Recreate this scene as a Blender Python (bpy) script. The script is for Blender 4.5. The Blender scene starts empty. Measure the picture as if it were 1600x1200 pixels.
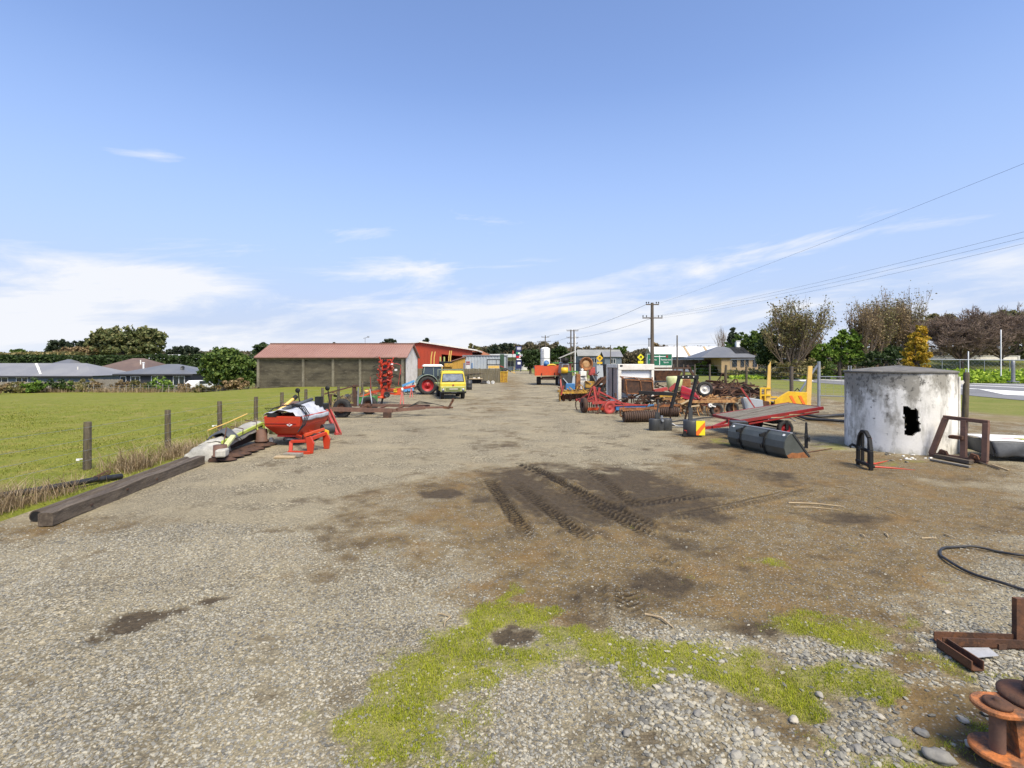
import bpy, bmesh, math, random
import numpy as np
from mathutils import Matrix, Vector, Euler
random.seed(7)
RNG = np.random.default_rng(11)
C = bpy.context.scene.collection
SC = bpy.context.scene
# ------------------------------------------------------------------ camera
H = 2.7            # camera height (m)
cam = bpy.data.cameras.new("camera"); cam.lens = 18.0; cam.sensor_width = 36.0
cam.shift_y = -34.0 / 1600.0
cam.clip_start = 0.1; cam.clip_end = 9000
camo = bpy.data.objects.new("camera", cam); C.objects.link(camo)
camo.location = (0, 0, H); camo.rotation_euler = (math.radians(90), 0, 0)
SC.camera = camo
# ------------------------------------------------------------------ light
SUN_EL, SUN_AZ = math.radians(54), math.radians(150)      # azimuth measured from +Y towards +X: behind the camera, to the right
w = bpy.data.worlds.new("World"); SC.world = w; w.use_nodes = True
nt = w.node_tree; nt.nodes.clear()
def wn(t, **k):
    n = nt.nodes.new(t)
    for a, b in k.items(): setattr(n, a, b)
    return n
def wl(a, b): nt.links.new(a, b)
def wmath(op, a, b=None, c=None, clamp=False):
    n = wn('ShaderNodeMath', operation=op); n.use_clamp = clamp
    for i, v in enumerate((a, b, c)):
        if v is None: continue
        if isinstance(v, (int, float)): n.inputs[i].default_value = v
        else: wl(v, n.inputs[i])
    return n.outputs[0]
sky = wn('ShaderNodeTexSky', sky_type='NISHITA', sun_disc=False)
sky.sun_elevation = SUN_EL; sky.sun_rotation = SUN_AZ
sky.air_density = 1.0; sky.dust_density = 0.6; sky.ozone_density = 1.5
tc = wn('ShaderNodeTexCoord'); sx = wn('ShaderNodeSeparateXYZ'); wl(tc.outputs['Generated'], sx.inputs[0])
az = wmath('ARCTAN2', sx.outputs[0], sx.outputs[1])
el = wmath('ARCSINE', sx.outputs[2])
elc = wmath('MAXIMUM', el, 0.0)
# cirrus and low cloud banks: streaky noise over (azimuth, elevation), leaning up to the right
cx = wmath('MULTIPLY', az, 3.6)
cy = wmath('SUBTRACT', wmath('MULTIPLY', el, 19.0), wmath('MULTIPLY', az, 1.7))
cv = wn('ShaderNodeCombineXYZ'); wl(cx, cv.inputs[0]); wl(cy, cv.inputs[1]); cv.inputs[2].default_value = 3.7
n1 = wn('ShaderNodeTexNoise'); n1.inputs['Scale'].default_value = 0.85; n1.inputs['Detail'].default_value = 8; n1.inputs['Roughness'].default_value = 0.63; n1.inputs['Distortion'].default_value = 0.5
wl(cv.outputs[0], n1.inputs['Vector'])
def gauss(a0, e0, sa, se, amp):
    da = wmath('DIVIDE', wmath('SUBTRACT', az, a0), sa); de = wmath('DIVIDE', wmath('SUBTRACT', el, e0), se)
    r = wmath('ADD', wmath('MULTIPLY', da, da), wmath('MULTIPLY', de, de))
    return wmath('MULTIPLY', wmath('EXPONENT', wmath('MULTIPLY', r, -1.0)), amp)
R = math.radians
bias = wmath('MULTIPLY', wmath('EXPONENT', wmath('MULTIPLY', elc, -11.0)), 0.27)     # more cloud low down
for g in ((R(-34), R(7.4), R(10), R(2.1), .27), (R(-44), R(4.6), R(7), R(1.6), .24), (R(4), R(7.0), R(13), R(1.7), .17),
          (R(20.5), R(9.6), R(2.0), R(.7), .18), (R(25), R(6.0), R(11), R(1.9), .17), (R(-35), R(18.5), R(4), R(1.2), .22),
          (R(-14), R(9.8), R(8), R(1.3), .19), (R(-31), R(12), R(11), R(1.3), .14), (R(44.5), R(7.8), R(3), R(.9), .14), (R(-12), R(5.6), R(14), R(1.6), .13), (R(-22), R(7.2), R(4), R(.9), -.10),  (R(-17), R(13.5), R(7), R(.9), .14),
          (R(-2), R(15.5), R(4), R(.8), .07)):
    bias = wmath('ADD', bias, gauss(*g))
high = wmath('MULTIPLY', wmath('SUBTRACT', elc, R(10)), 1.05)
high = wmath('MAXIMUM', high, 0.0)
dens = wmath('SUBTRACT', wmath('SUBTRACT', wmath('ADD', n1.outputs['Fac'], bias), high), 0.565)
dens = wmath('MULTIPLY', dens, 4.6, clamp=True)
cr = wmath('POWER', dens, 1.25)
cloudfac = wmath('MULTIPLY', cr, 0.93)
# pale hazy air towards the horizon
tint = wn('ShaderNodeMix', data_type='RGBA', blend_type='MULTIPLY'); tint.inputs[0].default_value = 1.0
wl(sky.outputs[0], tint.inputs[6]); tint.inputs[7].default_value = (1.18, 1.18, 1.34, 1)
hz = wmath('SUBTRACT', 1.15, wmath('DIVIDE', elc, R(24)), clamp=True)
mA = wn('ShaderNodeMix', data_type='RGBA'); wl(hz, mA.inputs[0]); wl(tint.outputs[2], mA.inputs[6]); mA.inputs[7].default_value = (2.05, 2.9, 4.8, 1)
hz2 = wmath('EXPONENT', wmath('MULTIPLY', elc, -8.5))
m0 = wn('ShaderNodeMix', data_type='RGBA'); wl(hz2, m0.inputs[0]); wl(mA.outputs[2], m0.inputs[6]); m0.inputs[7].default_value = (4.25, 4.6, 5.15, 1)
m1 = wn('ShaderNodeMix', data_type='RGBA'); wl(cloudfac, m1.inputs[0]); wl(m0.outputs[2], m1.inputs[6]); m1.inputs[7].default_value = (5.0, 5.1, 5.35, 1)
bg = wn('ShaderNodeBackground'); bg.inputs[1].default_value = 0.10; wl(m1.outputs[2], bg.inputs[0])
wo = wn('ShaderNodeOutputWorld'); wl(bg.outputs[0], wo.inputs[0])
sun = bpy.data.lights.new("sun", 'SUN'); sun.energy = 3.2; sun.angle = R(28); sun.color = (1.0, 0.90, 0.71)
suno = bpy.data.objects.new("sun", sun); C.objects.link(suno)
sd = Vector((math.sin(SUN_AZ)*math.cos(SUN_EL), math.cos(SUN_AZ)*math.cos(SUN_EL), math.sin(SUN_EL)))
suno.rotation_euler = (-sd).to_track_quat('-Z', 'Y').to_euler(); suno.location = sd*50
SC.view_settings.view_transform = 'Standard'; SC.view_settings.look = 'None'; SC.view_settings.gamma = 1; SC.view_settings.exposure = 0.9
SC.render.engine = 'CYCLES'

# ------------------------------------------------------------------ terrain helpers
def ss(t): t = np.clip(t, 0, 1); return t*t*(3-2*t)
def gz(x, y):            # the paddock falls away to the left and back
    return -1.5*ss((np.asarray(y, float)-20)/55)*ss((-np.asarray(x, float)-22)/20)
def G(px, py, z=0.0):    # where a sight line of the photograph meets the level z
    d = (H - z)*800.0/(py - 566.0); return Vector(((px-800)/800.0*d, d, z))
def Pd(px, py, d): return Vector(((px-800)/800.0*d, d, H-(py-566)/800.0*d))
def hsh(ix, iy, s):
    n = (ix*374761393 + iy*668265263 + s*982451653) & 0xffffffff
    n = ((n ^ (n >> 13))*1274126177) & 0xffffffff
    return ((n ^ (n >> 16)) & 0xffff)/65535.0
def vnoise(x, y, s=0):
    x = np.asarray(x, float); y = np.asarray(y, float)
    ix = np.floor(x).astype(np.int64); iy = np.floor(y).astype(np.int64); fx = x-ix; fy = y-iy
    fx = fx*fx*(3-2*fx); fy = fy*fy*(3-2*fy)
    a = hsh(ix, iy, s); b = hsh(ix+1, iy, s); c = hsh(ix, iy+1, s); d = hsh(ix+1, iy+1, s)
    return (a*(1-fx)+b*fx)*(1-fy)+(c*(1-fx)+d*fx)*fy
def fbm(x, y, s=0, o=4):
    t = 0; a = .5
    for k in range(o): t = t + a*vnoise(x*2**k, y*2**k, s+k*17); a *= .5
    return t/(1-.5**o)

# ------------------------------------------------------------------ materials
MATS = {}
def nodes(name):
    m = bpy.data.materials.new(name); m.use_nodes = True
    return m, m.node_tree, m.node_tree.nodes['Principled BSDF']
def rgba(c): return (c[0], c[1], c[2], 1)
def mat(name, c1, c2=None, scale=4.0, lo=.42, hi=.62, rough=.6, metal=0., bump=0., bscale=None, st=(1, 1, 1), c3=None, s3=12., lo3=.55, hi3=.7, spec=.5, fine=.12):
    """base colour, worn by a second and third colour in noise-shaped patches; fine = grain of brightness"""
    if name in MATS: return MATS[name]
    m, t, b = nodes(name); N = t.nodes.new; L = t.links.new
    b.inputs['Roughness'].default_value = rough; b.inputs['Metallic'].default_value = metal; b.inputs['Specular IOR Level'].default_value = spec
    co = N('ShaderNodeTexCoord'); mp = N('ShaderNodeMapping'); mp.inputs['Scale'].default_value = st; L(co.outputs['Object'], mp.inputs[0])
    def noise(s, d=6, r=.6):
        n = N('ShaderNodeTexNoise'); n.inputs['Scale'].default_value = s; n.inputs['Detail'].default_value = d; n.inputs['Roughness'].default_value = r; L(mp.outputs[0], n.inputs['Vector']); return n
    def ramp(src, lo, hi):
        r = N('ShaderNodeMapRange'); r.inputs[1].default_value = lo; r.inputs[2].default_value = hi; L(src, r.inputs[0]); return r.outputs[0]
    def mix(f, a, c, mode='MIX'):
        x = N('ShaderNodeMix'); x.data_type = 'RGBA'; x.blend_type = mode
        for i, v in ((0, f), (6, a), (7, c)):
            if hasattr(v, 'links'): L(v, x.inputs[i])
            elif i == 0: x.inputs[0].default_value = v
            else: x.inputs[i].default_value = rgba(v)
        return x.outputs[2]
    col = c1; first = noise(scale)
    if c2 is not None: col = mix(ramp(first.outputs['Fac'], lo, hi), c1, c2)
    if c3 is not None: col = mix(ramp(noise(s3, 7, .65).outputs['Fac'], lo3, hi3), col, c3)
    if fine:
        g = noise(scale*7+9, 4, .7); r = ramp(g.outputs['Fac'], .25, .75)
        mm = N('ShaderNodeMapRange'); mm.inputs[3].default_value = 1-fine*1.6; mm.inputs[4].default_value = 1+fine; L(r, mm.inputs[0])
        col = mix(1.0, col, mm.outputs[0], 'MULTIPLY')
    if hasattr(col, 'links'): L(col, b.inputs['Base Color'])
    else: b.inputs['Base Color'].default_value = rgba(col)
    rr = N('ShaderNodeMapRange'); rr.inputs[3].default_value = max(.05, rough-.12); rr.inputs[4].default_value = min(1, rough+.15); L(first.outputs['Fac'], rr.inputs[0]); L(rr.outputs[0], b.inputs['Roughness'])
    if bump:
        bn = noise(bscale or scale*6, 6, .65); bp = N('ShaderNodeBump'); bp.inputs['Strength'].default_value = bump; bp.inputs['Distance'].default_value = .02
        L(bn.outputs['Fac'], bp.inputs['Height']); L(bp.outputs[0], b.inputs['Normal'])
    MATS[name] = m; return m
def leafmat(name, cols, rough=.55, trans=.25):
    if name in MATS: return MATS[name]
    m, t, b = nodes(name); N = t.nodes.new; L = t.links.new
    ge = N('ShaderNodeNewGeometry'); co = N('ShaderNodeTexCoord'); no = N('ShaderNodeTexNoise'); no.inputs['Scale'].default_value = .9; no.inputs['Detail'].default_value = 3
    L(co.outputs['Object'], no.inputs['Vector'])
    ad = N('ShaderNodeMath'); ad.operation = 'MULTIPLY_ADD'; L(no.outputs['Fac'], ad.inputs[0]); ad.inputs[1].default_value = 1.1; ad.inputs[2].default_value = -.55
    a2 = N('ShaderNodeMath'); a2.operation = 'ADD'; a2.use_clamp = True; L(ge.outputs['Random Per Island'], a2.inputs[0]); L(ad.outputs[0], a2.inputs[1])
    cr = N('ShaderNodeValToRGB'); L(a2.outputs[0], cr.inputs[0])
    el_ = cr.color_ramp.elements
    while len(el_) < len(cols): el_.new(.5)
    for i, c in enumerate(cols): el_[i].position = i/(len(cols)-1) if len(cols) > 1 else 0; el_[i].color = rgba(c)
    L(cr.outputs[0], b.inputs['Base Color']); b.inputs['Roughness'].default_value = rough; b.inputs['Specular IOR Level'].default_value = .3
    tr = N('ShaderNodeBsdfTranslucent'); L(cr.outputs[0], tr.inputs[0]); mx = N('ShaderNodeMixShader'); mx.inputs[0].default_value = trans
    L(b.outputs[0], mx.inputs[1]); L(tr.outputs[0], mx.inputs[2]); L(mx.outputs[0], t.nodes['Material Output'].inputs[0])
    MATS[name] = m; return m

# ------------------------------------------------------------------ mesh builder
class MB:
    def __init__(s): s.v = []; s.f = []; s.mi = []; s.sm = []; s.M = Matrix(); s.m = 0; s.smooth = False
    def add(s, vs, fs, smooth=None):
        o = len(s.v); s.v += [tuple(s.M @ Vector(p)) for p in vs]
        sm = s.smooth if smooth is None else smooth
        for f in fs: s.f.append([i+o for i in f]); s.mi.append(s.m); s.sm.append(sm)
        return s
    def box(s, c, d, rz=0, rx=0, ry=0):
        m = Matrix.Translation(c) @ Euler((rx, ry, rz)).to_matrix().to_4x4()
        vs = [m @ Vector((x*d[0]/2, y*d[1]/2, z*d[2]/2)) for x in (-1, 1) for y in (-1, 1) for z in (-1, 1)]
        return s.add(vs, [(0, 1, 3, 2), (4, 6, 7, 5), (0, 4, 5, 1), (2, 3, 7, 6), (0, 2, 6, 4), (1, 5, 7, 3)])
    def bar(s, a, b, w, h=None, up=(0, 0, 1)):       # rectangular bar from a to b
        a = Vector(a); b = Vector(b); h = h or w; d = (b-a).normalized(); up = Vector(up)
        if abs(d.dot(up)) > .98: up = Vector((0, 1, 0))
        x = d.cross(up).normalized(); y = x.cross(d)
        vs = [p + x*(i*w/2) + y*(j*h/2) for p in (a, b) for i in (-1, 1) for j in (-1, 1)]
        return s.add(vs, [(0, 1, 3, 2), (4, 6, 7, 5), (0, 4, 5, 1), (2, 3, 7, 6), (0, 2, 6, 4), (1, 5, 7, 3)])
    def tube(s, a, b, r0, r1=None, n=10): return s.path([a, b], [r0, r0 if r1 is None else r1], n)
    def path(s, pts, r, n=8, caps=True):
        pts = [Vector(p) for p in pts]; k = len(pts)
        if not isinstance(r, (list, tuple)): r = [r]*k
        vs = []; fs = []; t0 = (pts[1]-pts[0]).normalized(); x = t0.orthogonal().normalized()
        for i, p in enumerate(pts):
            t = (pts[min(i+1, k-1)]-pts[max(i-1, 0)])
            t = t.normalized() if t.length > 1e-9 else t0
            x = (x - t*x.dot(t)); x = x.normalized() if x.length > 1e-6 else t.orthogonal().normalized(); y = t.cross(x)
            for j in range(n): a = 2*math.pi*j/n; vs.append(p + (x*math.cos(a)+y*math.sin(a))*r[i])
        for i in range(k-1):
            for j in range(n): fs.append((i*n+j, i*n+(j+1) % n, (i+1)*n+(j+1) % n, (i+1)*n+j))
        s.add(vs, fs, True)
        if caps:
            s.add(vs[:n], [tuple(range(n-1, -1, -1))], False); s.add(vs[-n:], [tuple(range(n))], False)
        return s
    def lathe(s, prof, n=24, M=None, a0=0, a1=2*math.pi, smooth=True):
        full = abs(a1-a0-2*math.pi) < 1e-6; q = n if full else n+1; vs = []; fs = []; M = M or Matrix()
        for r, z in prof:
            for j in range(q): a = a0+(a1-a0)*j/n; vs.append(M @ Vector((r*math.cos(a), r*math.sin(a), z)))
        for i in range(len(prof)-1):
            for j in range(n):
                b = (j+1) % q; fs.append((i*q+j, i*q+b, (i+1)*q+b, (i+1)*q+j))
        return s.add(vs, fs, smooth)
    def prism(s, poly, t, M=None):                 # polygon in local XZ, extruded along Y from -t/2 to t/2
        M = M or Matrix(); n = len(poly)
        vs = [M @ Vector((x, -t/2, z)) for x, z in poly]+[M @ Vector((x, t/2, z)) for x, z in poly]
        return s.add(vs, [tuple(range(n)), tuple(range(2*n-1, n-1, -1))]+[(i, i+n, (i+1) % n+n, (i+1) % n) for i in range(n)])
    def hull(s, a, b):                              # loft between two same-size loops, capped
        n = len(a); return s.add(list(a)+list(b), [tuple(range(n-1, -1, -1)), tuple(range(n, 2*n))]+[(i, (i+1) % n, (i+1) % n+n, i+n) for i in range(n)])
    def grid(s, P, smooth=True):                    # P[i][j] points
        a = len(P); b = len(P[0]); return s.add([p for r in P for p in r], [(i*b+j, i*b+j+1, (i+1)*b+j+1, (i+1)*b+j) for i in range(a-1) for j in range(b-1)], smooth)
    def build(s, name, mats, parent=None, bevel=0., seg=1, solid=0.):
        me = bpy.data.meshes.new(name); me.from_pydata(s.v, [], s.f)
        for m in (mats if isinstance(mats, (list, tuple)) else [mats]): me.materials.append(m)
        me.polygons.foreach_set('material_index', s.mi); me.polygons.foreach_set('use_smooth', s.sm); me.update()
        o = bpy.data.objects.new(name, me); C.objects.link(o)
        if parent is not None: o.parent = parent
        fix_normals(me)
        if solid: md = o.modifiers.new('solid', 'SOLIDIFY'); md.thickness = solid; md.offset = 0
        if bevel: md = o.modifiers.new('bevel', 'BEVEL'); md.width = bevel; md.segments = seg; md.limit_method = 'ANGLE'; md.angle_limit = R(40)
        return o
def fix_normals(me):
    bm = bmesh.new(); bm.from_mesh(me); bmesh.ops.recalc_face_normals(bm, faces=bm.faces); bm.to_mesh(me); bm.free()
def npmesh(name, V, F, material, parent=None, smooth=False, attrs=None, k=4):
    """V (n,3), F (m,k) arrays -> object"""
    me = bpy.data.meshes.new(name); V = np.asarray(V, np.float32); F = np.asarray(F, np.int32); k = F.shape[1]
    me.vertices.add(len(V)); me.vertices.foreach_set('co', V.ravel())
    me.loops.add(F.size); me.loops.foreach_set('vertex_index', F.ravel())
    me.polygons.add(len(F)); me.polygons.foreach_set('loop_start', np.arange(0, F.size, k, dtype=np.int32)); me.polygons.foreach_set('loop_total', np.full(len(F), k, np.int32))
    me.polygons.foreach_set('use_smooth', np.full(len(F), smooth, bool))
    for a, v in (attrs or {}).items():
        at = me.attributes.new(a, 'FLOAT', 'POINT'); at.data.foreach_set('value', np.asarray(v, np.float32).ravel())
    me.materials.append(material); me.update(calc_edges=True)
    o = bpy.data.objects.new(name, me); C.objects.link(o)
    if parent is not None: o.parent = parent
    return o
def tag(o, label=None, cat=None, group=None, kind=None):
    if label: o['label'] = label
    if cat: o['category'] = cat
    if group: o['group'] = group
    if kind: o['kind'] = kind
    return o
def thing(name, label, cat, loc=(0, 0, 0), rz=0., group=None):
    o = bpy.data.objects.new(name, None); C.objects.link(o); o.empty_display_size = .2
    o.location = loc; o.rotation_euler = (0, 0, rz); return tag(o, label, cat, group)
def copy_tree(o, parent=None):
    c = o.copy(); C.objects.link(c)
    if parent is not None: c.parent = parent
    for ch in list(o.children): copy_tree(ch, c)
    return c
RX90 = Matrix.Rotation(R(90), 4, 'X'); RY90 = Matrix.Rotation(R(90), 4, 'Y')
def wheel(parent, c, r, wd, rim, tyre, axis='x', ang=0., rimr=.58, name='wheel', lugs=0, n=26, tilt=0.):
    """tyre with sidewalls and tread as the part, its rim a sub-part"""
    M = Matrix.Translation(c) @ Matrix.Rotation(ang, 4, 'Z') @ (RY90 if axis == 'x' else RX90)
    if tilt: M = M @ Matrix.Rotation(tilt, 4, 'X')
    b = MB(); b.M = M; h = wd/2; q = r*rimr
    b.lathe([(q, -h*.72), (q+.03*r, -h*.92), (r*.86, -h), (r*.96, -h*.86), (r, -h*.5), (r, h*.5), (r*.96, h*.86), (r*.86, h), (q+.03*r, h*.92), (q, h*.72), (q, -h*.72)], n)
    if lugs:
        for i in range(lugs):
            for sgn in (-1, 1):
                a = 2*math.pi*(i+.25*sgn)/lugs; Mx = Matrix.Rotation(a, 4, 'Z') @ Matrix.Translation((r*1.005, 0, sgn*h*.45)) @ Matrix.Rotation(sgn*.6, 4, 'X')
                b.M = M @ Mx; b.box((0, 0, 0), (r*.07, r*.075, h*1.05)); b.M = M
    else:
        for i in range(n):
            for sgn in (-1, 1):
                a = 2*math.pi*(i+.5*sgn)/n; b.M = M @ Matrix.Rotation(a, 4, 'Z') @ Matrix.Translation((r, 0, sgn*h*.4)); b.box((0, 0, 0), (r*.03, r*.14, h*.6))
        b.M = M
    w_ = b.build(name, tyre, parent)
    e = MB(); e.M = M
    e.lathe([(q*1.04, -h*.8), (q*.93, -h*.74), (q*.84, -h*.3), (q*.5, -h*.22), (q*.44, -h*.42), (q*.18, -h*.42), (q*.17, -h*.62), (.001, -h*.62)], n)
    e.lathe([(q*1.04, h*.8), (q*.93, h*.74), (q*.84, h*.3), (q*.5, h*.22), (q*.44, h*.42), (q*.18, h*.42), (q*.17, h*.62), (.001, h*.62)], n)
    for i in range(6):
        a = i*math.pi/3
        for sg in (-1, 1): e.tube((q*.31*math.cos(a), q*.31*math.sin(a), sg*h*.3), (q*.31*math.cos(a), q*.31*math.sin(a), sg*h*.52), q*.05, n=6)
    e.build('rim', rim, w_)
    return w_
# ------------------------------------------------------------------ palette
RUST = mat('rust', (.13, .055, .026), (.06, .03, .018), 5, rough=.85, bump=.4, c3=(.21, .085, .03), s3=9, lo3=.56, hi3=.75)
RUST_OR = mat('orange_rust', (.30, .115, .035), (.12, .05, .022), 4, rough=.8, bump=.35, c3=(.42, .22, .09), s3=11)
RUST_PL = mat('purple_rust', (.125, .068, .048), (.17, .09, .06), 3, rough=.75, bump=.25, c3=(.09, .05, .04), s3=8)
RUST_DK = mat('dark_rust', (.055, .03, .02), (.10, .05, .028), 6, rough=.85, bump=.4)
RED = mat('red_paint', (.47, .034, .010), (.42, .045, .015), 3, rough=.42, fine=.06)
RED_DEEP = mat('deep_red_paint', (.30, .016, .014), (.19, .02, .016), 4, rough=.5, c3=(.10, .04, .03), s3=14, lo3=.62, hi3=.72)
RED_OLD = mat('faded_red_paint', (.42, .045, .04), (.27, .05, .035), 5, rough=.6, c3=(.14, .055, .03), s3=8)
RED_OR = mat('orange_red_paint', (.62, .08, .018), (.52, .09, .03), 3, rough=.5, c3=(.25, .08, .03), s3=9, lo3=.64, hi3=.72)
YEL = mat('yellow_paint', (.75, .47, .02), (.66, .38, .02), 4, rough=.45, c3=(.30, .16, .05), s3=12, lo3=.66, hi3=.74)
YEL_P = mat('pale_yellow_paint', (.72, .47, .13), (.66, .42, .10), 4, rough=.5, fine=.07)
YEL_OLD = mat('old_yellow_paint', (.50, .30, .035), (.30, .15, .03), 5, rough=.65, c3=(.10, .05, .025), s3=9)
YEL_SIGN = mat('yellow_sign_face', (.80, .70, .02), (.76, .66, .02), 3, rough=.5, fine=.03)
TRUCKY = mat('truck_yellow_paint', (.60, .475, .03), (.52, .42, .04), 3, rough=.5, c3=(.45, .33, .08), s3=10, lo3=.68, hi3=.76)
TRUCKG = mat('truck_lime_paint', (.40, .43, .14), (.33, .37, .13), 3, rough=.45, c3=(.2, .2, .1), s3=10, lo3=.66, hi3=.75)
LIME = mat('lime_paint', (.38, .50, .06), (.48, .50, .16), 4, rough=.45, c3=(.20, .20, .08), s3=12, lo3=.62, hi3=.74)
LIME_P = mat('pale_lime_paint', (.56, .58, .30), (.46, .50, .22), 4, rough=.5, c3=(.25, .22, .12), s3=12, lo3=.62, hi3=.74)
BLK = mat('black_steel', (.011, .011, .011), (.02, .02, .02), 5, rough=.6, fine=.15, spec=.3)
GREY_D = mat('dark_grey_paint', (.034, .036, .036), (.048, .05, .05), 3, rough=.5, c3=(.12, .10, .085), s3=14, lo3=.64, hi3=.76, fine=.1)
GREY_G = mat('green_grey_paint', (.062, .070, .063), (.085, .094, .086), 2, rough=.45, c3=(.16, .15, .13), s3=16, lo3=.64, hi3=.78, fine=.08)
GREY = mat('grey_steel', (.26, .27, .28), (.20, .20, .21), 4, rough=.5, metal=.3)
GALV = mat('galvanised_steel', (.40, .42, .44), (.32, .34, .36), 6, rough=.45, metal=.6)
WHITE = mat('white_paint', (.76, .73, .66), (.62, .59, .53), 2.5, rough=.5, c3=(.4, .36, .3), s3=9, lo3=.66, hi3=.8, fine=.04)
WHITE_C = mat('clean_white_paint', (.80, .80, .79), None, rough=.5, fine=.03)
CANVAS_W = mat('white_canvas', (.44, .425, .37), (.30, .29, .255), 2.2, rough=.85, bump=.5, bscale=8)
CANVAS_G = mat('grey_canvas', (.062, .066, .072), (.10, .105, .11), 2, rough=.6, bump=.3, bscale=7)
CANVAS_L = mat('light_grey_canvas', (.52, .53, .56), (.36, .38, .42), 3, rough=.5, bump=.35, bscale=6)
BLUE = mat('blue_paint', (.035, .15, .36), (.06, .19, .38), 4, rough=.5, c3=(.12, .09, .06), s3=12, lo3=.6, hi3=.75)
BLUE_L = mat('light_blue_paint', (.10, .32, .60), (.08, .26, .5), 4, rough=.45)
GREEN = mat('green_paint', (.065, .24, .055), (.05, .18, .045), 3, rough=.5, fine=.1)
GREEN_D = mat('dark_green_paint', (.035, .075, .04), (.05, .09, .055), 3, rough=.45)
GREEN_P = mat('pale_grey_green_paint', (.19, .235, .19), (.15, .19, .15), 3, rough=.5)
RUBBER = mat('tyre_rubber', (.022, .021, .021), (.045, .042, .038), 4, rough=.85, bump=.2, fine=.2)
GLASS = mat('window_glass', (.03, .04, .05), None, rough=.06, fine=0, spec=.8)
GLASS_S = mat('windscreen_glass', (.12, .14, .16), (.2, .23, .26), 2.2, rough=.08, fine=0, spec=.8)
WOOD_DK = mat('old_dark_timber', (.08, .060, .042), (.155, .122, .088), 1.6, rough=.9, bump=.8, bscale=14, st=(.7, 8, 8), c3=(.25, .21, .15), s3=7, lo3=.60, hi3=.72, fine=.3)
WOOD_PO = mat('fence_post_timber', (.125, .102, .068), (.07, .056, .038), 2.5, rough=.95, bump=.7, bscale=16, st=(7, 7, .8), c3=(.16, .13, .04), s3=3, lo3=.52, hi3=.7, fine=.3)
WOOD_GR = mat('weathered_grey_boards', (.29, .26, .21), (.20, .18, .14), 2.2, rough=.9, bump=.5, bscale=12, st=(1, 6, 6), c3=(.36, .34, .29), s3=6, fine=.25)
WOOD_PAL = mat('weathered_fence_boards', (.17, .145, .09), (.11, .095, .06), 1.2, rough=.9, bump=.4, st=(5, 5, .6), c3=(.25, .22, .14), s3=2.2, fine=.25)
WOOD_LT = mat('pale_split_wood', (.48, .37, .22), (.36, .27, .16), 6, rough=.85, bump=.3, st=(1, 6, 6), fine=.2)
DECK = mat('worn_deck_boards', (.20, .175, .135), (.13, .115, .085), 1.4, rough=.9, bump=.4, st=(.6, 5, 5), c3=(.26, .235, .19), s3=5, fine=.3)
TAN_OR = mat('tan_orange_paint', (.42, .235, .09), (.30, .15, .055), 4, rough=.75, bump=.3, c3=(.17, .08, .035), s3=8)
POLE = mat('power_pole_timber', (.095, .075, .055), (.14, .115, .09), 2, rough=.9, bump=.4, st=(6, 6, .4), fine=.25)
IRON_OR = mat('painted_orange_iron', (.50, .16, .04), (.30, .12, .045), 5, rough=.75, bump=.5, c3=(.14, .07, .038), s3=6.5, lo3=.44, hi3=.56, fine=.25)
HOSE = mat('black_hose', (.014, .015, .017), (.03, .03, .03), 8, rough=.5)
# buildings
SHED_W = mat('stained_concrete', (.105, .090, .060), (.045, .038, .026), .45, rough=.95, bump=.4, bscale=9, st=(1, 1, 3.2), c3=(.17, .15, .11), s3=1.6, lo3=.55, hi3=.72, fine=.3)
SHED_L = mat('pale_concrete', (.22, .195, .145), (.14, .125, .09), 1.2, rough=.95, bump=.3, c3=(.1, .09, .075), s3=3, fine=.2)
SHED_G = mat('whitewashed_render', (.74, .71, .65), (.60, .57, .51), .7, rough=.9, c3=(.35, .32, .27), s3=1.8, lo3=.57, hi3=.72, fine=.1)
ROOF_PK = mat('faded_red_roof', (.285, .155, .12), (.315, .18, .14), .25, rough=.6, c3=(.24, .125, .095), s3=.9, lo3=.56, hi3=.75, fine=.05)
CLAD_RED = mat('red_cladding', (.38, .045, .014), (.33, .042, .016), .3, rough=.55, fine=.05)
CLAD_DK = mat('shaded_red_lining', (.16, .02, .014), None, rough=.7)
ROOF_GR = mat('grey_roof', (.20, .20, .205), (.235, .235, .235), .3, rough=.5, fine=.05)
ROOF_DK = mat('charcoal_roof', (.13, .135, .145), (.16, .165, .17), .3, rough=.5, fine=.05)
ROOF_BR = mat('brown_tile_roof', (.125, .085, .068), (.16, .11, .085), .4, rough=.7, fine=.12)
ROOF_WH = mat('pale_metal_roof', (.62, .63, .64), (.5, .52, .54), .2, rough=.55, fine=.04)
WALL_BL = mat('blue_grey_weatherboard', (.13, .16, .19), None, rough=.7, fine=.06)
WALL_DK = mat('charcoal_weatherboard', (.048, .048, .052), None, rough=.7, fine=.1)
WALL_TAN = mat('tan_brick', (.42, .31, .17), (.35, .25, .14), 2, rough=.85, fine=.12)
WALL_WH = mat('white_weatherboard', (.68, .67, .63), (.6, .59, .55), 1, rough=.75, fine=.05)
TILE_OR = mat('terracotta_roof', (.30, .115, .05), (.24, .09, .04), .8, rough=.75, fine=.12)
WALL_OCH = mat('ochre_boards', (.52, .30, .05), (.42, .24, .045), 1, rough=.8, st=(5, 5, .5), fine=.12)
CONT = mat('pale_blue_grey_steel', (.36, .40, .43), (.42, .45, .46), .5, rough=.55, c3=(.3, .3, .28), s3=1.5, fine=.05)
FENCE_BR = mat('brown_paling', (.085, .06, .045), (.065, .045, .035), 1.2, rough=.9, st=(5, 5, .5), fine=.25)
ASPHALT = mat('asphalt', (.19, .19, .195), (.155, .155, .16), .12, rough=.95, c3=(.23, .23, .225), s3=.5, fine=.15)
LINE_W = mat('road_marking', (.78, .78, .75), None, rough=.8, fine=.06)
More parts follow.
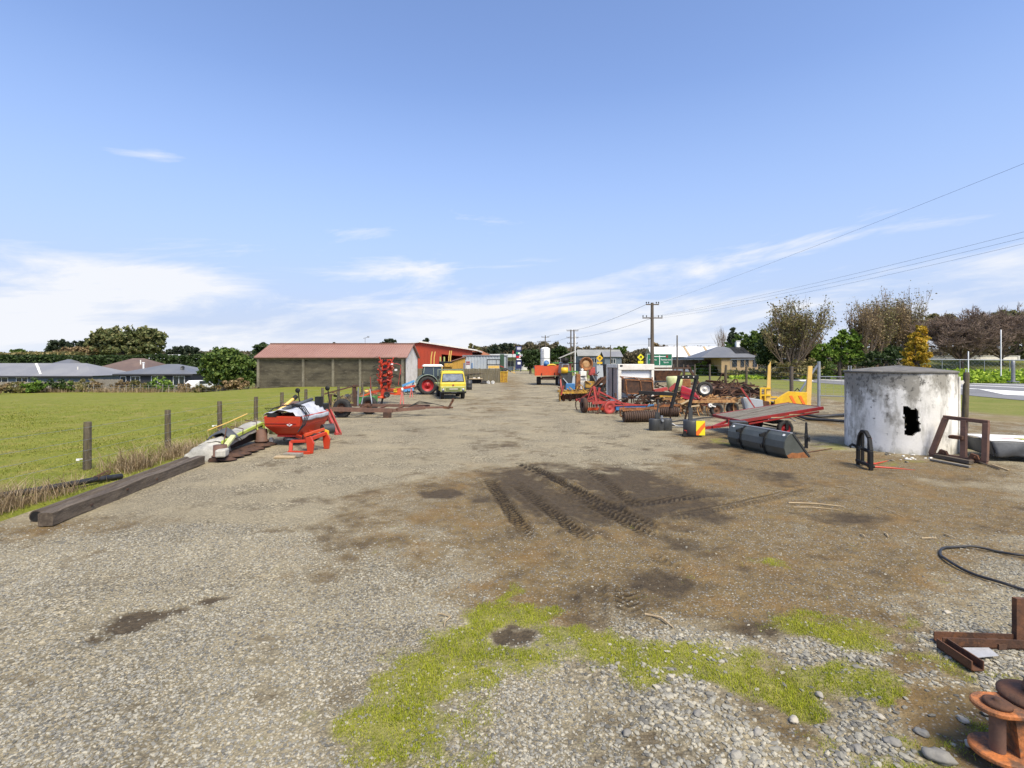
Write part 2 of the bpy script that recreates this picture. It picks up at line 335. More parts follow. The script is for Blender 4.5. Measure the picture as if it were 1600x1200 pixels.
SIGN_G = mat('green_sign_face', (.006, .115, .06), (.008, .14, .075), 1, rough=.5, fine=.04)
BARK = mat('bark', (.12, .095, .07), (.075, .06, .045), 3, rough=.95, bump=.6, st=(3, 3, .6), fine=.3)
TWIG = mat('bare_twigs', (.27, .20, .135), (.19, .14, .095), 1.5, rough=.95, fine=.2)
TWIG_R = mat('reddish_twigs', (.17, .122, .095), (.22, .16, .12), 1.2, rough=.95, fine=.2)
# foliage
LF_GUM = leafmat('gum_leaves', [(0.069, 0.092, 0.031), (0.130, 0.155, 0.056), (0.183, 0.192, 0.070), (0.228, 0.210, 0.091)])
LF_GRN = leafmat('green_leaves', [(0.033, 0.066, 0.014), (0.069, 0.123, 0.023), (0.114, 0.174, 0.033), (0.167, 0.217, 0.048)])
LF_BRT = leafmat('bright_green_leaves', [(0.059, 0.120, 0.017), (0.120, 0.213, 0.028), (0.188, 0.290, 0.041), (0.255, 0.341, 0.063)])
LF_HDG = leafmat('hedge_leaves', [(0.018, 0.033, 0.010), (0.031, 0.056, 0.016), (0.050, 0.084, 0.022), (0.067, 0.100, 0.028)])
LF_PIN = leafmat('pine_needles', [(0.022, 0.034, 0.022), (0.037, 0.056, 0.031), (0.059, 0.078, 0.043), (0.078, 0.093, 0.053)])
LF_OLV = leafmat('olive_leaves', [(0.084, 0.091, 0.034), (0.157, 0.151, 0.051), (0.231, 0.202, 0.077), (0.293, 0.231, 0.102)])
LF_BRN = leafmat('brown_leaves', [(0.126, 0.088, 0.046), (0.203, 0.144, 0.069), (0.279, 0.202, 0.099), (0.356, 0.263, 0.132)])
LF_YEL = leafmat('golden_leaves', [(0.176, 0.143, 0.012), (0.374, 0.275, 0.020), (0.550, 0.374, 0.030), (0.605, 0.363, 0.050)])
LF_DRY = leafmat('dry_grass_blades', [(.15, .10, .05), (.24, .17, .09), (.34, .255, .145), (.45, .35, .22)], trans=.2)
LF_GRASS = leafmat('grass_blades', [(.15, .19, .008), (.28, .325, .012), (.40, .43, .025), (.50, .49, .07)], trans=.35)
LF_PAD = leafmat('paddock_blades', [(0.162, 0.185, 0.022), (0.218, 0.235, 0.030), (0.275, 0.275, 0.045), (0.351, 0.320, 0.081)], trans=.3)
LF_WEED = leafmat('weed_leaves', [(0.116, 0.197, 0.023), (0.230, 0.352, 0.034), (0.369, 0.506, 0.048), (0.506, 0.615, 0.076)], trans=.3)
LF_FAR = leafmat('far_wood_leaves', [(0.065, 0.062, 0.036), (0.121, 0.107, 0.059), (0.176, 0.146, 0.085), (0.223, 0.178, 0.110)])
STONE = leafmat('river_stones', [(.10, .096, .083), (.195, .186, .158), (.275, .259, .208), (.39, .358, .275)], rough=.85, trans=0)
# ------------------------------------------------------------------ ground
def grassmat(name, c1, c2, c3, dry):
    m, t, b = nodes(name); N = t.nodes.new; L = t.links.new
    g = N('ShaderNodeNewGeometry')
    def noise(s, d=5, st=(1, 1, 1)):
        mp = N('ShaderNodeMapping'); mp.inputs['Scale'].default_value = st; L(g.outputs['Position'], mp.inputs[0])
        n = N('ShaderNodeTexNoise'); n.inputs['Scale'].default_value = s; n.inputs['Detail'].default_value = d; n.inputs['Roughness'].default_value = .65; L(mp.outputs[0], n.inputs['Vector']); return n.outputs['Fac']
    def mix(f, a, c, lo, hi):
        r = N('ShaderNodeMapRange'); r.inputs[1].default_value = lo; r.inputs[2].default_value = hi; L(f, r.inputs[0])
        x = N('ShaderNodeMix'); x.data_type = 'RGBA'; L(r.outputs[0], x.inputs[0])
        for i, v in ((6, a), (7, c)):
            if hasattr(v, 'links'): L(v, x.inputs[i])
            else: x.inputs[i].default_value = rgba(v)
        return x.outputs[2]
    c = mix(noise(.35, 6), c1, c2, .35, .65); c = mix(noise(2.2, 6), c, c3, .48, .68); c = mix(noise(.9, 8), c, dry, .50, .70)
    c = mix(noise(14, 6), c, tuple(v*.55 for v in c1), .52, .8)
    L(c, b.inputs['Base Color']); b.inputs['Roughness'].default_value = .9; b.inputs['Specular IOR Level'].default_value = .15
    bp = N('ShaderNodeBump'); bp.inputs['Strength'].default_value = .8; bp.inputs['Distance'].default_value = .08; L(noise(9, 8), bp.inputs['Height']); L(bp.outputs[0], b.inputs['Normal'])
    return m
GRASSLAND = grassmat('grassland', (.12, .145, .03), (.155, .17, .035), (.18, .17, .05), (.21, .175, .07))
PADDOCK = grassmat('paddock_turf', (.16, .182, .023), (.205, .208, .033), (.135, .162, .02), (.25, .21, .07))
xs = np.concatenate([-np.geomspace(3500, 60, 24), np.linspace(-52, 60, 30), np.geomspace(70, 3500, 24)])
ys = np.concatenate([np.linspace(-60, 110, 52), np.geomspace(125, 4500, 26)])
X, Y = np.meshgrid(xs, ys); Z = gz(X, Y)-.14
def gridfaces(a, b):
    i = np.arange(a-1)[:, None]*b+np.arange(b-1)[None, :]; i = i.ravel()
    return np.stack([i, i+1, i+b+1, i+b], 1)
tag(npmesh('ground', np.stack([X, Y, Z], -1).reshape(-1, 3), gridfaces(*X.shape), GRASSLAND, smooth=True), 'flat green farmland around the yard reaching the horizon', 'ground', kind='structure')
# paddock left of the fence
def pad_edge(y): return -8.6-.065*(y-10)-.3*(fbm(y*.35, y*0+3, 5)-.5)
ys = np.geomspace(3.0, 72, 190); tt = np.linspace(0, 1, 120)**1.6
P = []
for y in ys:
    x = pad_edge(y) - tt*(95+y*.5); P.append(np.stack([x, np.full_like(x, y), gz(x, y)+.03+.05*fbm(x*.5, y*.5, 9)-.02*(tt < .001)*2.5], 1))
P = np.array(P); tag(npmesh('paddock', P.reshape(-1, 3), gridfaces(P.shape[0], P.shape[1]), PADDOCK, smooth=True), 'grassy green paddock left of the wire fence', 'paddock', kind='structure')

# ---- the gravel yard: one sheet whose zones (dirt, mud, grass) are measured areas of the ground
ny, nx = 760, 860
yy = np.geomspace(1.5, 160, ny); uu = np.linspace(-1.32, 1.75, nx)
U, YY = np.meshgrid(uu, yy); XX = U*YY
wx = XX + .55*(fbm(XX*.9, YY*.9, 21)-.5) + .22*(fbm(XX*4, YY*4, 22)-.5); wy = YY + .9*(fbm(XX*.9, YY*.9, 23)-.5) + .3*(fbm(XX*4, YY*4, 24)-.5)
def blob(px, py, rx, ry, soft=.5, rot=0):
    c = G(px, py); d0 = G(px, py-ry)[1]; d1 = G(px, py+ry)[1]; r_y = (d0-d1)/2; cy_ = (d0+d1)/2; cx_ = (px-800)/800*cy_; r_x = rx*cy_/800
    dx = (wx-cx_); dy = (wy-cy_)
    dx, dy = dx*math.cos(rot)+dy*math.sin(rot), -dx*math.sin(rot)+dy*math.cos(rot)
    q = np.sqrt((dx/r_x)**2+(dy/r_y)**2)
    return np.clip((1+soft-q)/(2*soft), 0, 1)
def mx(*a):
    r = a[0]
    for b in a[1:]: r = np.maximum(r, b)
    return r
n_l = fbm(XX*.45, YY*.45, 31, 5); n_m = fbm(XX*1.7, YY*1.7, 33, 5); n_f = fbm(XX*7, YY*7, 35, 4)
dirt = mx(blob(950, 830, 330, 95, .6), blob(1250, 800, 290, 75, .55), blob(1120, 905, 330, 70, .5), blob(1450, 800, 220, 60, .6)*.9, blob(1270, 730, 200, 26, .5), blob(1130, 690, 80, 14, .5)*.8,
          blob(790, 840, 120, 36, .9)*.65, blob(820, 940, 150, 36, .7)*.65, blob(1440, 735, 140, 16, .5), blob(900, 740, 130, 16, .7)*.5, blob(1380, 870, 120, 30, .6),
          blob(80, 830, 150, 26, .8)*.5, blob(1480, 1120, 110, 50, .6)*.8, blob(1430, 1050, 60, 25, .7)*.6, blob(1230, 1130, 60, 40, .8)*.5, blob(420, 905, 110, 20, .8)*.35, blob(770, 640, 60, 20, .9)*.35, blob(800, 610, 20, 22, .8)*.5)
dirt = np.clip(dirt*1.25-1.0*(n_m-.42)-.5*(n_f-.5)-.5*(n_l-.5), 0, 1)
mud = mx(blob(925, 778, 160, 48, .35), blob(1040, 785, 90, 36, .5)*.75, blob(985, 745, 75, 18, .5)*.8, blob(690, 777, 26, 8, .5)*.9, blob(240, 958, 36, 20, .45), blob(335, 935, 32, 10, .45)*.9, blob(175, 992, 20, 7, .6)*.6, blob(5, 915, 16, 6, .6)*.8,
         blob(820, 992, 34, 20, .35)*1.1, blob(1030, 905, 70, 22, .6)*.55, blob(960, 940, 60, 40, .6)*.5, blob(1060, 860, 40, 14, .7)*.5, blob(1330, 812, 60, 9, .6)*.6, blob(1215, 745, 70, 10, .6)*.5, blob(1110, 696, 26, 3.5, .5), blob(1170, 985, 90, 18, .6)*.5,
         blob(1000, 655, 45, 8, .6)*.5, blob(1220, 685, 60, 9, .6)*.4, blob(640, 608, 30, 5, .6)*.6, blob(1160, 645, 120, 12, .6)*.5)
light = blob(880, 765, 45, 15, .5)*.9
mud = np.clip(mud*1.25-1.5*(n_m-.45)-.9*(n_f-.5)-.6*(n_l-.5)-light*.8, 0, 1)
zr = np.zeros_like(XX); rut = np.zeros_like(XX)
def track(p0, p1, wid=.32, depth=.028, pitch=.125, strength=1.0, lug=.019):
    global mud, zr, rut
    a = G(*p0); b = G(*p1); d = (b-a).to_2d(); Lg = d.length; d = d/Lg
    s_ = (XX-a.x)*d.x+(YY-a.y)*d.y; t_ = -(XX-a.x)*d.y+(YY-a.y)*d.x+.05*(n_m-.5)
    m = np.clip((wid/2-np.abs(t_))/.05, 0, 1)*np.clip(s_/.7+.5*(n_m-.5), 0, 1)*np.clip((Lg-s_)/.7+.5*(n_m-.5), 0, 1)*np.clip(.5+2.2*(n_m-.3), .3, 1)
    ch = .5+.5*np.sin(2*np.pi*(s_+np.abs(t_)*.9)/pitch)
    zr += m*(-depth+lug*2*np.clip(ch*1.6-.4, 0, 1))*strength
    edge = np.exp(-((np.abs(t_)-wid/2-.05)/.05)**2)*np.clip(s_/.3, 0, 1)*np.clip((Lg-s_)/.3, 0, 1)
    zr += edge*.03*strength*(.5+n_f)
    mud = np.maximum(mud, np.clip(m*strength*.55, 0, 1)); rut = np.maximum(rut, m*strength*(1-.95*np.clip(ch*2.2-.75, 0, 1))*(.7+.5*n_f))
track((760, 745), (832, 850)); track((795, 750), (925, 850)); track((806, 722), (1035, 832)); track((822, 722), (925, 785), strength=.8); track((915, 728), (1010, 806), strength=.7); track((870, 762), (1040, 850), strength=.8)
track((1010, 860), (1075, 905), strength=.55); track((930, 905), (945, 965), strength=.6, pitch=.13); track((975, 905), (985, 975), strength=.85, pitch=.13); track((840, 845), (860, 880), strength=.5); track((1075, 980), (1190, 1000), strength=.5)
track((900, 800), (1130, 770), strength=.6, wid=.4); track((1020, 815), (1290, 760), strength=.4, wid=.4)
green = mx(blob(800, 975, 66, 34, .5), blob(745, 1015, 80, 42, .5), blob(660, 1080, 90, 55, .45), blob(595, 1160, 120, 60, .5), blob(560, 1200, 90, 40, .6)*.8, blob(740, 1080, 70, 45, .6)*.85, blob(885, 1000, 44, 26, .45), blob(840, 960, 30, 22, .5), blob(810, 935, 16, 20, .7)*.8,
           blob(1060, 1045, 130, 40, .55), blob(960, 1040, 80, 44, .7)*.75, blob(1290, 985, 85, 32, .55), blob(1330, 1060, 66, 24, .5)*.9, blob(1380, 1092, 36, 12, .5)*.8, blob(1200, 1065, 90, 26, .6)*.7, blob(840, 1060, 60, 40, .7)*.7, blob(700, 1160, 60, 50, .7)*.6, blob(1400, 1170, 90, 40, .7)*.5, blob(1300, 1140, 80, 30, .7)*.4,
           blob(1200, 890, 34, 10, .6)*.6, blob(1560, 1050, 40, 14, .6)*.6, blob(1530, 1150, 50, 40, .6)*.55, blob(1440, 985, 40, 12, .7)*.5, blob(1420, 1010, 40, 12, .8)*.4, blob(1560, 945, 50, 10, .7)*.45, blob(1480, 1050, 60, 20, .7)*.45,
           blob(360, 1195, 16, 8, .8)*.6, blob(1130, 690, 40, 7, .6)*.45, blob(1330, 700, 110, 10, .6)*.55, blob(1400, 722, 60, 6, .6)*.5, blob(1560, 705, 60, 9, .5)*.6)
hole = blob(820, 992, 34, 20, .3)
green = np.clip(green*1.65-1.75*(fbm(XX*3.6, YY*3.6, 41, 5)-.36)-hole*1.2, 0, 1)
far = ss((YY-20)/10)
# verge and lawn strips beyond the yard fence, green sides of the far lane
fx = np.interp(YY, [0, 17, 30, 36, 42, 160], [30, 27, 20.5, 22.6, 24.0, 25.0])+1.6*(n_m-.5)
verge = np.clip((XX-fx)/.8, 0, 1)*np.clip((YY-25-3*n_l)/3, 0, 1)
verge = np.maximum(verge, np.clip((XX-24)/1.5, 0, 1)*np.clip((YY-23.5)/1, 0, 1)*np.clip((n_l-.38)*6, 0, 1))
lane = np.interp(YY, [0, 75, 85, 110, 160], [200, 200, 9, 4.2, 4.5]); lanel = np.interp(YY, [0, 95, 110, 160], [-300, -300, -4, 1.5])
verge = np.maximum(verge, np.clip((XX-lane)/1.5, 0, 1))
verge = np.maximum(verge, np.clip((lanel-XX)/2, 0, 1))
drygr = verge*np.clip(1-(XX-fx)/4.5, 0, 1)*(YY < 70) + blob(1560, 655, 60, 6, .5)*.9
drygr = np.clip(drygr, 0, 1)
dirt = np.clip(dirt + .8*np.clip((XX-8-YY*.12+3*(n_l-.5))/3, 0, 1)*np.clip((n_m-.36)*4, 0, 1)*np.clip((YY-14)/4, 0, 1)*(XX < 27), 0, 1)
zz = .012*(n_l-.5)*np.clip(1-YY/60, .2, 1) + .018*(n_m-.5)*np.clip(1-YY/30, 0, 1) + .014*(n_f-.5)*np.clip(1-YY/16, 0, 1)*(.5+mud) + zr*1.1 - .015*mud*(YY < 20)
zz = zz+.015
V = np.stack([XX, YY, zz], -1).reshape(-1, 3)
YF = gridfaces(ny, nx); _c = V[YF[:, 0]]; YF = YF[~((_c[:, 0] < pad_edge(_c[:, 1])-.7) & (_c[:, 1] < 72)) & ~((_c[:, 1] >= 72) & (_c[:, 0] < -30))]
def yardmat():
    m, t, b = nodes('yard_gravel'); N = t.nodes.new; L = t.links.new
    g = N('ShaderNodeNewGeometry').outputs['Position']
    def at(n): a = N('ShaderNodeAttribute'); a.attribute_name = n; return a.outputs['Fac']
    def noise(s, d=5, r=.6, st=None):
        v = g
        if st: mp = N('ShaderNodeMapping'); mp.inputs['Scale'].default_value = st; L(g, mp.inputs[0]); v = mp.outputs[0]
        n = N('ShaderNodeTexNoise'); n.inputs['Scale'].default_value = s; n.inputs['Detail'].default_value = d; n.inputs['Roughness'].default_value = r; L(v, n.inputs['Vector']); return n.outputs['Fac']
    def rng(f, lo, hi, a=0., c=1.):
        r = N('ShaderNodeMapRange'); r.inputs[1].default_value = lo; r.inputs[2].default_value = hi; r.inputs[3].default_value = a; r.inputs[4].default_value = c; L(f, r.inputs[0]); return r.outputs[0]
    def mix(f, a, c, mode='MIX'):
        x = N('ShaderNodeMix'); x.data_type = 'RGBA'; x.blend_type = mode
        for i, v in ((0, f), (6, a), (7, c)):
            if hasattr(v, 'links'): L(v, x.inputs[i])
            elif i == 0: x.inputs[0].default_value = v
            else: x.inputs[i].default_value = rgba(v)
        return x.outputs[2]
    def vor(s, dist=.35):
        d = N('ShaderNodeTexNoise'); d.inputs['Scale'].default_value = s*.6; L(g, d.inputs['Vector'])
        a = N('ShaderNodeVectorMath'); a.operation = 'MULTIPLY_ADD'; L(d.outputs['Color'], a.inputs[0]); a.inputs[1].default_value = (dist/s,)*3; L(g, a.inputs[2])
        v = N('ShaderNodeTexVoronoi'); v.inputs['Scale'].default_value = s; L(a.outputs[0], v.inputs['Vector']); return v
    v1 = vor(24, .8); v2 = vor(52, .8)
    r1 = N('ShaderNodeSeparateColor'); L(v1.outputs['Color'], r1.inputs[0]); r2 = N('ShaderNodeSeparateColor'); L(v2.outputs['Color'], r2.inputs[0])
    def stone(r, v):
        cr = N('ShaderNodeValToRGB'); L(r.outputs[0], cr.inputs[0]); e = cr.color_ramp.elements
        e[0].color = (.15, .145, .135, 1); e[1].color = (.48, .455, .40, 1); k = e.new(.45); k.color = (.27, .255, .225, 1); k = e.new(.8); k.color = (.36, .33, .27, 1)
        return mix(rng(v.outputs['Distance'], .34, .68), cr.outputs[0], (.10, .092, .075))
    big = mix(rng(noise(1.3, 4), .40, .62), stone(r2, v2), stone(r1, v1))
    fines = mix(noise(60, 3), (.34, .315, .255), (.24, .22, .175))
    grav = mix(rng(noise(.7, 6), .42, .70, .05, .75), big, fines)
    grav = mix(1.0, grav, (1.20, 1.11, .88), 'MULTIPLY'); tone = rng(noise(.16, 5), .3, .7, .86, 1.12); grav = mix(1.0, grav, tone, 'MULTIPLY')
    grav = mix(rng(noise(.5, 7, .7), .58, .76, 0, .42), grav, (.28, .20, .11))
    dn = noise(5, 8, .75)
    dirt = mix(rng(dn, .35, .65), (.098, .066, .027), (.220, .155, .066)); dirt = mix(rng(r2.outputs[1], .80, .84), dirt, stone(r2, v2)); dirt = mix(rng(noise(1.1, 6), .5, .72, 0, .8), dirt, (.195, .110, .030))
    c = mix(rng(at('dirt'), .15, .7, 0, .93), grav, dirt)
    mudc = mix(rng(noise(9, 7, .7), .35, .7), (.036, .025, .013), (.092, .066, .036))
    c = mix(rng(at('mud'), .12, .8, 0, .92), c, mudc)
    c = mix(rng(at('rut'), .08, .6, 0, .92), c, (.020, .014, .008))
    gr = mix(rng(noise(3, 8, .7), .35, .65), (.13, .14, .02), (.26, .25, .035))
    c = mix(rng(at('green'), .3, 1., 0, .7), c, gr)
    vg = mix(rng(noise(.35, 7, .65), .36, .62), (.145, .17, .028), (.215, .205, .055)); vg = mix(rng(noise(6, 7, .7), .5, .75), vg, (.08, .10, .02))
    c = mix(at('verge'), c, vg)
    dg = mix(rng(noise(1.5, 7, .7), .4, .65), (.25, .19, .10), (.17, .15, .06)); c = mix(rng(at('drygr'), .1, .8, 0, .85), c, dg)
    L(c, b.inputs['Base Color']); b.inputs['Specular IOR Level'].default_value = .25
    L(rng(at('mud'), .2, .9, .95, .8), b.inputs['Roughness'])
    h = N('ShaderNodeMath'); h.operation = 'MULTIPLY'; L(rng(v1.outputs['Distance'], 0, .8, 1, 0), h.inputs[0]); h.inputs[1].default_value = 1.
    h2 = N('ShaderNodeMath'); h2.operation = 'MULTIPLY_ADD'; L(rng(v2.outputs['Distance'], 0, .8, 1, 0), h2.inputs[0]); h2.inputs[1].default_value = .6; L(h.outputs[0], h2.inputs[2])
    h3 = N('ShaderNodeMath'); h3.operation = 'MULTIPLY_ADD'; L(noise(16, 8, .75), h3.inputs[0]); h3.inputs[1].default_value = 2.4; L(h2.outputs[0], h3.inputs[2])
    bp = N('ShaderNodeBump'); bp.inputs['Strength'].default_value = .7; bp.inputs['Distance'].default_value = .016; L(h3.outputs[0], bp.inputs['Height']); L(bp.outputs[0], b.inputs['Normal'])
    return m
tag(npmesh('gravel_yard', V, YF, yardmat(), smooth=True, attrs=dict(dirt=dirt, mud=mud, rut=np.clip(rut, 0, 1), green=green, verge=verge, drygr=drygr)), 'grey gravel yard with brown dirt, tyre tracks and grass patches', 'yard', kind='structure')
def samp(A, x, y):      # bilinear lookup in the yard's fan grid
    i = np.clip(np.log(y/yy[0])/np.log(yy[-1]/yy[0])*(ny-1), 0, ny-1.001); j = np.clip((x/y-uu[0])/(uu[-1]-uu[0])*(nx-1), 0, nx-1.001)
    i0 = i.astype(int); j0 = j.astype(int); fi = i-i0; fj = j-j0
    return (A[i0, j0]*(1-fj)+A[i0, j0+1]*fj)*(1-fi)+(A[i0+1, j0]*(1-fj)+A[i0+1, j0+1]*fj)*fi
# ---- loose stones
ico = bmesh.new(); bmesh.ops.create_icosphere(ico, subdivisions=1, radius=1.0)
IV = np.array([v.co[:] for v in ico.verts]); IF = np.array([[v.index for v in f.verts] for f in ico.faces]); ico.free()
def stones(name, x, y, z, s, flat=.55, seed=1):
    r = np.random.default_rng(seed); n = len(x)
    V = IV[None]*(1+.38*(r.random((n, len(IV), 1))-.5))*np.stack([s*(.75+.6*r.random(n)), s*(.6+.4*r.random(n)), s*flat*(.6+.6*r.random(n))], -1)[:, None, :]
    a = r.random(n)*6.283; ca, sa = np.cos(a)[:, None], np.sin(a)[:, None]; tx = (r.random((n, 1))-.5)*.9
    Vx = V[..., 0]*ca-V[..., 1]*sa; Vy = V[..., 0]*sa+V[..., 1]*ca; Vz = V[..., 2]+Vx*tx*.5
    V = np.stack([Vx+x[:, None], Vy+y[:, None], Vz+z[:, None]], -1).reshape(-1, 3)
    F = (IF[None]+(np.arange(n)*len(IV))[:, None, None]).reshape(-1, 3)
    return V, F
def scatter(n, d0, d1, u0, u1, pw=1.0):
    t = RNG.random(n); d = (d0**pw+(d1**pw-d0**pw)*t)**(1/pw); return (u0+(u1-u0)*RNG.random(n))*d, d
x, y = scatter(120000, 2.9, 8.5, -1.1, 1.1, .9)
coarse = ss((x-.2)/1.2)*ss((5.6-y)/1.0)
md, dt, gn = samp(mud, x, y), samp(dirt, x, y), samp(green, x, y)
keep = RNG.random(len(x)) < np.clip(1.0-.96*np.clip(dt*1.5, 0, 1)-md-.78*np.clip(gn*1.5, 0, 1), .03, 1)*(.6+.4*np.clip((fbm(x*.8, y*.8, 61)-.3)*4, 0, 1))
x, y, coarse = x[keep], y[keep], coarse[keep]
s = (.007+.011*RNG.random(len(x))**1.6)*(1+1.15*coarse*RNG.random(len(x))**1.5)
V1, F1 = stones('a', x, y, samp(zz, x, y)+s*.12, s)
tag(npmesh('gravel', V1, F1, STONE), 'loose grey and tan gravel stones over the near yard', 'gravel', kind='stuff')
# single bigger stones that stand out at the lower right
big = [(1468, 1190, .062), (1505, 1130, .03), (1545, 1120, .032), (1440, 1150, .035), (1375, 1125, .028), (1280, 1090, .028), (1395, 1165, .04), (1240, 1130, .03), (1185, 1150, .032), (1090, 1120, .03), (1480, 960, .028), (1505, 958, .018), (1340, 1175, .032), (1515, 1168, .028), (1150, 1185, .032), (980, 1150, .03)]
stone_lab = ['large smooth grey stone at the bottom edge left of the orange iron machine', 'small pale stone on damp soil left of the orange iron machine', 'pale stone against the lower orange iron plate', 'rounded grey stone in the moss at lower right',
             'flat tan stone beside the lowest grass tuft', 'pale stone in the gravel below the grass streak', 'long pale stone on the muddy ground at lower right', 'grey stone in the coarse pebbles right of the grass',
             'dark grey stone among the coarse pebbles', 'round grey stone at the edge of the middle grass streak', 'flat pale stone on gravel above the rusty channel iron', 'little pale stone beside the flat stone above the channel iron', 'tan stone near the bottom edge right of the pebbles', 'white edged stone below the iron pin', 'grey pebble at the bottom edge among coarse stones', 'blue grey stone at the foot of the big grass patch']
for k, (px, py, s_) in enumerate(big):
    p = G(px, py); bmx = bmesh.new(); bmesh.ops.create_icosphere(bmx, subdivisions=3, radius=1)
    rr = random.Random(k); off = Vector((rr.random()*9, rr.random()*9, 0))
    for v in bmx.verts:
        from mathutils import noise as _n
        q = v.co.copy(); f = 1+.42*_n.noise(q*1.2+off)+.16*_n.noise(q*2.8+off)+.05*_n.noise(q*7+off); v.co = Vector((q.x*s_*1.35*f, q.y*s_*f, q.z*s_*.6*f))
    me = bpy.data.meshes.new('stone'); bmx.to_mesh(me); bmx.free(); me.materials.append(mat('stone_%d' % (k % 3), [(.215, .205, .18), (.42, .38, .30), (.30, .28, .235)][k % 3], [(.165, .155, .135), (.34, .30, .24), (.24, .22, .18)][k % 3], 9, rough=.8, bump=.2))
    me.polygons.foreach_set('use_smooth', [True]*len(me.polygons))
    o = bpy.data.objects.new('stone', me); C.objects.link(o); o.location = (p.x, p.y, .02+s_*.2); o.rotation_euler = (0, 0, rr.random()*6); tag(o, stone_lab[k], 'stone', 'single stones on the near ground')
# ---- grass blades
def blades(name, x, y, z, h, wd, mat_, label, cat, lean=.5, seed=3):
    r = np.random.default_rng(seed); n = len(x); a = r.random(n)*6.283; l = (r.random(n)*lean+.1)*h; la = a+1.57+(r.random(n)-.5)
    dx, dy = np.cos(a)*wd/2, np.sin(a)*wd/2; tx, ty = np.cos(la)*l, np.sin(la)*l
    b0 = np.stack([x-dx, y-dy, z], 1); b1 = np.stack([x+dx, y+dy, z], 1)
    m0 = np.stack([x-dx*.75+tx*.35, y-dy*.75+ty*.35, z+h*.6], 1); m1 = np.stack([x+dx*.75+tx*.35, y+dy*.75+ty*.35, z+h*.6], 1); t = np.stack([x+tx, y+ty, z+h*(1-.25*r.random(n))], 1); t2 = t+np.stack([dx*.15, dy*.15, dx*0], 1)
    V = np.stack([b0, b1, m1, m0, t2, t], 1).reshape(-1, 3); i = np.arange(n)[:, None]*6
    F = np.concatenate([i+np.array([0, 1, 2, 3]), i+np.array([3, 2, 4, 5])], 0)
    return tag(npmesh(name, V, F, mat_), label, cat, kind='stuff')
x, y = scatter(420000, 2.9, 8.5, -.35, 1.1, 1.2)
gn = samp(green, x, y)
keep = RNG.random(len(x)) < np.clip((gn-.12)*1.35, 0, 1)**1.2*np.clip((fbm(x*9, y*9, 72)-.2)*3, .12, 1); x, y, gn = x[keep], y[keep], gn[keep]
tuft = fbm(x*6, y*6, 71)
blades('grass', x, y, samp(zz, x, y)-.004, (.012+.045*np.clip(tuft-.25, 0, 1)*RNG.random(len(x)))*(.6+gn*.8), np.full(len(x), .0045), LF_GRASS, 'short bright green grass growing through the gravel', 'grass', lean=.9)
x, y = scatter(150000, 6.5, 48, -1.15, -.2, 1.0); k = (x < pad_edge(y)-.1) & (RNG.random(len(x)) < np.clip((50-y)/30, 0, 1)); x, y = x[k], y[k]
blades('grass', x, y, gz(x, y)+.03, (.03+.06*RNG.random(len(x)))*(.4+fbm(x*.9, y*.9, 73))*np.clip(1.5-y/40, .3, 1), .008+.0009*y, LF_PAD, 'rough pasture blades in the paddock beside the fence', 'grass', lean=1.0)
# dry grass along the fence foot
n = 22000; y = 6.0+RNG.random(n)**1.3*16; clump = fbm(y*1.1, y*0+1, 77); x = pad_edge(y)-.15-np.abs(RNG.normal(0, .42, n))-.25*RNG.random(n)
k = RNG.random(n) < np.clip((clump-.22)*2.3, .05, 1); x, y, clump = x[k], y[k], clump[k]
blades('dry_grass', x, y, x*0+.02, (.08+.62*RNG.random(len(x))**2.2)*(.2+clump*1.5)*(1.1-.02*y), .006+.0004*y, LF_DRY, 'tall dead straw coloured grass along the foot of the wire fence', 'dry grass', lean=1.25, seed=5)
n = 9000; y = 20+RNG.random(n)*30; x = pad_edge(y)-.2-np.abs(RNG.normal(0, .5, n)); k = RNG.random(n) < np.clip((fbm(y*.7, y*0+4, 79)-.3)*3, 0, 1); x, y = x[k], y[k]
blades('dry_grass', x, y, gz(x, y)+.02, .2+.4*RNG.random(len(x)), .012+.0004*y, LF_DRY, 'dry grass further along the fence behind the old machinery', 'dry grass', lean=.7, seed=6)
# ---- road
def sheet(name, pts, z, m): 
    b = MB(); b.add([(p[0], p[1], z) for p in pts], [tuple(range(len(pts)))]); return b.build(name, m)
near = [(33.5, -20), (34.6, 15)]+[tuple(G(*p)[:2]) for p in ((1600, 627), (1497, 616), (1284, 599), (1083, 583))]+[(56, 200), (95, 420)]
farr = [(112, 420), (78, 235)]+[tuple(G(*p)[:2]) for p in ((1321, 585.6), (1497, 596), (1600, 599.6))]+[(61, 30), (59, -20)]
def strip(name, A, B, z, m, label, cat):
    b = MB(); n = 40
    def res(P):
        P = [Vector((p[0], p[1], 0)) for p in P]; L_ = [0]
        for i in range(1, len(P)): L_.append(L_[-1]+(P[i]-P[i-1]).length)
        out = []
        for k in range(n):
            s_ = L_[-1]*k/(n-1); i = max(j for j in range(len(L_)) if L_[j] <= s_+1e-9); i = min(i, len(P)-2); out.append(P[i].lerp(P[i+1], (s_-L_[i])/(L_[i+1]-L_[i])))
        return out
    a = res(A); c = res(B); b.grid([[(p.x, p.y, z) for p in a], [(p.x, p.y, z) for p in c]], True); return tag(b.build(name, m), label, cat, kind='structure')
strip('road', near, farr[::-1], .045, ASPHALT, 'grey sealed road beyond the yard fence', 'road')
def line(pts, wd, z=.05):
    P = [G(*p) for p in pts]; b = MB()
    for i in range(len(P)-1):
        a, c = P[i], P[i+1]; t = (c-a).normalized(); s_ = Vector((-t.y, t.x, 0))*wd/2
        b.add([a-s_+Vector((0, 0, z)), a+s_+Vector((0, 0, z)), c+s_+Vector((0, 0, z)), c-s_+Vector((0, 0, z))], [(0, 1, 2, 3)])
    return b
rm = []
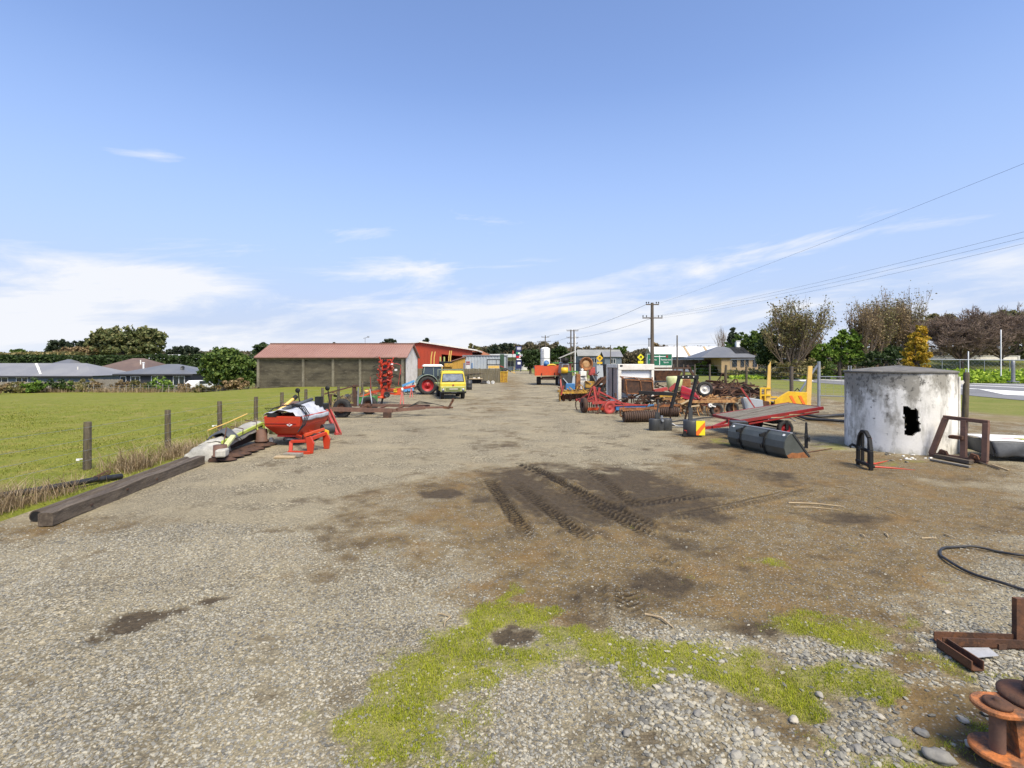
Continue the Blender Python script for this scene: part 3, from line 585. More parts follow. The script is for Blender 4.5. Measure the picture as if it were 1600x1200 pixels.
for pts, wd in (([(1150, 579.3), (1321, 587.8), (1497, 598.8), (1640, 604)], .95), ([(1130, 581.2), (1321, 592.6), (1497, 601.8), (1640, 608.2)], .8), ([(1105, 583.2), (1243, 591), (1500, 606.8), (1528, 608.5)], .75)):
    tag(line(pts, wd).build('road_marking', LINE_W), kind='structure')
for pts in ([(1528, 608.5), (1640, 614.5), (1640, 621), (1568, 617.2)], [(1242, 591.6), (1264, 592.6), (1272, 596), (1252, 596)], [(1290, 585.5), (1310, 585.5), (1314, 587), (1294, 587)]):
    tag(sheet('road_marking', [G(*p)[:2] for p in pts], .052, LINE_W), kind='structure')
# lawn that climbs beyond the road at the right
b = MB(); b.grid([[Vector(((px-800)/800*d, d, .35+2.65*((d-71)/22)+.08*math.sin(px*.05+d*.4))) for px in range(1436, 1860, 16)] for d in (70, 74, 78, 82, 86, 90, 93, 97)], True); tag(b.build('lawn', GRASSLAND), 'bright grass lawn rising beyond the road at the right', 'lawn', kind='structure')
# ------------------------------------------------------------------ foliage builders
def leaf_quads(Pc, size, seed=0, flat=0., elong=1.5):
    r = np.random.default_rng(seed); n = len(Pc)
    a = r.normal(size=(n, 3)); a[:, 2] *= (1-flat); a /= np.linalg.norm(a, axis=1, keepdims=True)+1e-9
    b = r.normal(size=(n, 3)); b -= a*(a*b).sum(1, keepdims=True); b /= np.linalg.norm(b, axis=1, keepdims=True)+1e-9
    s = (size*(.55+.9*r.random(n)))[:, None]; a = a*s*elong*.5; b = b*s*.5
    V = np.stack([Pc-a, Pc-b*.9+a*.1, Pc+a, Pc+b*.9+a*.1], 1).reshape(-1, 3); i = np.arange(n)[:, None]*4
    return V, i+np.array([0, 1, 2, 3])
def crown_points(blobs, n, seed=0, clump=.28, k=46):
    """leaf centres: clumps spread over the outer part of each ellipsoid, so that gaps stay between them"""
    r = np.random.default_rng(seed); vol = np.array([b[3]*b[5] for b in blobs]); out = []
    for b, q in zip(blobs, vol/vol.sum()):
        m = max(20, int(n*q)); nc = max(6, m//k)
        d = r.normal(size=(nc, 3)); d /= np.linalg.norm(d, axis=1, keepdims=True); rad = r.random(nc)**.38
        cc = d*rad[:, None]*np.array(b[3:6])+np.array(b[:3]); cs = clump*(.6+.8*r.random(nc))*min(b[3], b[5])
        i = r.integers(0, nc, m); p = r.normal(size=(m, 3))*.5; p[:, 2] *= .7
        out.append(cc[i]+p*cs[i][:, None])
    return np.concatenate(out)
def trunk_limbs(b, h, r0, tips, seed=0, split=.45):
    rr = random.Random(seed)
    b.path([(0, 0, -.2), (rr.uniform(-.02, .02)*h, 0, h*split*.5), (rr.uniform(-.03, .03)*h, rr.uniform(-.02, .02)*h, h*split)], [r0*1.25, r0, r0*.8], 9)
    s0 = Vector((0, 0, h*split))
    for t in tips:
        t = Vector(t); mid = s0.lerp(t, .5)+Vector((rr.uniform(-.08, .08)*h, rr.uniform(-.08, .08)*h, rr.uniform(0, .08)*h)); z0 = Vector((0, 0, h*split*rr.uniform(.75, 1)))
        b.path([z0, mid, t], [r0*.55, r0*.35, r0*.1], 6)
def tree(name, label, px, py_base, d, blobs, n, size, lf, cat='tree', h=None, r0=.25, group=None, flat=0., z=None, seed=0, clump=.28, bark=None, k=46):
    """blobs: (px, py, half width px, half height px) read at distance d"""
    p = Pd(px, py_base, d); zb = float(gz(p.x, d)) if z is None else z
    B = []
    for q in blobs:
        c = Pd(q[0], q[1], d); rx = q[2]*d/800; rz = q[3]*d/800; dy = q[4] if len(q) > 4 else 0.
        B.append((c.x-p.x, dy, c.z-zb, rx, min(rx, 6+.5*rx)*.85, rz))
    t = thing(name, label, cat, (p.x, d, zb), group=group)
    top = max(b[2]+b[5] for b in B)
    m = MB(); trunk_limbs(m, top, r0, [(b[0]*.9, b[1], b[2]+b[5]*.3) for b in B], seed, .38); m.build('trunk', bark or BARK, t)
    V, F = leaf_quads(crown_points(B, int(n*1.9), seed+5, clump, k), size*.72, seed, flat)
    npmesh('crown', V, F, lf, t)
    return t
def bare_tree(name, label, px, d, h, w, mat_, seed, spread=.5, up=.25, levels=5, r0=.2, leaves=0, lf=None, cat='tree', leafs=.2, n_main=6, trunk_f=.25, kids=(3, 4), z=0., group=None, min_r=.012, arch=0.):
    rr = random.Random(seed); X0 = (px-800)/800*d; t = thing(name, label, cat, (X0, d, z), group=group)
    b = MB(); tb = MB(); tipsl = []
    tb.path([(0, 0, -.2), (rr.uniform(-.05, .05), 0, h*trunk_f*.6), (0, 0, h*trunk_f)], [r0*1.3, r0, r0*.9], 9)
    def grow(p, dr, ln, r, lv):
        q = p+dr*ln*.5+Vector((rr.uniform(-1, 1), rr.uniform(-1, 1), rr.uniform(-1, 1)))*ln*.06; e = p+dr*ln+Vector((0, 0, -arch*ln))
        b.path([p, q, e], [r, r*.8, r*.6], 5 if lv > 3 else (4 if lv > 1 else 3), False)
        if lv <= 2: tipsl.extend([q, e])
        if lv == 0: return
        for i in range(rr.randint(*kids)):
            f = rr.uniform(.35, 1.0); o = p.lerp(q, f*2) if f < .5 else q.lerp(e, f*2-1)
            nd = (dr+Vector((rr.gauss(0, spread), rr.gauss(0, spread), rr.gauss(0, spread*.6)+up))).normalized()
            grow(o, nd, ln*rr.uniform(.55, .8), max(min_r, r*.55), lv-1)
    for i in range(n_main):
        a = 2*math.pi*i/n_main+rr.uniform(-.4, .4); o = Vector((0, 0, h*trunk_f*rr.uniform(.7, 1)))
        k_ = rr.uniform(.15, 1.0); dv = Vector((math.cos(a)*w/h*k_, math.sin(a)*w/h*.8*k_, 1-trunk_f*.5)).normalized()
        grow(o, dv, h*.36*rr.uniform(.8, 1.15), r0*.5, levels-1)
    A_ = np.array(b.v); kz = h/np.percentile(A_[:, 2], 98.5); kx = w/(np.percentile(A_[:, 0], 98)-np.percentile(A_[:, 0], 2)); ky = w*.85/(np.percentile(A_[:, 1], 98)-np.percentile(A_[:, 1], 2))
    b.v = [(p[0]*kx, p[1]*ky, p[2]*kz) for p in b.v]; tb.v = [(p[0], p[1], p[2]*kz) for p in tb.v]; tipsl = [(p[0]*kx, p[1]*ky, p[2]*kz) for p in tipsl]
    tb.build('trunk', BARK, t); b.build('branches', mat_, t)
    if leaves:
        T = np.array([v[:] for v in tipsl]); r2 = np.random.default_rng(seed); i = r2.integers(0, len(T), leaves)
        V, F = leaf_quads(T[i]+r2.normal(size=(leaves, 3))*.22*h/8, leafs, seed); npmesh('leaves', V, F, lf, t)
    return t
def bush(name, label, px, py, d, w, h, n, size, lf, cat='bush', group=None, seed=0, z=None, depth=None, stems=True):
    x = (px-800)/800*d; zb = float(gz(x, d)) if z is None else z; t = thing(name, label, cat, (x, d, zb), group=group)
    r = random.Random(seed); B = [(r.uniform(-.3, .3)*w, r.uniform(-.2, .2)*w, h*(.45+r.uniform(-.1, .15)), w*.33, (depth or w)*.33, h*.45) for _ in range(5)]
    V, F = leaf_quads(crown_points(B, n, seed, .33), size, seed); npmesh('foliage', V, F, lf, t)
    if stems:
        m = MB()
        for q in B: m.path([(0, 0, -.1), (q[0]*.5, q[1]*.5, h*.3), (q[0], q[1], h*.6)], [.03*h, .02*h, .008*h], 5)
        m.build('stem', BARK, t)
    return t
# ------------------------------------------------------------------ left background: trees
tree('gum_tree', 'huge spreading brown green gum tree rising behind the brown roofed house', 200, 560, 120,
     [(165, 526, 20, 13), (188, 530, 24, 18), (215, 528, 26, 16), (238, 534, 17, 20), (160, 545, 24, 12), (205, 548, 40, 12), (236, 522, 14, 8), (150, 536, 14, 10)], 9000, .75, LF_GUM, r0=.8, seed=3, clump=.26)
tree('pine_tree', 'dark ragged pine at the left end of the gum tree', 92, 556, 150, [(88, 545, 12, 12), (98, 540, 10, 9), (80, 549, 10, 8)], 1500, .8, LF_PIN, seed=4, group='dark pines behind the hedge')
tree('pine_tree', 'dark pine just left of the gum tree crown', 122, 556, 150, [(118, 541, 12, 7), (132, 538, 10, 6), (108, 543, 9, 8), (136, 547, 10, 8)], 1500, .8, LF_PIN, seed=5, group='dark pines behind the hedge')
tree('pine_tree', 'low dark pine between the gum tree and the round leafy tree', 280, 560, 140, [(272, 549, 14, 7), (288, 547, 14, 6), (300, 549, 12, 6)], 1500, .8, LF_PIN, seed=6, group='dark pines behind the hedge')
tree('brown_tree', 'brownish tree in front of the pines behind the grey roofed house', 105, 565, 118, [(95, 552, 20, 9), (120, 551, 22, 9), (140, 552, 16, 9)], 2200, .6, LF_BRN, seed=7)
tree('olive_tree', 'olive green shrubby tree above the hedge at far left', 28, 570, 110, [(26, 553, 14, 8), (40, 556, 16, 6), (8, 558, 12, 6)], 1500, .5, LF_GRN, seed=8)
tree('leafy_tree', 'round bright green leafy tree beside the concrete shed', 350, 600, 66, [(345, 566, 26, 22), (365, 572, 26, 24), (330, 576, 18, 20), (378, 576, 20, 22), (350, 552, 20, 12), (352, 588, 30, 14), (382, 592, 14, 12)], 9000, .34, LF_GRN, seed=9, clump=.24)
tree('leafy_tree', 'smaller dark green tree squeezed against the left end of the concrete shed', 402, 600, 72, [(402, 572, 16, 22), (410, 550, 14, 12), (398, 590, 12, 12)], 2600, .38, LF_HDG, seed=10)
bush('brown_bush', 'twiggy brown bush at the far paddock fence near the shed', 368, 600, 62, 4.4, 1.5, 1500, .22, LF_BRN, seed=11)
tree('conifer', 'dark conifer tops showing over the ridge of the concrete shed', 412, 566, 92, [(412, 544, 9, 8), (425, 545, 8, 6), (404, 548, 8, 8)], 1500, .5, LF_HDG, seed=12)
tree('round_tree', 'dark round tree top over the red shed roof', 607, 560, 150, [(605, 534, 7, 5), (612, 536, 8, 6), (598, 538, 6, 4)], 900, .7, LF_PIN, seed=13)
tree('round_tree', 'tiny dark tree top above the peak of the red shed', 666, 560, 150, [(666, 533, 5, 4)], 400, .7, LF_PIN, seed=14)
tree('round_tree', 'small dark tree top over the middle of the pink roof', 523, 560, 150, [(523, 540, 6, 4)], 400, .7, LF_PIN, seed=15)
# long clipped hedge behind the houses: a wall of leaves on a core
def hedge(name, label, px0, px1, d, ztop, seed, lf=LF_HDG, zb=-1.5, n=9000, size=.32, cat='hedge', depth=1.6):
    x0 = (px0-800)/800*d; x1 = (px1-800)/800*d; t = thing(name, label, cat, ((x0+x1)/2, d, zb)); r = np.random.default_rng(seed); L_ = x1-x0; h = ztop-zb
    x = (r.random(n)-.5)*L_; top = h*(1-.10*fbm(x*.25, x*0, seed)); side = r.random(n)
    z = np.where(side < .6, r.random(n)*top, top*(.94+.08*r.random(n))); y = np.where(side < .6, -depth/2-.2*r.random(n), (r.random(n)-.5)*depth)
    V, F = leaf_quads(np.stack([x, y, z], 1), size, seed); npmesh('foliage', V, F, lf, t)
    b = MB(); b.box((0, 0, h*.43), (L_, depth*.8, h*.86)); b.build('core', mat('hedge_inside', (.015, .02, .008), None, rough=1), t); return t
hedge('hedge', 'long dark clipped hedge behind the houses left of the shed', -190, 318, 98, 4.15, 3, n=17000, size=.4)
hedge('hedge', 'lighter uneven hedge line above the dark hedge at far left', -230, 130, 108, 4.9, 4, lf=LF_OLV, n=7000, size=.5)
def wood(name, label, px0, px1, d, zt, n, lf, seed, size=.9, cat='wood', depth=20, zb=-1.5):
    r = np.random.default_rng(seed); x0 = (px0-800)/800*d; x1 = (px1-800)/800*d; x = x0+(x1-x0)*r.random(n); cl = fbm(x*.07*200/d, x*0+seed, seed, 4); top = np.minimum(zt*(.25+1.1*cl), zt*.86+.06*zt*np.sin(x*.9))
    z = zb+(top-zb)*r.random(n)**.7; y = d+depth*(r.random(n)-.5)
    V, F = leaf_quads(np.stack([x, y, z], 1), size, seed); return tag(npmesh(name, V, F, lf), label, cat, kind='stuff')
wood('far_wood', 'far brown and green tree line on the left horizon', -260, 470, 230, 8.5, 22000, LF_FAR, 21, .9)
wood('far_wood', 'far tree line behind the fuel station', 735, 870, 260, 14, 15000, LF_FAR, 22, .9)
wood('far_wood', 'far wooded rise behind the grey houses in the middle', 860, 1180, 300, 13, 20000, LF_FAR, 23, 1.1)
wood('far_wood', 'far tree line at the right behind the roadside trees', 1130, 1700, 210, 10, 20000, LF_FAR, 24, .9)
wood('far_wood', 'low dim bush line filling the horizon between buildings', -300, 1900, 420, 8, 30000, LF_FAR, 25, 1.6)
tree('pine_tree', 'dark pine clump behind the fuel station roof', 785, 566, 210, [(778, 545, 12, 7), (790, 541, 9, 6), (770, 549, 10, 6), (802, 546, 6, 5), (799, 541, 4, 3)], 2200, 1.0, LF_PIN, seed=26)
tree('conifer', 'slim dark tree at the right eave of the red shed', 738, 560, 130, [(738, 545, 5, 10), (746, 550, 6, 8)], 800, .6, LF_OLV, seed=27)
tree('dark_shrub_tree', 'dark rounded shrub tree on the lane beside the fuel sign', 829, 583, 118, [(822, 557, 9, 10), (832, 560, 12, 12), (840, 556, 7, 9), (828, 569, 9, 8)], 3600, .45, LF_HDG, seed=28, r0=.25)
tree('dark_shrub_tree', 'dark round topped tree right of the white tank tower', 874, 575, 140, [(874, 549, 12, 8), (866, 556, 10, 9), (884, 556, 9, 9)], 3000, .5, LF_HDG, seed=29)
tree('green_tree', 'small green tree beside the brown bare trees behind the yellow sign', 968, 570, 170, [(965, 550, 6, 9), (974, 548, 5, 8), (958, 556, 6, 6)], 1200, .7, LF_GRN, seed=30)
tree('brown_tree', 'leafless looking brown clump right of the main power pole', 1030, 566, 150, [(1028, 543, 10, 7), (1040, 547, 10, 6)], 1300, .6, LF_BRN, seed=31)
# ------------------------------------------------------------------ right background: trees beyond the road
bare_tree('bare_poplar', 'slim leafless pale tree left of the small dark conifer', 1129, 120, 10.5, 2.2, TWIG, 41, spread=.22, up=.5, levels=4, r0=.14, n_main=7, min_r=.02)
tree('conifer', 'small dark conifer standing over the brick house roof', 1145, 575, 115, [(1146, 518, 5, 6), (1145, 527, 8, 8), (1146, 537, 9, 7)], 1400, .5, LF_PIN, seed=42)
tree('spreading_tree', 'wide dark green tree behind the brick house', 1170, 580, 104, [(1150, 540, 18, 9), (1172, 529, 22, 11), (1198, 527, 20, 11), (1185, 540, 22, 14), (1135, 546, 12, 7)], 4200, .5, LF_GRN, seed=43)
tree('dark_tree', 'dark green tree at the right end of the brick house', 1200, 590, 82, [(1198, 543, 16, 20), (1205, 560, 15, 12), (1188, 560, 10, 9)], 3600, .38, LF_HDG, seed=44)
bare_tree('brown_tree', 'tall autumn brown tree fanning up beside the dark green tree', 1238, 80, 11.5, 7.6, TWIG, 45, spread=.25, up=.32, levels=5, r0=.22, leaves=8500, lf=LF_OLV, leafs=.2, n_main=16, trunk_f=.04, min_r=.016)
bare_tree('brown_tree', 'lower thin brown tree right of the tall autumn tree', 1264, 84, 7.6, 4.5, TWIG, 46, spread=.3, up=.3, levels=4, r0=.15, leaves=2500, lf=LF_BRN, leafs=.2, n_main=12, trunk_f=.04, min_r=.016)
tree('green_tree', 'bright green tree between the two groups of brown trees', 1312, 590, 80, [(1322, 528, 17, 14), (1338, 540, 16, 17), (1308, 543, 17, 13), (1325, 556, 24, 14), (1284, 550, 16, 14), (1275, 558, 10, 10)], 6000, .36, LF_BRT, seed=47, clump=.25)
for k, (px, hh, ww, sd, lab) in enumerate(((1350, 11.0, 4.4, 51, 'leftmost of the tall brown thinning poplars'), (1374, 12.0, 4.2, 52, 'second tall brown poplar with sparse leaves'), (1396, 12.8, 4.6, 53, 'tallest brown poplar in the middle of the row'), (1422, 13.0, 4.2, 54, 'tall spindly poplar behind the golden conifer'))):
    bare_tree('brown_poplar', lab, px, 80+k*2, hh, ww, TWIG, sd, spread=.2, up=.42, levels=5, r0=.2, leaves=4600, lf=LF_BRN if k % 2 == 0 else LF_OLV, leafs=.18, n_main=13, trunk_f=.04, min_r=.015, group='brown poplars beyond the road')
bush('bush', 'brown green undergrowth at the foot of the tall autumn tree', 1236, 0, 79, 7.5, 3.2, 2400, .26, LF_OLV, seed=48)
bush('bush', 'low green scrub between the autumn tree and the bright green tree', 1282, 0, 80, 4.5, 3.6, 1500, .26, LF_GRN, seed=49)
tree('dark_bush_tree', 'dark undergrowth tree at the foot of the brown poplars', 1385, 590, 78, [(1378, 560, 26, 12), (1395, 556, 14, 14), (1350, 566, 16, 8)], 2600, .34, LF_HDG, seed=55)
tree('golden_conifer', 'golden yellow conifer glowing beside the grey branches', 1433, 585, 64, [(1438, 517, 8, 9), (1432, 528, 14, 10), (1435, 541, 18, 11), (1432, 555, 22, 10), (1430, 566, 20, 8), (1436, 575, 16, 6)], 6500, .25, LF_YEL, seed=56, clump=.3, k=70)
tree('olive_tree', 'pale olive tree top behind the golden conifer', 1470, 585, 100, [(1460, 500, 16, 9), (1482, 498, 12, 8), (1450, 512, 12, 8), (1470, 520, 16, 12)], 2600, .45, LF_OLV, seed=57)
bare_tree('bare_tree', 'broad leafless tree with a short thick trunk on the lawn', 1502, 80, 8.4, 11.5, TWIG_R, 58, spread=.5, up=.12, levels=6, r0=.27, n_main=15, trunk_f=.2, kids=(3, 5), min_r=.022, z=1.35)
bare_tree('bare_tree', 'wide leafless tree with drooping twigs at the right edge', 1565, 86, 8.8, 13, TWIG_R, 59, spread=.5, up=.12, levels=6, r0=.25, n_main=14, trunk_f=.2, kids=(3, 5), min_r=.024, z=2.0)
tree('brown_green_tree', 'rust tinged evergreen at the right edge behind the bare trees', 1590, 590, 95, [(1575, 500, 22, 14), (1600, 505, 26, 18), (1560, 515, 16, 12), (1610, 540, 30, 20)], 4000, .5, LF_GUM, seed=60)
# shrubs of the far paddock fence
sh = [(-20, 60, 3.4, 1.7, LF_BRN), (18, 66, 4.5, 1.8, LF_OLV), (52, 66, 2.6, 1.7, LF_BRT), (78, 68, 4.4, 2.1, LF_HDG), (100, 69, 3.2, 2.0, LF_GRN), (126, 70, 3.6, 2.0, LF_OLV), (150, 71, 2.2, 1.5, LF_BRN), (192, 71, 3.0, 1.6, LF_BRN), (214, 71, 3.2, 1.7, LF_OLV), (256, 70, 3.6, 2.2, LF_BRT), (290, 70, 3.4, 1.3, LF_BRN), (322, 68, 3.2, 1.2, LF_OLV), (236, 71, 2.4, 1.3, LF_GRN)]
lab = ['brown shrub beyond the far fence at the left frame edge', 'olive shrub in front of the grey house windows', 'small bright green shrub before the pale paling fence', 'dark full shrub left of the yellowish shrub', 'green shrub in front of the grey house corner', 'olive shrub at the right end of the grey house', 'low brown shrub before the pale boards', 'low brown shrub before the charcoal house', 'olive shrub below the charcoal house window', 'tall bright green shrub in front of the charcoal house', 'straw brown shrub right of the charcoal house', 'low olive shrub between charcoal house and leafy tree', 'small green shrub left of the bright green one']
for k, (px, d, ww, hh, lf) in enumerate(sh): bush('shrub', lab[k], px, 0, d+1.5, ww, hh, 900, .2, lf, cat='shrub', group='shrubs behind the far paddock fence', seed=80+k)
n = 5000; r_ = np.random.default_rng(91); px = -60+480*r_.random(n); d = 69+r_.random(n)*1.8; x = (px-800)/800*d; k = r_.random(n) < np.clip((fbm(x*.4, x*0, 92)-.25)*2.5, .1, 1); x, d = x[k], d[k]
blades('dry_grass', x, d, gz(x, d), .3+.7*r_.random(len(x)), np.full(len(x), .05), LF_DRY, 'dry tall grass along the far paddock fence', 'dry grass', lean=.6, seed=9)
# weeds along the far side of the road
def weeds(name, label, px0, px1, d0, d1, n, h, lf, seed, size=.3, rise=0.):
    r = np.random.default_rng(seed); px = px0+(px1-px0)*r.random(n); d = d0+(d1-d0)*r.random(n); x = (px-800)/800*d; z = rise*(d-d0)/(d1-d0)+h*r.random(n)*(.3+fbm(x*.5, d*.5, seed))
    V, F = leaf_quads(np.stack([x, d, z], 1), size, seed); return tag(npmesh(name, V, F, lf), label, 'weeds', kind='stuff')
weeds('roadside_weeds', 'lush green weeds along the far edge of the road', 1440, 1780, 64, 74, 12000, 1.1, LF_WEED, 93, rise=.8)
weeds('roadside_weeds', 'scrubby green and brown growth under the pipe fence', 1135, 1450, 84, 92, 7000, 1.6, LF_OLV, 94, .35)
weeds('roadside_weeds', 'bright grass strip at the road edge below the dark trees', 1140, 1460, 80, 84, 4000, .7, LF_WEED, 95, .3)
bush('bush', 'yellow green rounded bush in front of the long pale roof', 1110, 0, 104, 7, 2.9, 2200, .4, LF_BRT, seed=96)
bush('bush', 'dark green bush between the rounded bush and the brick house', 1128, 0, 100, 4, 2.2, 900, .4, LF_HDG, seed=97)
# ------------------------------------------------------------------ buildings
def hip_roof(b, x0, x1, y0, y1, z0, z1, hip, ov=.4, t=.14):
    x0 -= ov; x1 += ov; y0 -= ov; y1 += ov; ym = (y0+y1)/2
    a, c, d, e = (x0, y0, z0), (x1, y0, z0), (x1, y1, z0), (x0, y1, z0); r1, r2 = (x0+hip, ym, z1), (x1-hip, ym, z1)
    b.add([a, c, d, e, r1, r2], [(0, 1, 5, 4), (2, 3, 4, 5), (1, 2, 5), (3, 0, 4), (3, 2, 1, 0)])
def gable_roof(b, x0, x1, y0, y1, z0, z1, axis='x', ov=.3, t=.1):
    if axis == 'x':
        ym = (y0+y1)/2; s = (z1-z0)/(ym-y0); e = ov
        for sg, ya in ((1, y0-e), (-1, y1+e)):
            za = z0-s*e; b.hull([Vector((x0-ov, ya, za)), Vector((x1+ov, ya, za)), Vector((x1+ov, ym, z1)), Vector((x0-ov, ym, z1))], [Vector((x0-ov, ya, za+t)), Vector((x1+ov, ya, za+t)), Vector((x1+ov, ym, z1+t)), Vector((x0-ov, ym, z1+t))])
    else:
        xm = (x0+x1)/2; s = (z1-z0)/(xm-x0); e = ov
        for xa in (x0-e, x1+e):
            za = z0-s*e; b.hull([Vector((xa, y0-ov, za)), Vector((xa, y1+ov, za)), Vector((xm, y1+ov, z1)), Vector((xm, y0-ov, z1))], [Vector((xa, y0-ov, za+t)), Vector((xa, y1+ov, za+t)), Vector((xm, y1+ov, z1+t)), Vector((xm, y0-ov, z1+t))])
def window(par, x, z, w, h, y, fr=WHITE_C, mull=1):
    b = MB(); f = .07
    for zz_ in (z-h/2+f/2, z+h/2-f/2): b.box((x, y-.03, zz_), (w, .08, f))
    for k in range(mull+2): b.box((x-w/2+f/2+k*(w-f)/(mull+1), y-.03, z), (f, .08, h-2*f))
    o = b.build('window', fr, par); g = MB(); g.box((x, y+.0, z), (w-.02, .03, h-.02)); g.build('pane', GLASS, o); return o
def wbox(par, x0, x1, y0, y1, z1, m, z0=-.3, name='wall'):
    b = MB(); b.box(((x0+x1)/2, (y0+y1)/2, (z0+z1)/2), (x1-x0, y1-y0, z1-z0)); return b.build(name, m, par)
def ribs(b, x0, x1, y, z0, z1, step, w=.06, dpt=.03):
    x = x0
    while x < x1: b.box((x, y, (z0+z1)/2), (w, dpt, z1-z0)); x += step
# concrete shed
S = thing('concrete_shed', 'long stained concrete shed with a faded pinkish red iron roof', 'shed', (-19.4, 55, 0)); L2 = 7.95; D2 = 7.2; zE = 3.25
b = MB(); b.box((0, .12, zE/2-.1), (2*L2, .24, zE+.2)); b.box((0, D2-.12, zE/2-.1), (2*L2, .24, zE+.2)); wall_ = b.build('wall', SHED_W, S)
b = MB()
for x in (-L2+.12, -3.0, 0.2, 3.1, 5.4, L2-.3): b.box((x, -.05, zE/2), (.26, .16, zE-.02))
b.box((0, -.02, zE-.16), (2*L2-.02, .1, .26)); b.build('pilaster', SHED_L, wall_)
b = MB()
for k in range(9): b.box((0, -.001, .3+k*.33), (2*L2-.3, .01, .009))
b.build('board_mark', SHED_L, wall_)
for sx_ in (-1, 1):
    b = MB(); b.prism([(0, -.2), (D2-.48, -.2), (D2-.48, zE), (D2/2-.24, 4.6), (0, zE)], .24, Matrix.Translation((sx_*(L2-.12), .24, 0)) @ Matrix.Rotation(R(90), 4, 'Z')); b.build('gable', SHED_G, S)
b = MB(); gable_roof(b, -L2, L2, 0, D2, zE+.02, 4.72, 'x', ov=.25); rf = b.build('roof', ROOF_PK, S)
b = MB(); sl = math.atan2(4.72-zE, D2/2)
for k in range(62): x = -L2-.2+k*(2*L2+.4)/61; b.bar((x, -.24, zE+.03), (x, D2/2, 4.84), .05, .05)
b.build('roof_rib', ROOF_PK, rf)
b = MB(); b.box((0, D2/2, 4.86), (2*L2+.5, .5, .06)); b.build('ridge_cap', ROOF_PK, rf); b = MB(); b.tube((-L2-.2, -.36, zE-.09), (L2+.2, -.36, zE-.09), .06); b.build('gutter', RUST_PL, S)
b = MB(); p = Pd(562, 541, 56.5); b.tube((p.x+19.4, D2/2, 4.85), (p.x+19.4, D2/2, 5.55), .03, n=6); b.bar((p.x+19.2, D2/2, 5.42), (p.x+19.75, D2/2, 5.58), .05); b.box((p.x+19.75, D2/2, 5.6), (.2, .2, .16)); b.build('roof_vane', GALV, S)
# red shed behind
S = thing('red_shed', 'big brick red gabled machinery shed with a dark open bay', 'shed', (-14.4, 80, 0)); W2 = 8.2; zr = 5.75; ze = 4.55
op = [(3.4, 0), (3.4, 3.95), (7.2, 3.7), (7.2, 0)]
b = MB(); b.prism([(-W2-5, 0), (3.4, 0), (3.4, 3.95), (7.2, 3.6), (7.2, 0), (W2, 0), (W2, ze), (0, zr), (-W2-5, ze-.3)], .2); b.build('wall', CLAD_RED, S)
b = MB(); ribs(b, -W2-4.8, 3.3, -.12, 0.1, 4.5, .55, .05, .03); b.build('cladding_rib', CLAD_RED, S)
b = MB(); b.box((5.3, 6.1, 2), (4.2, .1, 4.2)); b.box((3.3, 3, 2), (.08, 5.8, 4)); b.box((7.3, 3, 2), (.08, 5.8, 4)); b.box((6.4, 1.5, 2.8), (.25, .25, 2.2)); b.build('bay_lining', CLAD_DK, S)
for sg, xa, za in ((1, W2+.7, ze-.1), (-1, -W2-5.3, ze-.35)):
    b = MB(); b.hull([Vector((0, -.5, zr+.02)), Vector((xa, -.5, za)), Vector((xa, 14, za)), Vector((0, 14, zr+.02))], [Vector((0, -.5, zr+.16)), Vector((xa, -.5, za+.14)), Vector((xa, 14, za+.14)), Vector((0, 14, zr+.16))]); rr_ = b.build('roof', CLAD_RED if sg > 0 else ROOF_WH, S)
b = MB(); b.bar((W2+.72, -.52, ze+.02), (0, -.52, zr+.16), .06, .2); b.bar((W2+.76, -.5, ze-.02), (W2+.76, 14, ze-.02), .1, .2); b.build('barge_board', WHITE, S)
# brown-roofed cottage and ochre shed behind the container
S = thing('cottage', 'small cottage with terracotta hip roof peeping over the container', 'house', (-7.0, 92, 0)); wbox(S, -3.3, 3.3, 0, 6, 3.7, WALL_OCH); b = MB(); hip_roof(b, -3.3, 3.3, 0, 6, 3.7, 4.9, 2.6, .5); rf = b.build('roof', TILE_OR, S); b = MB(); b.box((0, -.55, 3.66), (7.8, .1, .16)); b.build('gutter', WHITE, S)
S = thing('board_shed', 'ochre yellow timber lean to shed left of the container', 'shed', (-7.65, 74, 0)); b = MB(); b.prism([(-.95, 0), (1.0, 0), (1.0, 3.35), (-.95, 2.75)], 3.0); b.build('wall', WALL_OCH, S); b = MB(); b.bar((-1.15, 0, 2.78), (1.15, 0, 3.5), 3.4, .1); b.build('roof', ROOF_PK, S); b = MB(); ribs(b, -.9, 1, -1.52, 0.1, 2.7, .22, .04, .03); b.build('board', WALL_OCH, S)
# container-like steel store
S = thing('steel_container', 'pale blue grey ribbed steel container behind the timber fence', 'container', (-4.0, 73, 0)); wbox(S, -3.0, 3.35, 0, 2.6, 3.62, CONT, z0=0); b = MB(); ribs(b, -2.9, 3.35, -.03, .15, 3.5, .42, .2, .06); b.build('rib', CONT, S)
for z in (3.66, .08): b = MB(); b.box((.17, -.05, z), (6.5, .16, .13)); b.build('rail', GREY, S)
for x in (-2.95, 3.3): b = MB(); b.box((x, -.075, 1.8), (.16, .14, 3.55)); b.build('corner_post', GREY, S)
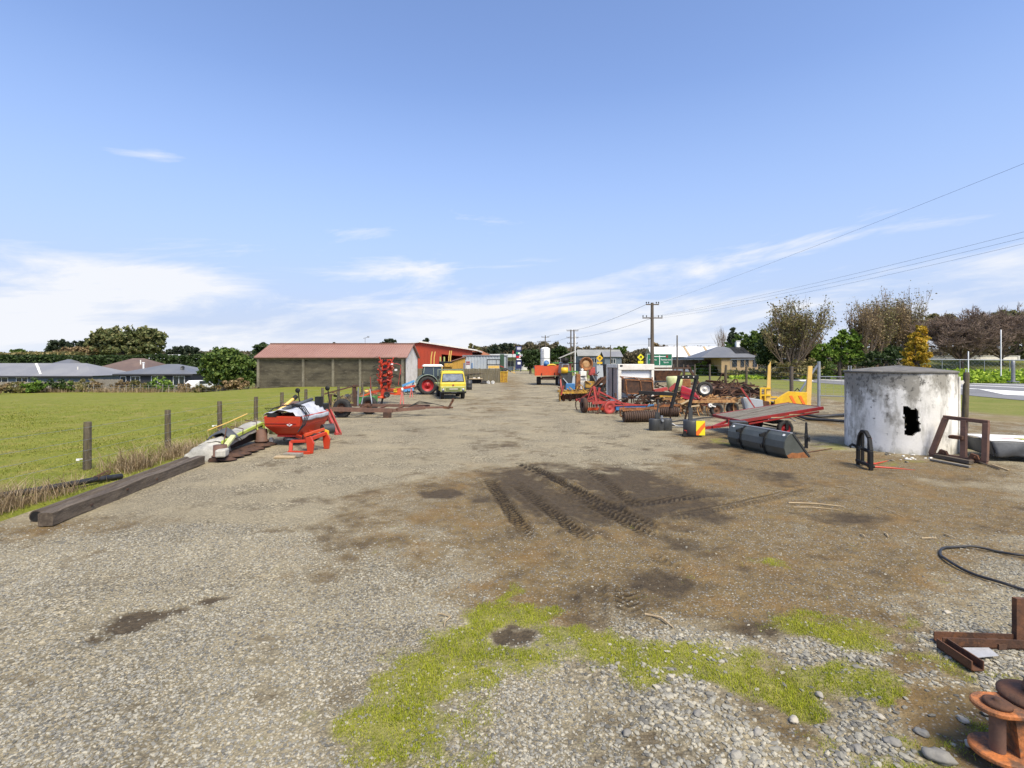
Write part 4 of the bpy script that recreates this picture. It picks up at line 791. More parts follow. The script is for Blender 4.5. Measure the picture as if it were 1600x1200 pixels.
# fence between the yard and the back lot
def paling(name, label, p0, p1, h, m, bw=.15, cat='fence', posts=2.4, rails=True, seed=1, sub=False):
    a = Vector(p0); c = Vector(p1); L_ = (c-a).length; ang = math.atan2(c.y-a.y, c.x-a.x); t = thing(name, label, cat, a, ang); r = random.Random(seed); b = MB(); x = 0
    while x < L_-bw/2: hh = h*(1+r.uniform(-.025, .02)); b.box((x+bw/2, r.uniform(-.008, .008), hh/2), (bw*.94, .022, hh), ry=r.uniform(-.012, .012)); x += bw
    b.build('paling', m, t)
    for z in (.25*h, .8*h): b = MB(); b.box((L_/2, .045, z), (L_, .05, .09)); b.build('rail', m, t)
    n = max(2, int(L_/posts)+1)
    for k in range(n): b = MB(); b.box((k*L_/(n-1), .12, h*.5), (.12, .12, h)); b.build('post', m, t)
    return t
paling('board_fence', 'tall weathered vertical board fence behind the tractor and truck', (-14.6, 68, 0), (-1.6, 67, 0), 1.87, WOOD_PAL, seed=3)
T = thing('board_fence_rail', 'dark horizontal rail board fixed along the weathered fence', 'rail', (-7.5, 67.3, 0)); b = MB(); b.box((2.8, -.12, 1.22), (6.2, .05, .1)); b.build('board', WOOD_DK, T)
# houses left
Z0 = -1.5
def house(name, label, x0, x1, y, dep, ze, zr, hip, wm, rm_, wins, cat='house', z0=Z0):
    t = thing(name, label, cat, ((x0+x1)/2, y, z0)); c = (x0+x1)/2; wbox(t, x0-c, x1-c, 0, dep, ze-z0, wm)
    b = MB(); hip_roof(b, x0-c, x1-c, 0, dep, ze-z0+.02, zr-z0, hip, .5); rf = b.build('roof', rm_, t); b = MB(); b.box((0, -.52, ze-z0-.08), (x1-x0+1.1, .1, .2)); b.build('gutter', WALL_DK, t)
    for (x, z, w_, h_, ml) in wins: window(t, x-c, z-z0, w_, h_, -.03, mull=ml)
    return t, rf
def X(px, d): return (px-800)/800*d
t, rf = house('house', 'long grey house with hip roof and white framed windows at far left', X(-140, 78), X(143, 78), 78, 9, .62, 2.55, 5.0, WALL_BL, ROOF_GR, [(X(3, 78), -.05, 2.0, .9, 1), (X(35, 78), -.05, 1.8, .9, 1)])
b = MB(); b.bar((X(62, 78)+float(-t.location.x), .2, 2.4), (X(53, 82)-t.location.x, 4.4, 4.02), .35, .06); b.build('skylight', WHITE, rf)
for x in (4, 10): b = MB(); b.tube((x, 2.0, 2.9), (x, 2.0, 3.5), .08); b.build('vent_pipe', WHITE, rf)
t, rf = house('house', 'second grey hip roof showing over the long grey house', X(52, 92), X(104, 92), 92, 8, 1.4, 3.25, 3.2, WALL_BL, ROOF_DK, [])
t, rf = house('house', 'house with big brown tiled hip roof between the grey and charcoal houses', X(126, 86), X(232, 86), 86, 11, .85, 3.42, 5.2, WALL_TAN, ROOF_BR, [(X(152, 86), .25, 1.5, .9, 1), (X(172, 86), .25, 1.2, .9, 1)])
b = MB(); b.tube((2.2, 3, 3.4), (2.2, 3, 4.6), .1); b.build('vent_pipe', WHITE, rf)
t, rf = house('house', 'small charcoal house with grey pyramid roof and white window frames', X(186, 75), X(298, 75), 75, 8, .98, 2.42, 4.9, WALL_DK, ROOF_DK, [(X(193, 75), .1, .9, 1.1, 0), (X(212, 75), .1, 1.4, 1.1, 1), (X(247, 75), .15, 1.9, 1.2, 1), (X(280, 75), -.05, 1.7, 1.5, 1)])
b = MB(); b.tube((-3.4, 2.4, 2.7), (-3.4, 2.4, 4.05), .12); b.tube((-3.4, 2.4, 4.05), (-3.4, 2.4, 4.2), .18); b.build('flue', WHITE_C, rf)
b = MB(); b.lathe([(.001, 0), (.25, .02), (.32, .1)], 14, Matrix.Translation((3.2, 1.4, 3.3)) @ Matrix.Rotation(R(70), 4, 'X')); b.bar((3.2, 1.5, 2.9), (3.2, 1.45, 3.3), .05); b.build('satellite_dish', GREY_D, rf)
S = thing('house', 'far white roofed building behind the hedge', 'house', (X(254, 130), 130, -1)); wbox(S, -5, 5, 0, 6, 4.6, WALL_WH); b = MB(); hip_roof(b, -5, 5, 0, 6, 4.6, 5.7, 3, .4); b.build('roof', ROOF_WH, S)
paling('paling_fence', 'pale grey paling fence between the two houses', (X(140, 74), 74, Z0), (X(186, 73), 73.4, Z0), 1.75, WOOD_GR, seed=5)
paling('paling_fence', 'pale paling fence in front of the long grey house', (X(-120, 74), 74.6, Z0), (X(138, 74), 74.4, Z0), 1.35, WOOD_GR, seed=6)
# white car at the house corner
T = thing('parked_car', 'white car mostly hidden beside the charcoal house', 'car', (X(306, 74), 75, -1.35), R(80)); b = MB(); b.prism([(-2.1, .3), (2.1, .3), (2.15, .75), (1.3, .88), (.6, 1.4), (-1.2, 1.42), (-2.0, .95)], 1.7); b.build('body', WHITE_C, T, bevel=.08, seg=2)
b = MB(); b.prism([(-1.1, .92), (1.1, .9), (.55, 1.33), (-1.05, 1.35)], 1.74); b.build('window', GLASS, T)
for x in (-1.3, 1.3):
    for y in (-.75, .75): wheel(T, (x, y, .32), .32, .2, GALV, RUBBER, 'y', n=14)
# far fence of the paddock: thin pale posts and wires
F_ = thing('paddock_fence', 'thin post and wire fence along the far side of the paddock', 'fence', (0, 0, 0))
pts = []
for k, px in enumerate((-60, -40, -22, -6, 8, 25, 34, 53, 64, 73, 80, 89, 101, 110, 119, 131, 138, 146, 158, 168, 178, 187, 197, 207, 219, 232, 244, 254, 263, 273, 291, 306, 322, 341, 352, 371, 388, 402)):
    d = 71-.004*(px-40)-(3.5 if px > 300 else 0)*((px-300)/100); x = X(px, d); z = float(gz(x, d)); h_ = .85+.25*((k*37) % 7)/7
    b = MB(); b.tube((x, d, z-.2), (x+.03, d, z+h_+.15), .055, .05, n=6); b.build('post', WOOD_GR, F_); pts.append((x, d, z))
for hz_ in (.35, .7, 1.0):
    b = MB(); b.path([(p[0], p[1]-.06, p[2]+hz_) for p in pts], .012, 4); b.build('wire', GALV, F_)
# left yard fence
F_ = thing('wire_fence', 'old farm fence of weathered round posts and wires left of the yard', 'fence', (0, 0, 0)); tops = []
for k, (px, py, d) in enumerate([(0, 0, 9.3), (137, 659, 12.6), (262, 640.5, 15.8), (343, 627, 19.3), (400, 620, 21.9), (440.6, 613, 25.), (478, 608, 28.), (504, 606, 30.6), (529, 603.5, 32.2), (551, 601, 33.6), (566, 596, 36.5), (580, 594, 40), (592, 592, 43.5), (602, 590, 47), (611, 589, 51)]):
    if k == 0: x, zt = -10.42, 1.28
    else: p = Pd(px, py, d); x, zt = p.x, max(p.z, .95)
    z0 = float(gz(x, d)); r_ = .085 if k not in (9,) else .045; rr = random.Random(k+3); lx = rr.uniform(-.03, .03)
    b = MB(); b.path([(x+lx, d, z0-.2), (x+lx*.5, d, z0+.5), (x, d, zt-.02), (x, d, zt)], [r_*1.08, r_, r_*.95, r_*.86], 12); b.build('post', WOOD_PO, F_); tops.append((x, d, zt))
for f in (.25, .45, .66, .9):
    b = MB(); b.path([(p[0]+.09, p[1], p[2]*f) for p in tops], .004, 4); b.build('wire', GALV, F_)
for k in (1, 3):
    b = MB(); p = tops[k]; b.tube((p[0]-.05, p[1], .33), (p[0]-.2, p[1], .31), .012, n=6); b.box((p[0]-.24, p[1], .3), (.07, .03, .05)); b.build('insulator', WHITE_C, F_)
# right side yard fence: tall posts, stay, pipe gate
F_ = thing('yard_fence', 'tall dark timber posts with wire between the yard and the road verge', 'fence', (0, 0, 0)); tops = []
for k, (px, d, zt) in enumerate(((1237, 43.2, 2.36), (1202, 48.6, 2.35), (1166, 53.2, 2.42), (1134, 58.3, 2.38), (1109, 63.5, 2.45), (1085, 69, 2.4), (1068, 74.5, 2.4), (1052, 80, 2.4))):
    x = X(px, d); w_ = .17 if k in (0, 1, 3) else .13; b = MB(); b.path([(x, d, -.2), (x+.03*(k % 3-1), d, zt*.6), (x+.05*(k % 2), d, zt)], [w_*.95, w_*.85, w_*.75], 10); b.build('post', WOOD_PO if k in (3, 2) else POLE, F_); tops.append((x, d, zt))
for f in (.12, .28, .44, .6, .76, .95):
    b = MB(); b.path([(18.7, 31.3, 2.4*f)]+[(p[0], p[1]-.1, p[2]*f) for p in tops], .007, 4); b.build('wire', GALV, F_)
F_ = thing('pipe_gate', 'galvanised pipe mesh gate frame hung on a braced steel post', 'gate', (X(1277, 31.3), 31.3, 0))
b = MB(); b.tube((.1, 0, -.1), (.1, 0, 2.75), .09, n=10); b.build('gate_post', GALV, F_); b = MB(); b.tube((-1.3, .6, 0), (.0, 0, 2.5), .065, n=8); b.build('brace', GALV, F_)
b = MB()
for z in (.66, 1.82): b.path([(.15, -.1, z), (3, -2.2, z), (5.2, -3.9, z+.02)], .032, 6)
for f in (.35, .72, 1.): b.tube((.15+5*f, -.1-3.8*f, .66), (.15+5*f, -.1-3.8*f, 1.84), .024, n=6)
b.build('gate_rail', GALV, F_)
b = MB()
for k in range(15): x = .3+k*.33; b.tube((x, -.12-x*.74, .66), (x, -.12-x*.74, 1.82), .005, n=4)
for k in range(6): z = .8+k*.18; b.path([(.2, -.15, z), (5.2, -3.9, z)], .005, 4)
b.build('wire_mesh', GALV, F_)
T = thing('strainer_post', 'tall mossy timber post standing right of the concrete tank', 'post', (X(1509, 18.4), 18.4, 0)); b = MB(); b.path([(-.05, 0, -.2), (-.02, 0, 1.0), (.03, 0, 2.3), (.03, 0, 2.34)], [.10, .098, .092, .08], 14); b.build('post', WOOD_PO, T)
b = MB(); b.box((-.16, -.02, 1.98), (.1, .05, .13)); b.tube((-.16, -.02, 1.98), (.0, -.02, 1.98), .015, n=6); b.build('insulator', WHITE, T); b = MB(); b.tube((0, 0, 2.34), (.01, 0, 2.46), .02, n=6); b.build('staple', GALV, T)
# far side of the road: chain-link with top rail, paling, posts
F_ = thing('chain_fence', 'long chain link fence with a pipe top rail beyond the road', 'fence', (0, 0, 0)); P = [(X(1142, 92), 92, 3.2), (X(1262, 84), 84, 3.3), (X(1300, 82), 82, 3.25), (X(1420, 76), 76, 3.15), (X(1500, 73), 73, 3.05), (X(1620, 69), 69, 2.95), (X(1760, 64), 64, 2.9)]
b = MB(); b.path(P, .08, 6); b.build('top_rail', GALV, F_)
for i in range(len(P)-1):
    for f in (0, .33, .66):
        a = Vector(P[i]).lerp(Vector(P[i+1]), f); b = MB(); b.tube((a.x, a.y, 0), a, .045, n=6); b.build('post', GALV, F_)
b = MB()
for i in range(len(P)-1):
    a, c = Vector(P[i]), Vector(P[i+1]); n_ = int((c-a).length/.45)
    for k in range(n_):
        s_ = a.lerp(c, k/n_); e_ = a.lerp(c, min(1, (k+4)/n_)); b.path([(s_.x, s_.y, .9), (e_.x, e_.y, e_.z)], .007, 3, False); b.path([(e_.x, e_.y, .9), (s_.x, s_.y, s_.z)], .007, 3, False)
b.build('wire_mesh', GALV, F_)
paling('brown_fence', 'low dark brown paling fence in front of the long pale roof', (X(1050, 110), 110, 1.5), (X(1142, 100), 100, 1.4), 1.75, FENCE_BR, bw=.2, seed=8)
for px, d, zt, lab, m in ((1513, 66, 4.1, 'thin white post on the lawn beside the bare tree trunk', WHITE_C), (1564, 66, 6.9, 'tall thin white mast on the lawn', WHITE_C), (1583, 62, 2.9, 'thick grey steel post at the chain link fence', GREY)):
    T = thing('marker_post', lab, 'post', (X(px, d), d, .3)); zt -= .3; b = MB(); q = .07 if m is WHITE_C else .2; b.path([(0, 0, 0), (0, 0, zt*.8), (0, 0, zt-.05), (0, 0, zt)], [q, q*.9, q*.9, q*.5], 8); b.box((0, 0, .05), (q*4, q*4, .12)); b.build('post', m, T)
# right houses
S = thing('long_shed', 'long low house with pale metal gable roof behind the brown paling', 'house', (X(1095, 135), 135, 1)); wbox(S, -7.8, 8.2, 0, 9, 3.2, WALL_BL); b = MB(); gable_roof(b, -7.8, 8.2, 0, 9, 3.3, 5.9, 'x', ov=.4); b.build('roof', ROOF_WH, S); b = MB(); b.prism([(-.2, 3.2), (9.2, 3.2), (4.5, 5.8)], .1, Matrix.Translation((-8.25, 0, 0)) @ Matrix.Rotation(R(90), 4, 'Z')); b.build('gable', WALL_DK, S); b = MB(); b.box((-2.5, -.06, 1.8), (4.5, .08, 1.1)); b.build('light_panel', CONT, S)
for x in (-3, 2.4): b = MB(); b.bar((x, -.3, 3.35), (x, 4.4, 5.98), .6, .05); b.build('skylight', WALL_TAN, S)
S = thing('small_house', 'small white roofed house behind the green road sign', 'house', (X(1035, 120), 120, 0)); wbox(S, -2.3, 2.3, 0, 6, 4.0, WALL_WH); b = MB(); gable_roof(b, -2.3, 2.3, 0, 6, 4.1, 6.3, 'x', ov=.3); b.build('roof', ROOF_WH, S)
S = thing('brick_house', 'tan brick house with blue grey hip roof and solar panels beyond the road', 'house', (X(1155, 98), 98, 1)); wbox(S, -3.4, 3.6, 0, 9, 2.55, WALL_TAN)
b = MB(); hip_roof(b, -7.0, 3.6, 0, 9, 2.6, 4.8, 5.0, .5); rf = b.build('roof', ROOF_DK, S)
for x, w_ in ((-.9, .9), (.6, .7), (1.5, .6), (3.0, .8)): window(S, x, 1.6, w_, 1.5, -.03, fr=WALL_DK, mull=0)
b = MB(); nrm = Vector((0, -2.2, 5)).normalized()
for i in range(3):
    for j in range(2): b.bar((.3+i*.95, 1.3+j*1.5, 3.44+j*.66), (.3+i*.95, 2.7+j*1.5, 4.05+j*.66), .88, .05)
b.build('solar_panel', BLK, rf)
b = MB(); b.box((1.9, 5, 5.1), (.75, .75, 1.6)); b.box((1.9, 5, 5.95), (.9, .9, .12)); b.build('chimney', WHITE_C, rf)
S = thing('grey_house', 'long low grey roofed house across the road behind the machinery', 'house', (X(938, 150), 150, 0)); wbox(S, -6.2, 6, 0, 8, 4.6, WALL_BL); b = MB(); gable_roof(b, -6.2, 6, 0, 8, 4.7, 6.4, 'x', ov=.5); b.build('roof', mat('mossy_grey_roof', (.27, .27, .25), (.2, .205, .19), .3, rough=.75), S)
for x in (-4.5, -1.8, 1.2, 3.8): window(S, x, 3.2, 1.5, 1.5, -.03, mull=1)
S = thing('grey_house', 'pale blue grey roofed annex at the right end of the grey house', 'house', (X(958, 140), 140, 0)); wbox(S, -2.3, 2.3, 0, 6, 4.2, WALL_BL); b = MB(); gable_roof(b, -2.3, 2.3, 0, 6, 4.3, 5.6, 'x', ov=.4); b.build('roof', ROOF_GR, S); window(S, 0, 3, 1.4, 1.3, -.03, mull=1)
S = thing('white_wall', 'long low white wall across the lawn behind the bare trees', 'wall', (X(1524, 94), 94, 2.6)); b = MB(); b.box((0, 0, .6), (15.9, .3, 1.25)); b.build('wall', WHITE, S); b = MB(); b.box((0, 0, 1.25), (16.1, .45, .1)); b.build('coping', WALL_WH, S)
for k in range(2): b = MB(); b.box((-7.8+k*15.6, -.2, .6), (.3, .12, 1.2)); b.build('pier', WALL_WH, S)
# fuel station, sign, white tower
S = thing('fuel_station', 'long white flat roofed fuel station building at the end of the lane', 'building', (X(785, 185), 185, 0)); wbox(S, -8, 9, 0, 12, 4.4, WALL_WH); b = MB(); b.box((-.5, -.4, 5.0), (18, 13, 1.1)); b.build('canopy', ROOF_WH, S); b = MB(); b.box((0, -.95, 4.85), (17.6, .1, .4)); b.build('fascia', GREY, S)
for x in (-2, 3, 6.5): window(S, x, 2.2, 2.4, 2, -.05, mull=1)
def text(body, size, parent, loc, m, name='lettering', align='CENTER', ext=.01, rot=(R(90), 0, 0)):
    cu = bpy.data.curves.new(name, 'FONT'); cu.body = body; cu.size = size; cu.align_x = align; cu.align_y = 'CENTER'; cu.extrude = ext
    o = bpy.data.objects.new(name, cu); C.objects.link(o); bpy.context.view_layer.update(); dg = bpy.context.evaluated_depsgraph_get(); me = bpy.data.meshes.new_from_object(o.evaluated_get(dg)); bpy.data.objects.remove(o)
    me.materials.clear(); me.materials.append(m); o = bpy.data.objects.new(name, me); C.objects.link(o); o.parent = parent; o.location = loc; o.rotation_euler = rot; return o
NAVY = mat('navy_sign_face', (.02, .025, .09), None, rough=.4, fine=.03); SGRN = mat('sign_green', (.01, .25, .09), None, rough=.4); SRED = mat('sign_red', (.5, .01, .02), None, rough=.4)
S = thing('fuel_sign', 'tall navy fuel price sign with green and red price bands', 'sign', (X(810.5, 150), 150, 0)); b = MB(); b.box((0, 0, 4.1), (1.7, .4, 6.6)); b.box((.6, .1, .5), (.25, .2, 1.4)); b.build('sign_board', NAVY, S, bevel=.05)
for z, m, w_, tx in ((5.35, SGRN, 1.5, None), (4.25, SRED, 1.5, None)):
    b = MB(); b.box((0, -.22, z), (w_, .05, .62)); b.build('price_band', m, S)
for z, w_, x in ((5.35, .9, .25), (4.8, .5, .45), (4.2, .6, .4), (3.55, 1.3, .05), (2.6, .9, .1), (2.25, .9, .1)): b = MB(); b.box((x, -.26, z), (w_, .04, .34)); b.build('price_panel', WHITE_C, S)
b = MB(); b.lathe([(.001, -.03), (.42, -.03), (.5, 0)], 20, Matrix.Translation((.05, -.22, 6.75)) @ RX90); b.box((.05, -.23, 6.75), (1.1, .03, .7)); b.build('emblem', mat('pale_lilac_sign', (.5, .5, .6), None), S)
S = thing('feather_flag', 'slim dark flag pole with a red flag left of the fuel sign', 'flag', (X(800.5, 150), 150, 0)); b = MB(); b.tube((0, 0, 0), (0, 0, 6.2), .06, n=6); b.build('pole', BLK, S); b = MB(); b.prism([(.05, 4.9), (.45, 5.2), (.5, 6.0), (.05, 6.2)], .03); b.build('cloth', RED_OLD, S)
S = thing('tank_tower', 'tall white cylindrical tank standing behind the red trailer', 'tank', (X(852, 105), 105, 0)); b = MB(); b.lathe([(.01, 5.8), (.5, 5.75), (.95, 5.5), (.95, 5.4), (.95, .3), (.9, .0)], 28); b.build('shell', WHITE_C, S); b = MB(); b.lathe([(.96, 3.45), (.99, 3.47), (.99, 3.53), (.96, 3.55)], 28); b.build('band', GREY, S)
b = MB(); b.tube((-.7, -.75, 0), (-.7, -.75, 5.4), .03, n=6); b.tube((-.4, -.9, 0), (-.4, -.9, 5.4), .03, n=6); [b.tube((-.7, -.75, z*.35), (-.4, -.9, z*.35), .02, n=5) for z in range(1, 15)]; b.build('ladder', GALV, S)
# power poles
def power_pole(label, px, d, top_py, arms, r0=.17, two=None, transformer=False, lamp=None, dz=0):
    x = X(px, d); zt = 2.7-(top_py-566)/800*d; t = thing('power_pole', label, 'power pole', (x, d, 0), group='timber power poles along the road'); b = MB(); b.tube((0, 0, -.3), (0, 0, zt), r0*1.35, r0*.9, n=10); b.build('pole', POLE, t)
    if two: b = MB(); b.tube((two, 0, -.3), (two, 0, zt), r0*1.35, r0*.9, n=10); b.build('pole', POLE, t)
    for (py, hw) in arms:
        z = 2.7-(py-566)/800*d; w_ = hw*d/800; cx_ = (two or 0)/2; b = MB(); b.box((cx_, -.14, z), (2*w_, .1, .13)); a = b.build('crossarm', POLE, t)
        for f in (-.95, -.6, .6, .95): i_ = MB(); i_.lathe([(.03, 0), (.03, .12), (.075, .13), (.08, .24), (.03, .28), (.001, .28)], 8, Matrix.Translation((cx_+f*w_, -.14, z+.05))); i_.build('insulator', BLK, a)
    if transformer: b = MB(); b.lathe([(.001, 0), (.3, .02), (.3, .85), (.001, .9)], 12, Matrix.Translation(((two or 0)+.45, -.1, zt*.52))); b.box(((two or 0)/2, -.1, zt*.42), (1.4, .5, .12)); b.build('transformer', GREY_D, t)
    if lamp: b = MB(); b.path([(0, 0, zt-.7), (lamp*.5, 0, zt+.1), (lamp, 0, zt+.3)], .05, 6); b.lathe([(.001, 0), (.2, .03), (.2, .12), (.001, .18)], 10, Matrix.Translation((lamp, 0, zt+.2))); b.build('lamp_arm', GALV, t)
    return t
power_pole('tall timber power pole nearest the yard with two crossarms', 1019, 63, 473, [(476, 10), (497, 15.5)], .2)
power_pole('twin timber pole carrying a transformer beyond the machinery', 892, 125, 515, [(517, 9), (528, 9), (537, 8)], .17, two=.75, transformer=True)
power_pole('power pole with a street lamp arm above the white tank', 852, 165, 524, [(527, 6), (534, 8)], .17, lamp=4.2)
power_pole('smaller far power pole just left of the white tank', 842.5, 215, 533, [(534, 3.5), (540, 5.5)], .16)
power_pole('second far power pole left of the white tank', 837.5, 260, 535, [(536, 4)], .15)
power_pole('farthest thin power pole over the shrub tree', 825.5, 320, 538, [(539, 2.5)], .14)
power_pole('plain pole without crossarms left of the brick house', 1058, 85, 524, [], .11)
power_pole('dark square topped pole behind the tall power pole', 1014, 140, 529, [(530, 1.6)], .14)
power_pole('thin plain pole in front of the grey annex roof', 954, 120, 539, [], .1)
T = thing('power_pole', 'stub power pole far out of the frame on the right carrying the lines', 'power pole', (31, 4, 0), group='timber power poles along the road'); b = MB(); b.tube((0, 0, -.3), (0, 0, 11), .24, .17, n=10); b.build('pole', POLE, T); b = MB(); b.box((0, 0, 10.6), (2.4, .12, .13)); b.build('crossarm', POLE, T)
def cable(label, a, c, sag, r=.007):
    a = Vector(a); c = Vector(c); b = MB(); b.path([a.lerp(c, t/24)+Vector((0, 0, -sag*4*(t/24)*(1-t/24))) for t in range(25)], r, 4); return tag(b.build('power_line', BLK), label, 'cable', 'power lines')
x0 = X(1019, 63); zt = 2.7+(566-497)/800*63; zt2 = 2.7+(566-475)/800*63
cable('lower right power line running to the tall pole', (x0+1.1, 63, zt), (32.0, 4, 10.75), .9); cable('middle right power line running to the tall pole', (x0-.6, 63, zt), (31, 4, 10.75), .9); cable('left of the three right power lines to the tall pole', (x0-1.1, 63, zt), (30.0, 4, 10.75), .8)
cable('highest power line crossing the upper right sky', (x0+.6, 63, zt2), (22, 4, 11.6), .4, .006)
cable('line from the tall pole to the twin pole', (x0, 63, zt), (X(892, 125), 125, 8.6), .5, .02); cable('upper line from the tall pole to the twin pole', (x0-.6, 63, zt2), (X(889, 125), 125, 10.4), .6, .02); cable('line from the twin pole to the lamp pole', (X(892, 125), 125, 9.0), (X(852, 165), 165, 9.5), .5, .025); cable('line over the lane between the far poles', (X(852, 165), 165, 9.2), (X(825, 320), 320, 13), .8, .035); cable('long line across the far house roofs', (X(892, 125), 125, 6.9), (X(1190, 110), 110, 7.2), .3, .02)
# road signs
S = thing('road_sign', 'big green direction sign with white arrows and border', 'sign', (X(1030.5, 85), 85, 0)); w_ = 4.2; h_ = 2.0; zc = 3.1
b = MB(); b.box((0, 0, zc), (w_, .06, h_)); b.build('sign_board', SIGN_G, S)
b = MB()
for x in (-1.4, 1.25): b.box((x, .08, 1.1), (.12, .1, 4.0-1.9)); 
for x in (-1.4, 1.25): b.build('post', WHITE_C, S) if x > 0 else None
b = MB()
for sg in (-1, 1): b.box((0, -.045, zc+sg*(h_/2-.05)), (w_-.06, .02, .05)); b.box((sg*(w_/2-.05), -.045, zc), (.05, .02, h_-.16))
b.build('border', WHITE_C, S)
b = MB(); b.box((.0, -.045, zc-.05), (.1, .02, 1.55)); b.box((.05, -.062, zc+.55), (1.9, .02, .11)); b.build('arrow', WHITE_C, S)
text('Featherston', .36, S, (1.08, -.05, zc+.02), WHITE_C); text('South', .36, S, (1.08, -.05, zc-.42), WHITE_C); text('Manakau', .36, S, (-1.1, -.05, zc+.02), WHITE_C); b = MB(); b.box((1.25, -.05, zc+.55), (.3, .02, .42)); b.build('route_shield', RED_DEEP, S)
for px, py, d, lab, m in ((1001, 558, 95, 'bright yellow diamond warning sign with a small plate below', YEL_SIGN), (937, 559.5, 125, 'darker amber diamond warning sign near the grey house', YEL)):
    p = Pd(px, py, d); S = thing('warning_sign', lab, 'sign', (p.x, d, 0), group='yellow diamond road signs'); q = 6*d/800*.9
    b = MB(); b.prism([(0, -q), (q, 0), (0, q), (-q, 0)], .05, Matrix.Translation((0, 0, p.z))); b.build('diamond', m, S); b = MB(); b.box((0, 0, p.z-q-.32), (q*1.5, .05, .5)); b.build('plate', m, S); b = MB(); b.tube((0, .08, 0), (0, .08, p.z), .05, n=8); b.build('post', WHITE_C, S)
    b = MB(); b.prism([(-.22, -.2), (-.1, -.2), (-.02, .05), (.08, -.2), (.2, -.2), (.22, .2), (.05, .3), (-.15, .1)], .02, Matrix.Translation((0, -.04, p.z))); b.build('symbol', BLK, S)
# ------------------------------------------------------------------ left side of the yard
# old squared beam with a round pole behind it
a = Vector((-7.62, 8.36, 0)); c = Vector((-8.22, 13.5, 0)); L_ = (c-a).length; an = math.atan2(c.y-a.y, c.x-a.x)
T = thing('timber_beam', 'long heavy square old timber beam lying along the gravel edge', 'beam', a, an)
b = MB(); P_ = []; rr = random.Random(2); hw = .112
for i in range(41):
    x = L_*i/40; e = .005; ring = []
    for (yy_, zz_) in ((-hw, .0), (-hw, .11), (-hw, .212), (-.04, .222), (.05, .22), (hw, .21), (hw, .1), (hw, .0)): ring.append(Vector((x, yy_+rr.uniform(-e, e), zz_+rr.uniform(-e, e)+.02+.012*math.sin(i*.4))))
    P_.append(ring)
b.grid([[r_[j % 8] for j in range(9)] for r_ in P_], False); b.add(P_[0], [tuple(range(8))]); b.add(P_[-1], [tuple(range(7, -1, -1))]); b.build('beam', WOOD_DK, T)
b = MB(); [b.box((.9+k*1.03, -hw-.008, .12+.03*(k % 2)), (.06, .02, .03)) for k in range(3)]; b.build('bolt_plate', RUST_DK, T)
T = thing('round_pole', 'dark tarred round pole lying behind the square beam', 'pole', (-8.0, 8.6, .11), an+.01); b = MB(); b.path([(0, 0, 0), (1.6, .01, .005), (3.4, -.01, 0), (5.0, 0, 0)], [.105, .10, .10, .095], 16); b.build('log', WOOD_DK, T); b = MB(); b.tube((-.004, 0, 0), (.01, 0, 0), .088, n=16); b.build('end_grain', BLK, T)
T = tag(MB().path([(-10.6, 8.6, .22), (-9.75, 9.4, .2), (-9.3, 10.1, .19), (-9.0, 11.0, .17), (-8.85, 11.6, .12)], [.06]*5, 10).build('black_pipe', HOSE), 'black plastic pipe sunk in the dry grass behind the beam', 'pipe')
T = thing('spring', 'rusty coil lying on the black pipe in dry grass', 'coil', (-8.95, 11.0, .2), 1.9); b = MB(); b.path([(t*.0045, 1*.05*math.cos(t*.42), .05*math.sin(t*.42)) for t in range(150)], .009, 5); b.build('coil', RUST_DK, T)
# disc mower
M_ = thing('disc_mower', 'folded disc mower with white canvas cover and lime green frame', 'mower', (-7.95, 13.8, 0), R(92.5))
# local x runs along the cutter bar, away from the camera; local y to the left (paddock)
b = MB(); b.hull([Vector((-.1, -.06, .04)), Vector((2.9, -.06, .04)), Vector((2.9, .2, .04)), Vector((-.1, .2, .04))], [Vector((-.1, -.02, .13)), Vector((2.9, -.02, .13)), Vector((2.9, .16, .13)), Vector((-.1, .16, .13))]); b.build('cutter_bar', RUST_DK, M_)
for k in range(7):
    b = MB(); b.lathe([(.001, .05), (.12, .05), (.2, .02), (.27, 0), (.2, -.015), (.001, -.015)], 18, Matrix.Translation((.1+k*.44, -.20, .07+.02*(k % 2))) @ Matrix.Rotation(R(6), 4, 'X') @ Matrix.Scale(.78, 4, (1, 1, 0))); b.build('cutting_disc', RUST_DK, M_)
for x, h_ in ((.02, .40), (2.55, .50)):
    b = MB(); b.lathe([(.001, h_), (.17, h_), (.17, h_*.35), (.21, h_*.3), (.21, .1), (.001, .1)], 16, Matrix.Translation((x+.1, -.02, .05))); b.build('drum', RUST_PL, M_)
b = MB(); b.prism([(.0, .16), (2.6, .2), (2.6, .62), (1.9, .60), (.5, .36), (0, .26)], .03, Matrix.Translation((.2, .22, 0))); b.build('dark_guard', BLK, M_)
b = MB(); b.bar((.5, .12, .46), (3.0, .1, .70), .07, .09); b.bar((3.0, .1, .70), (3.1, .1, .2), .1, .1); b.bar((2.55, .1, .66), (2.6, .0, .3), .12, .05); b.build('frame_bar', LIME, M_, bevel=.008)
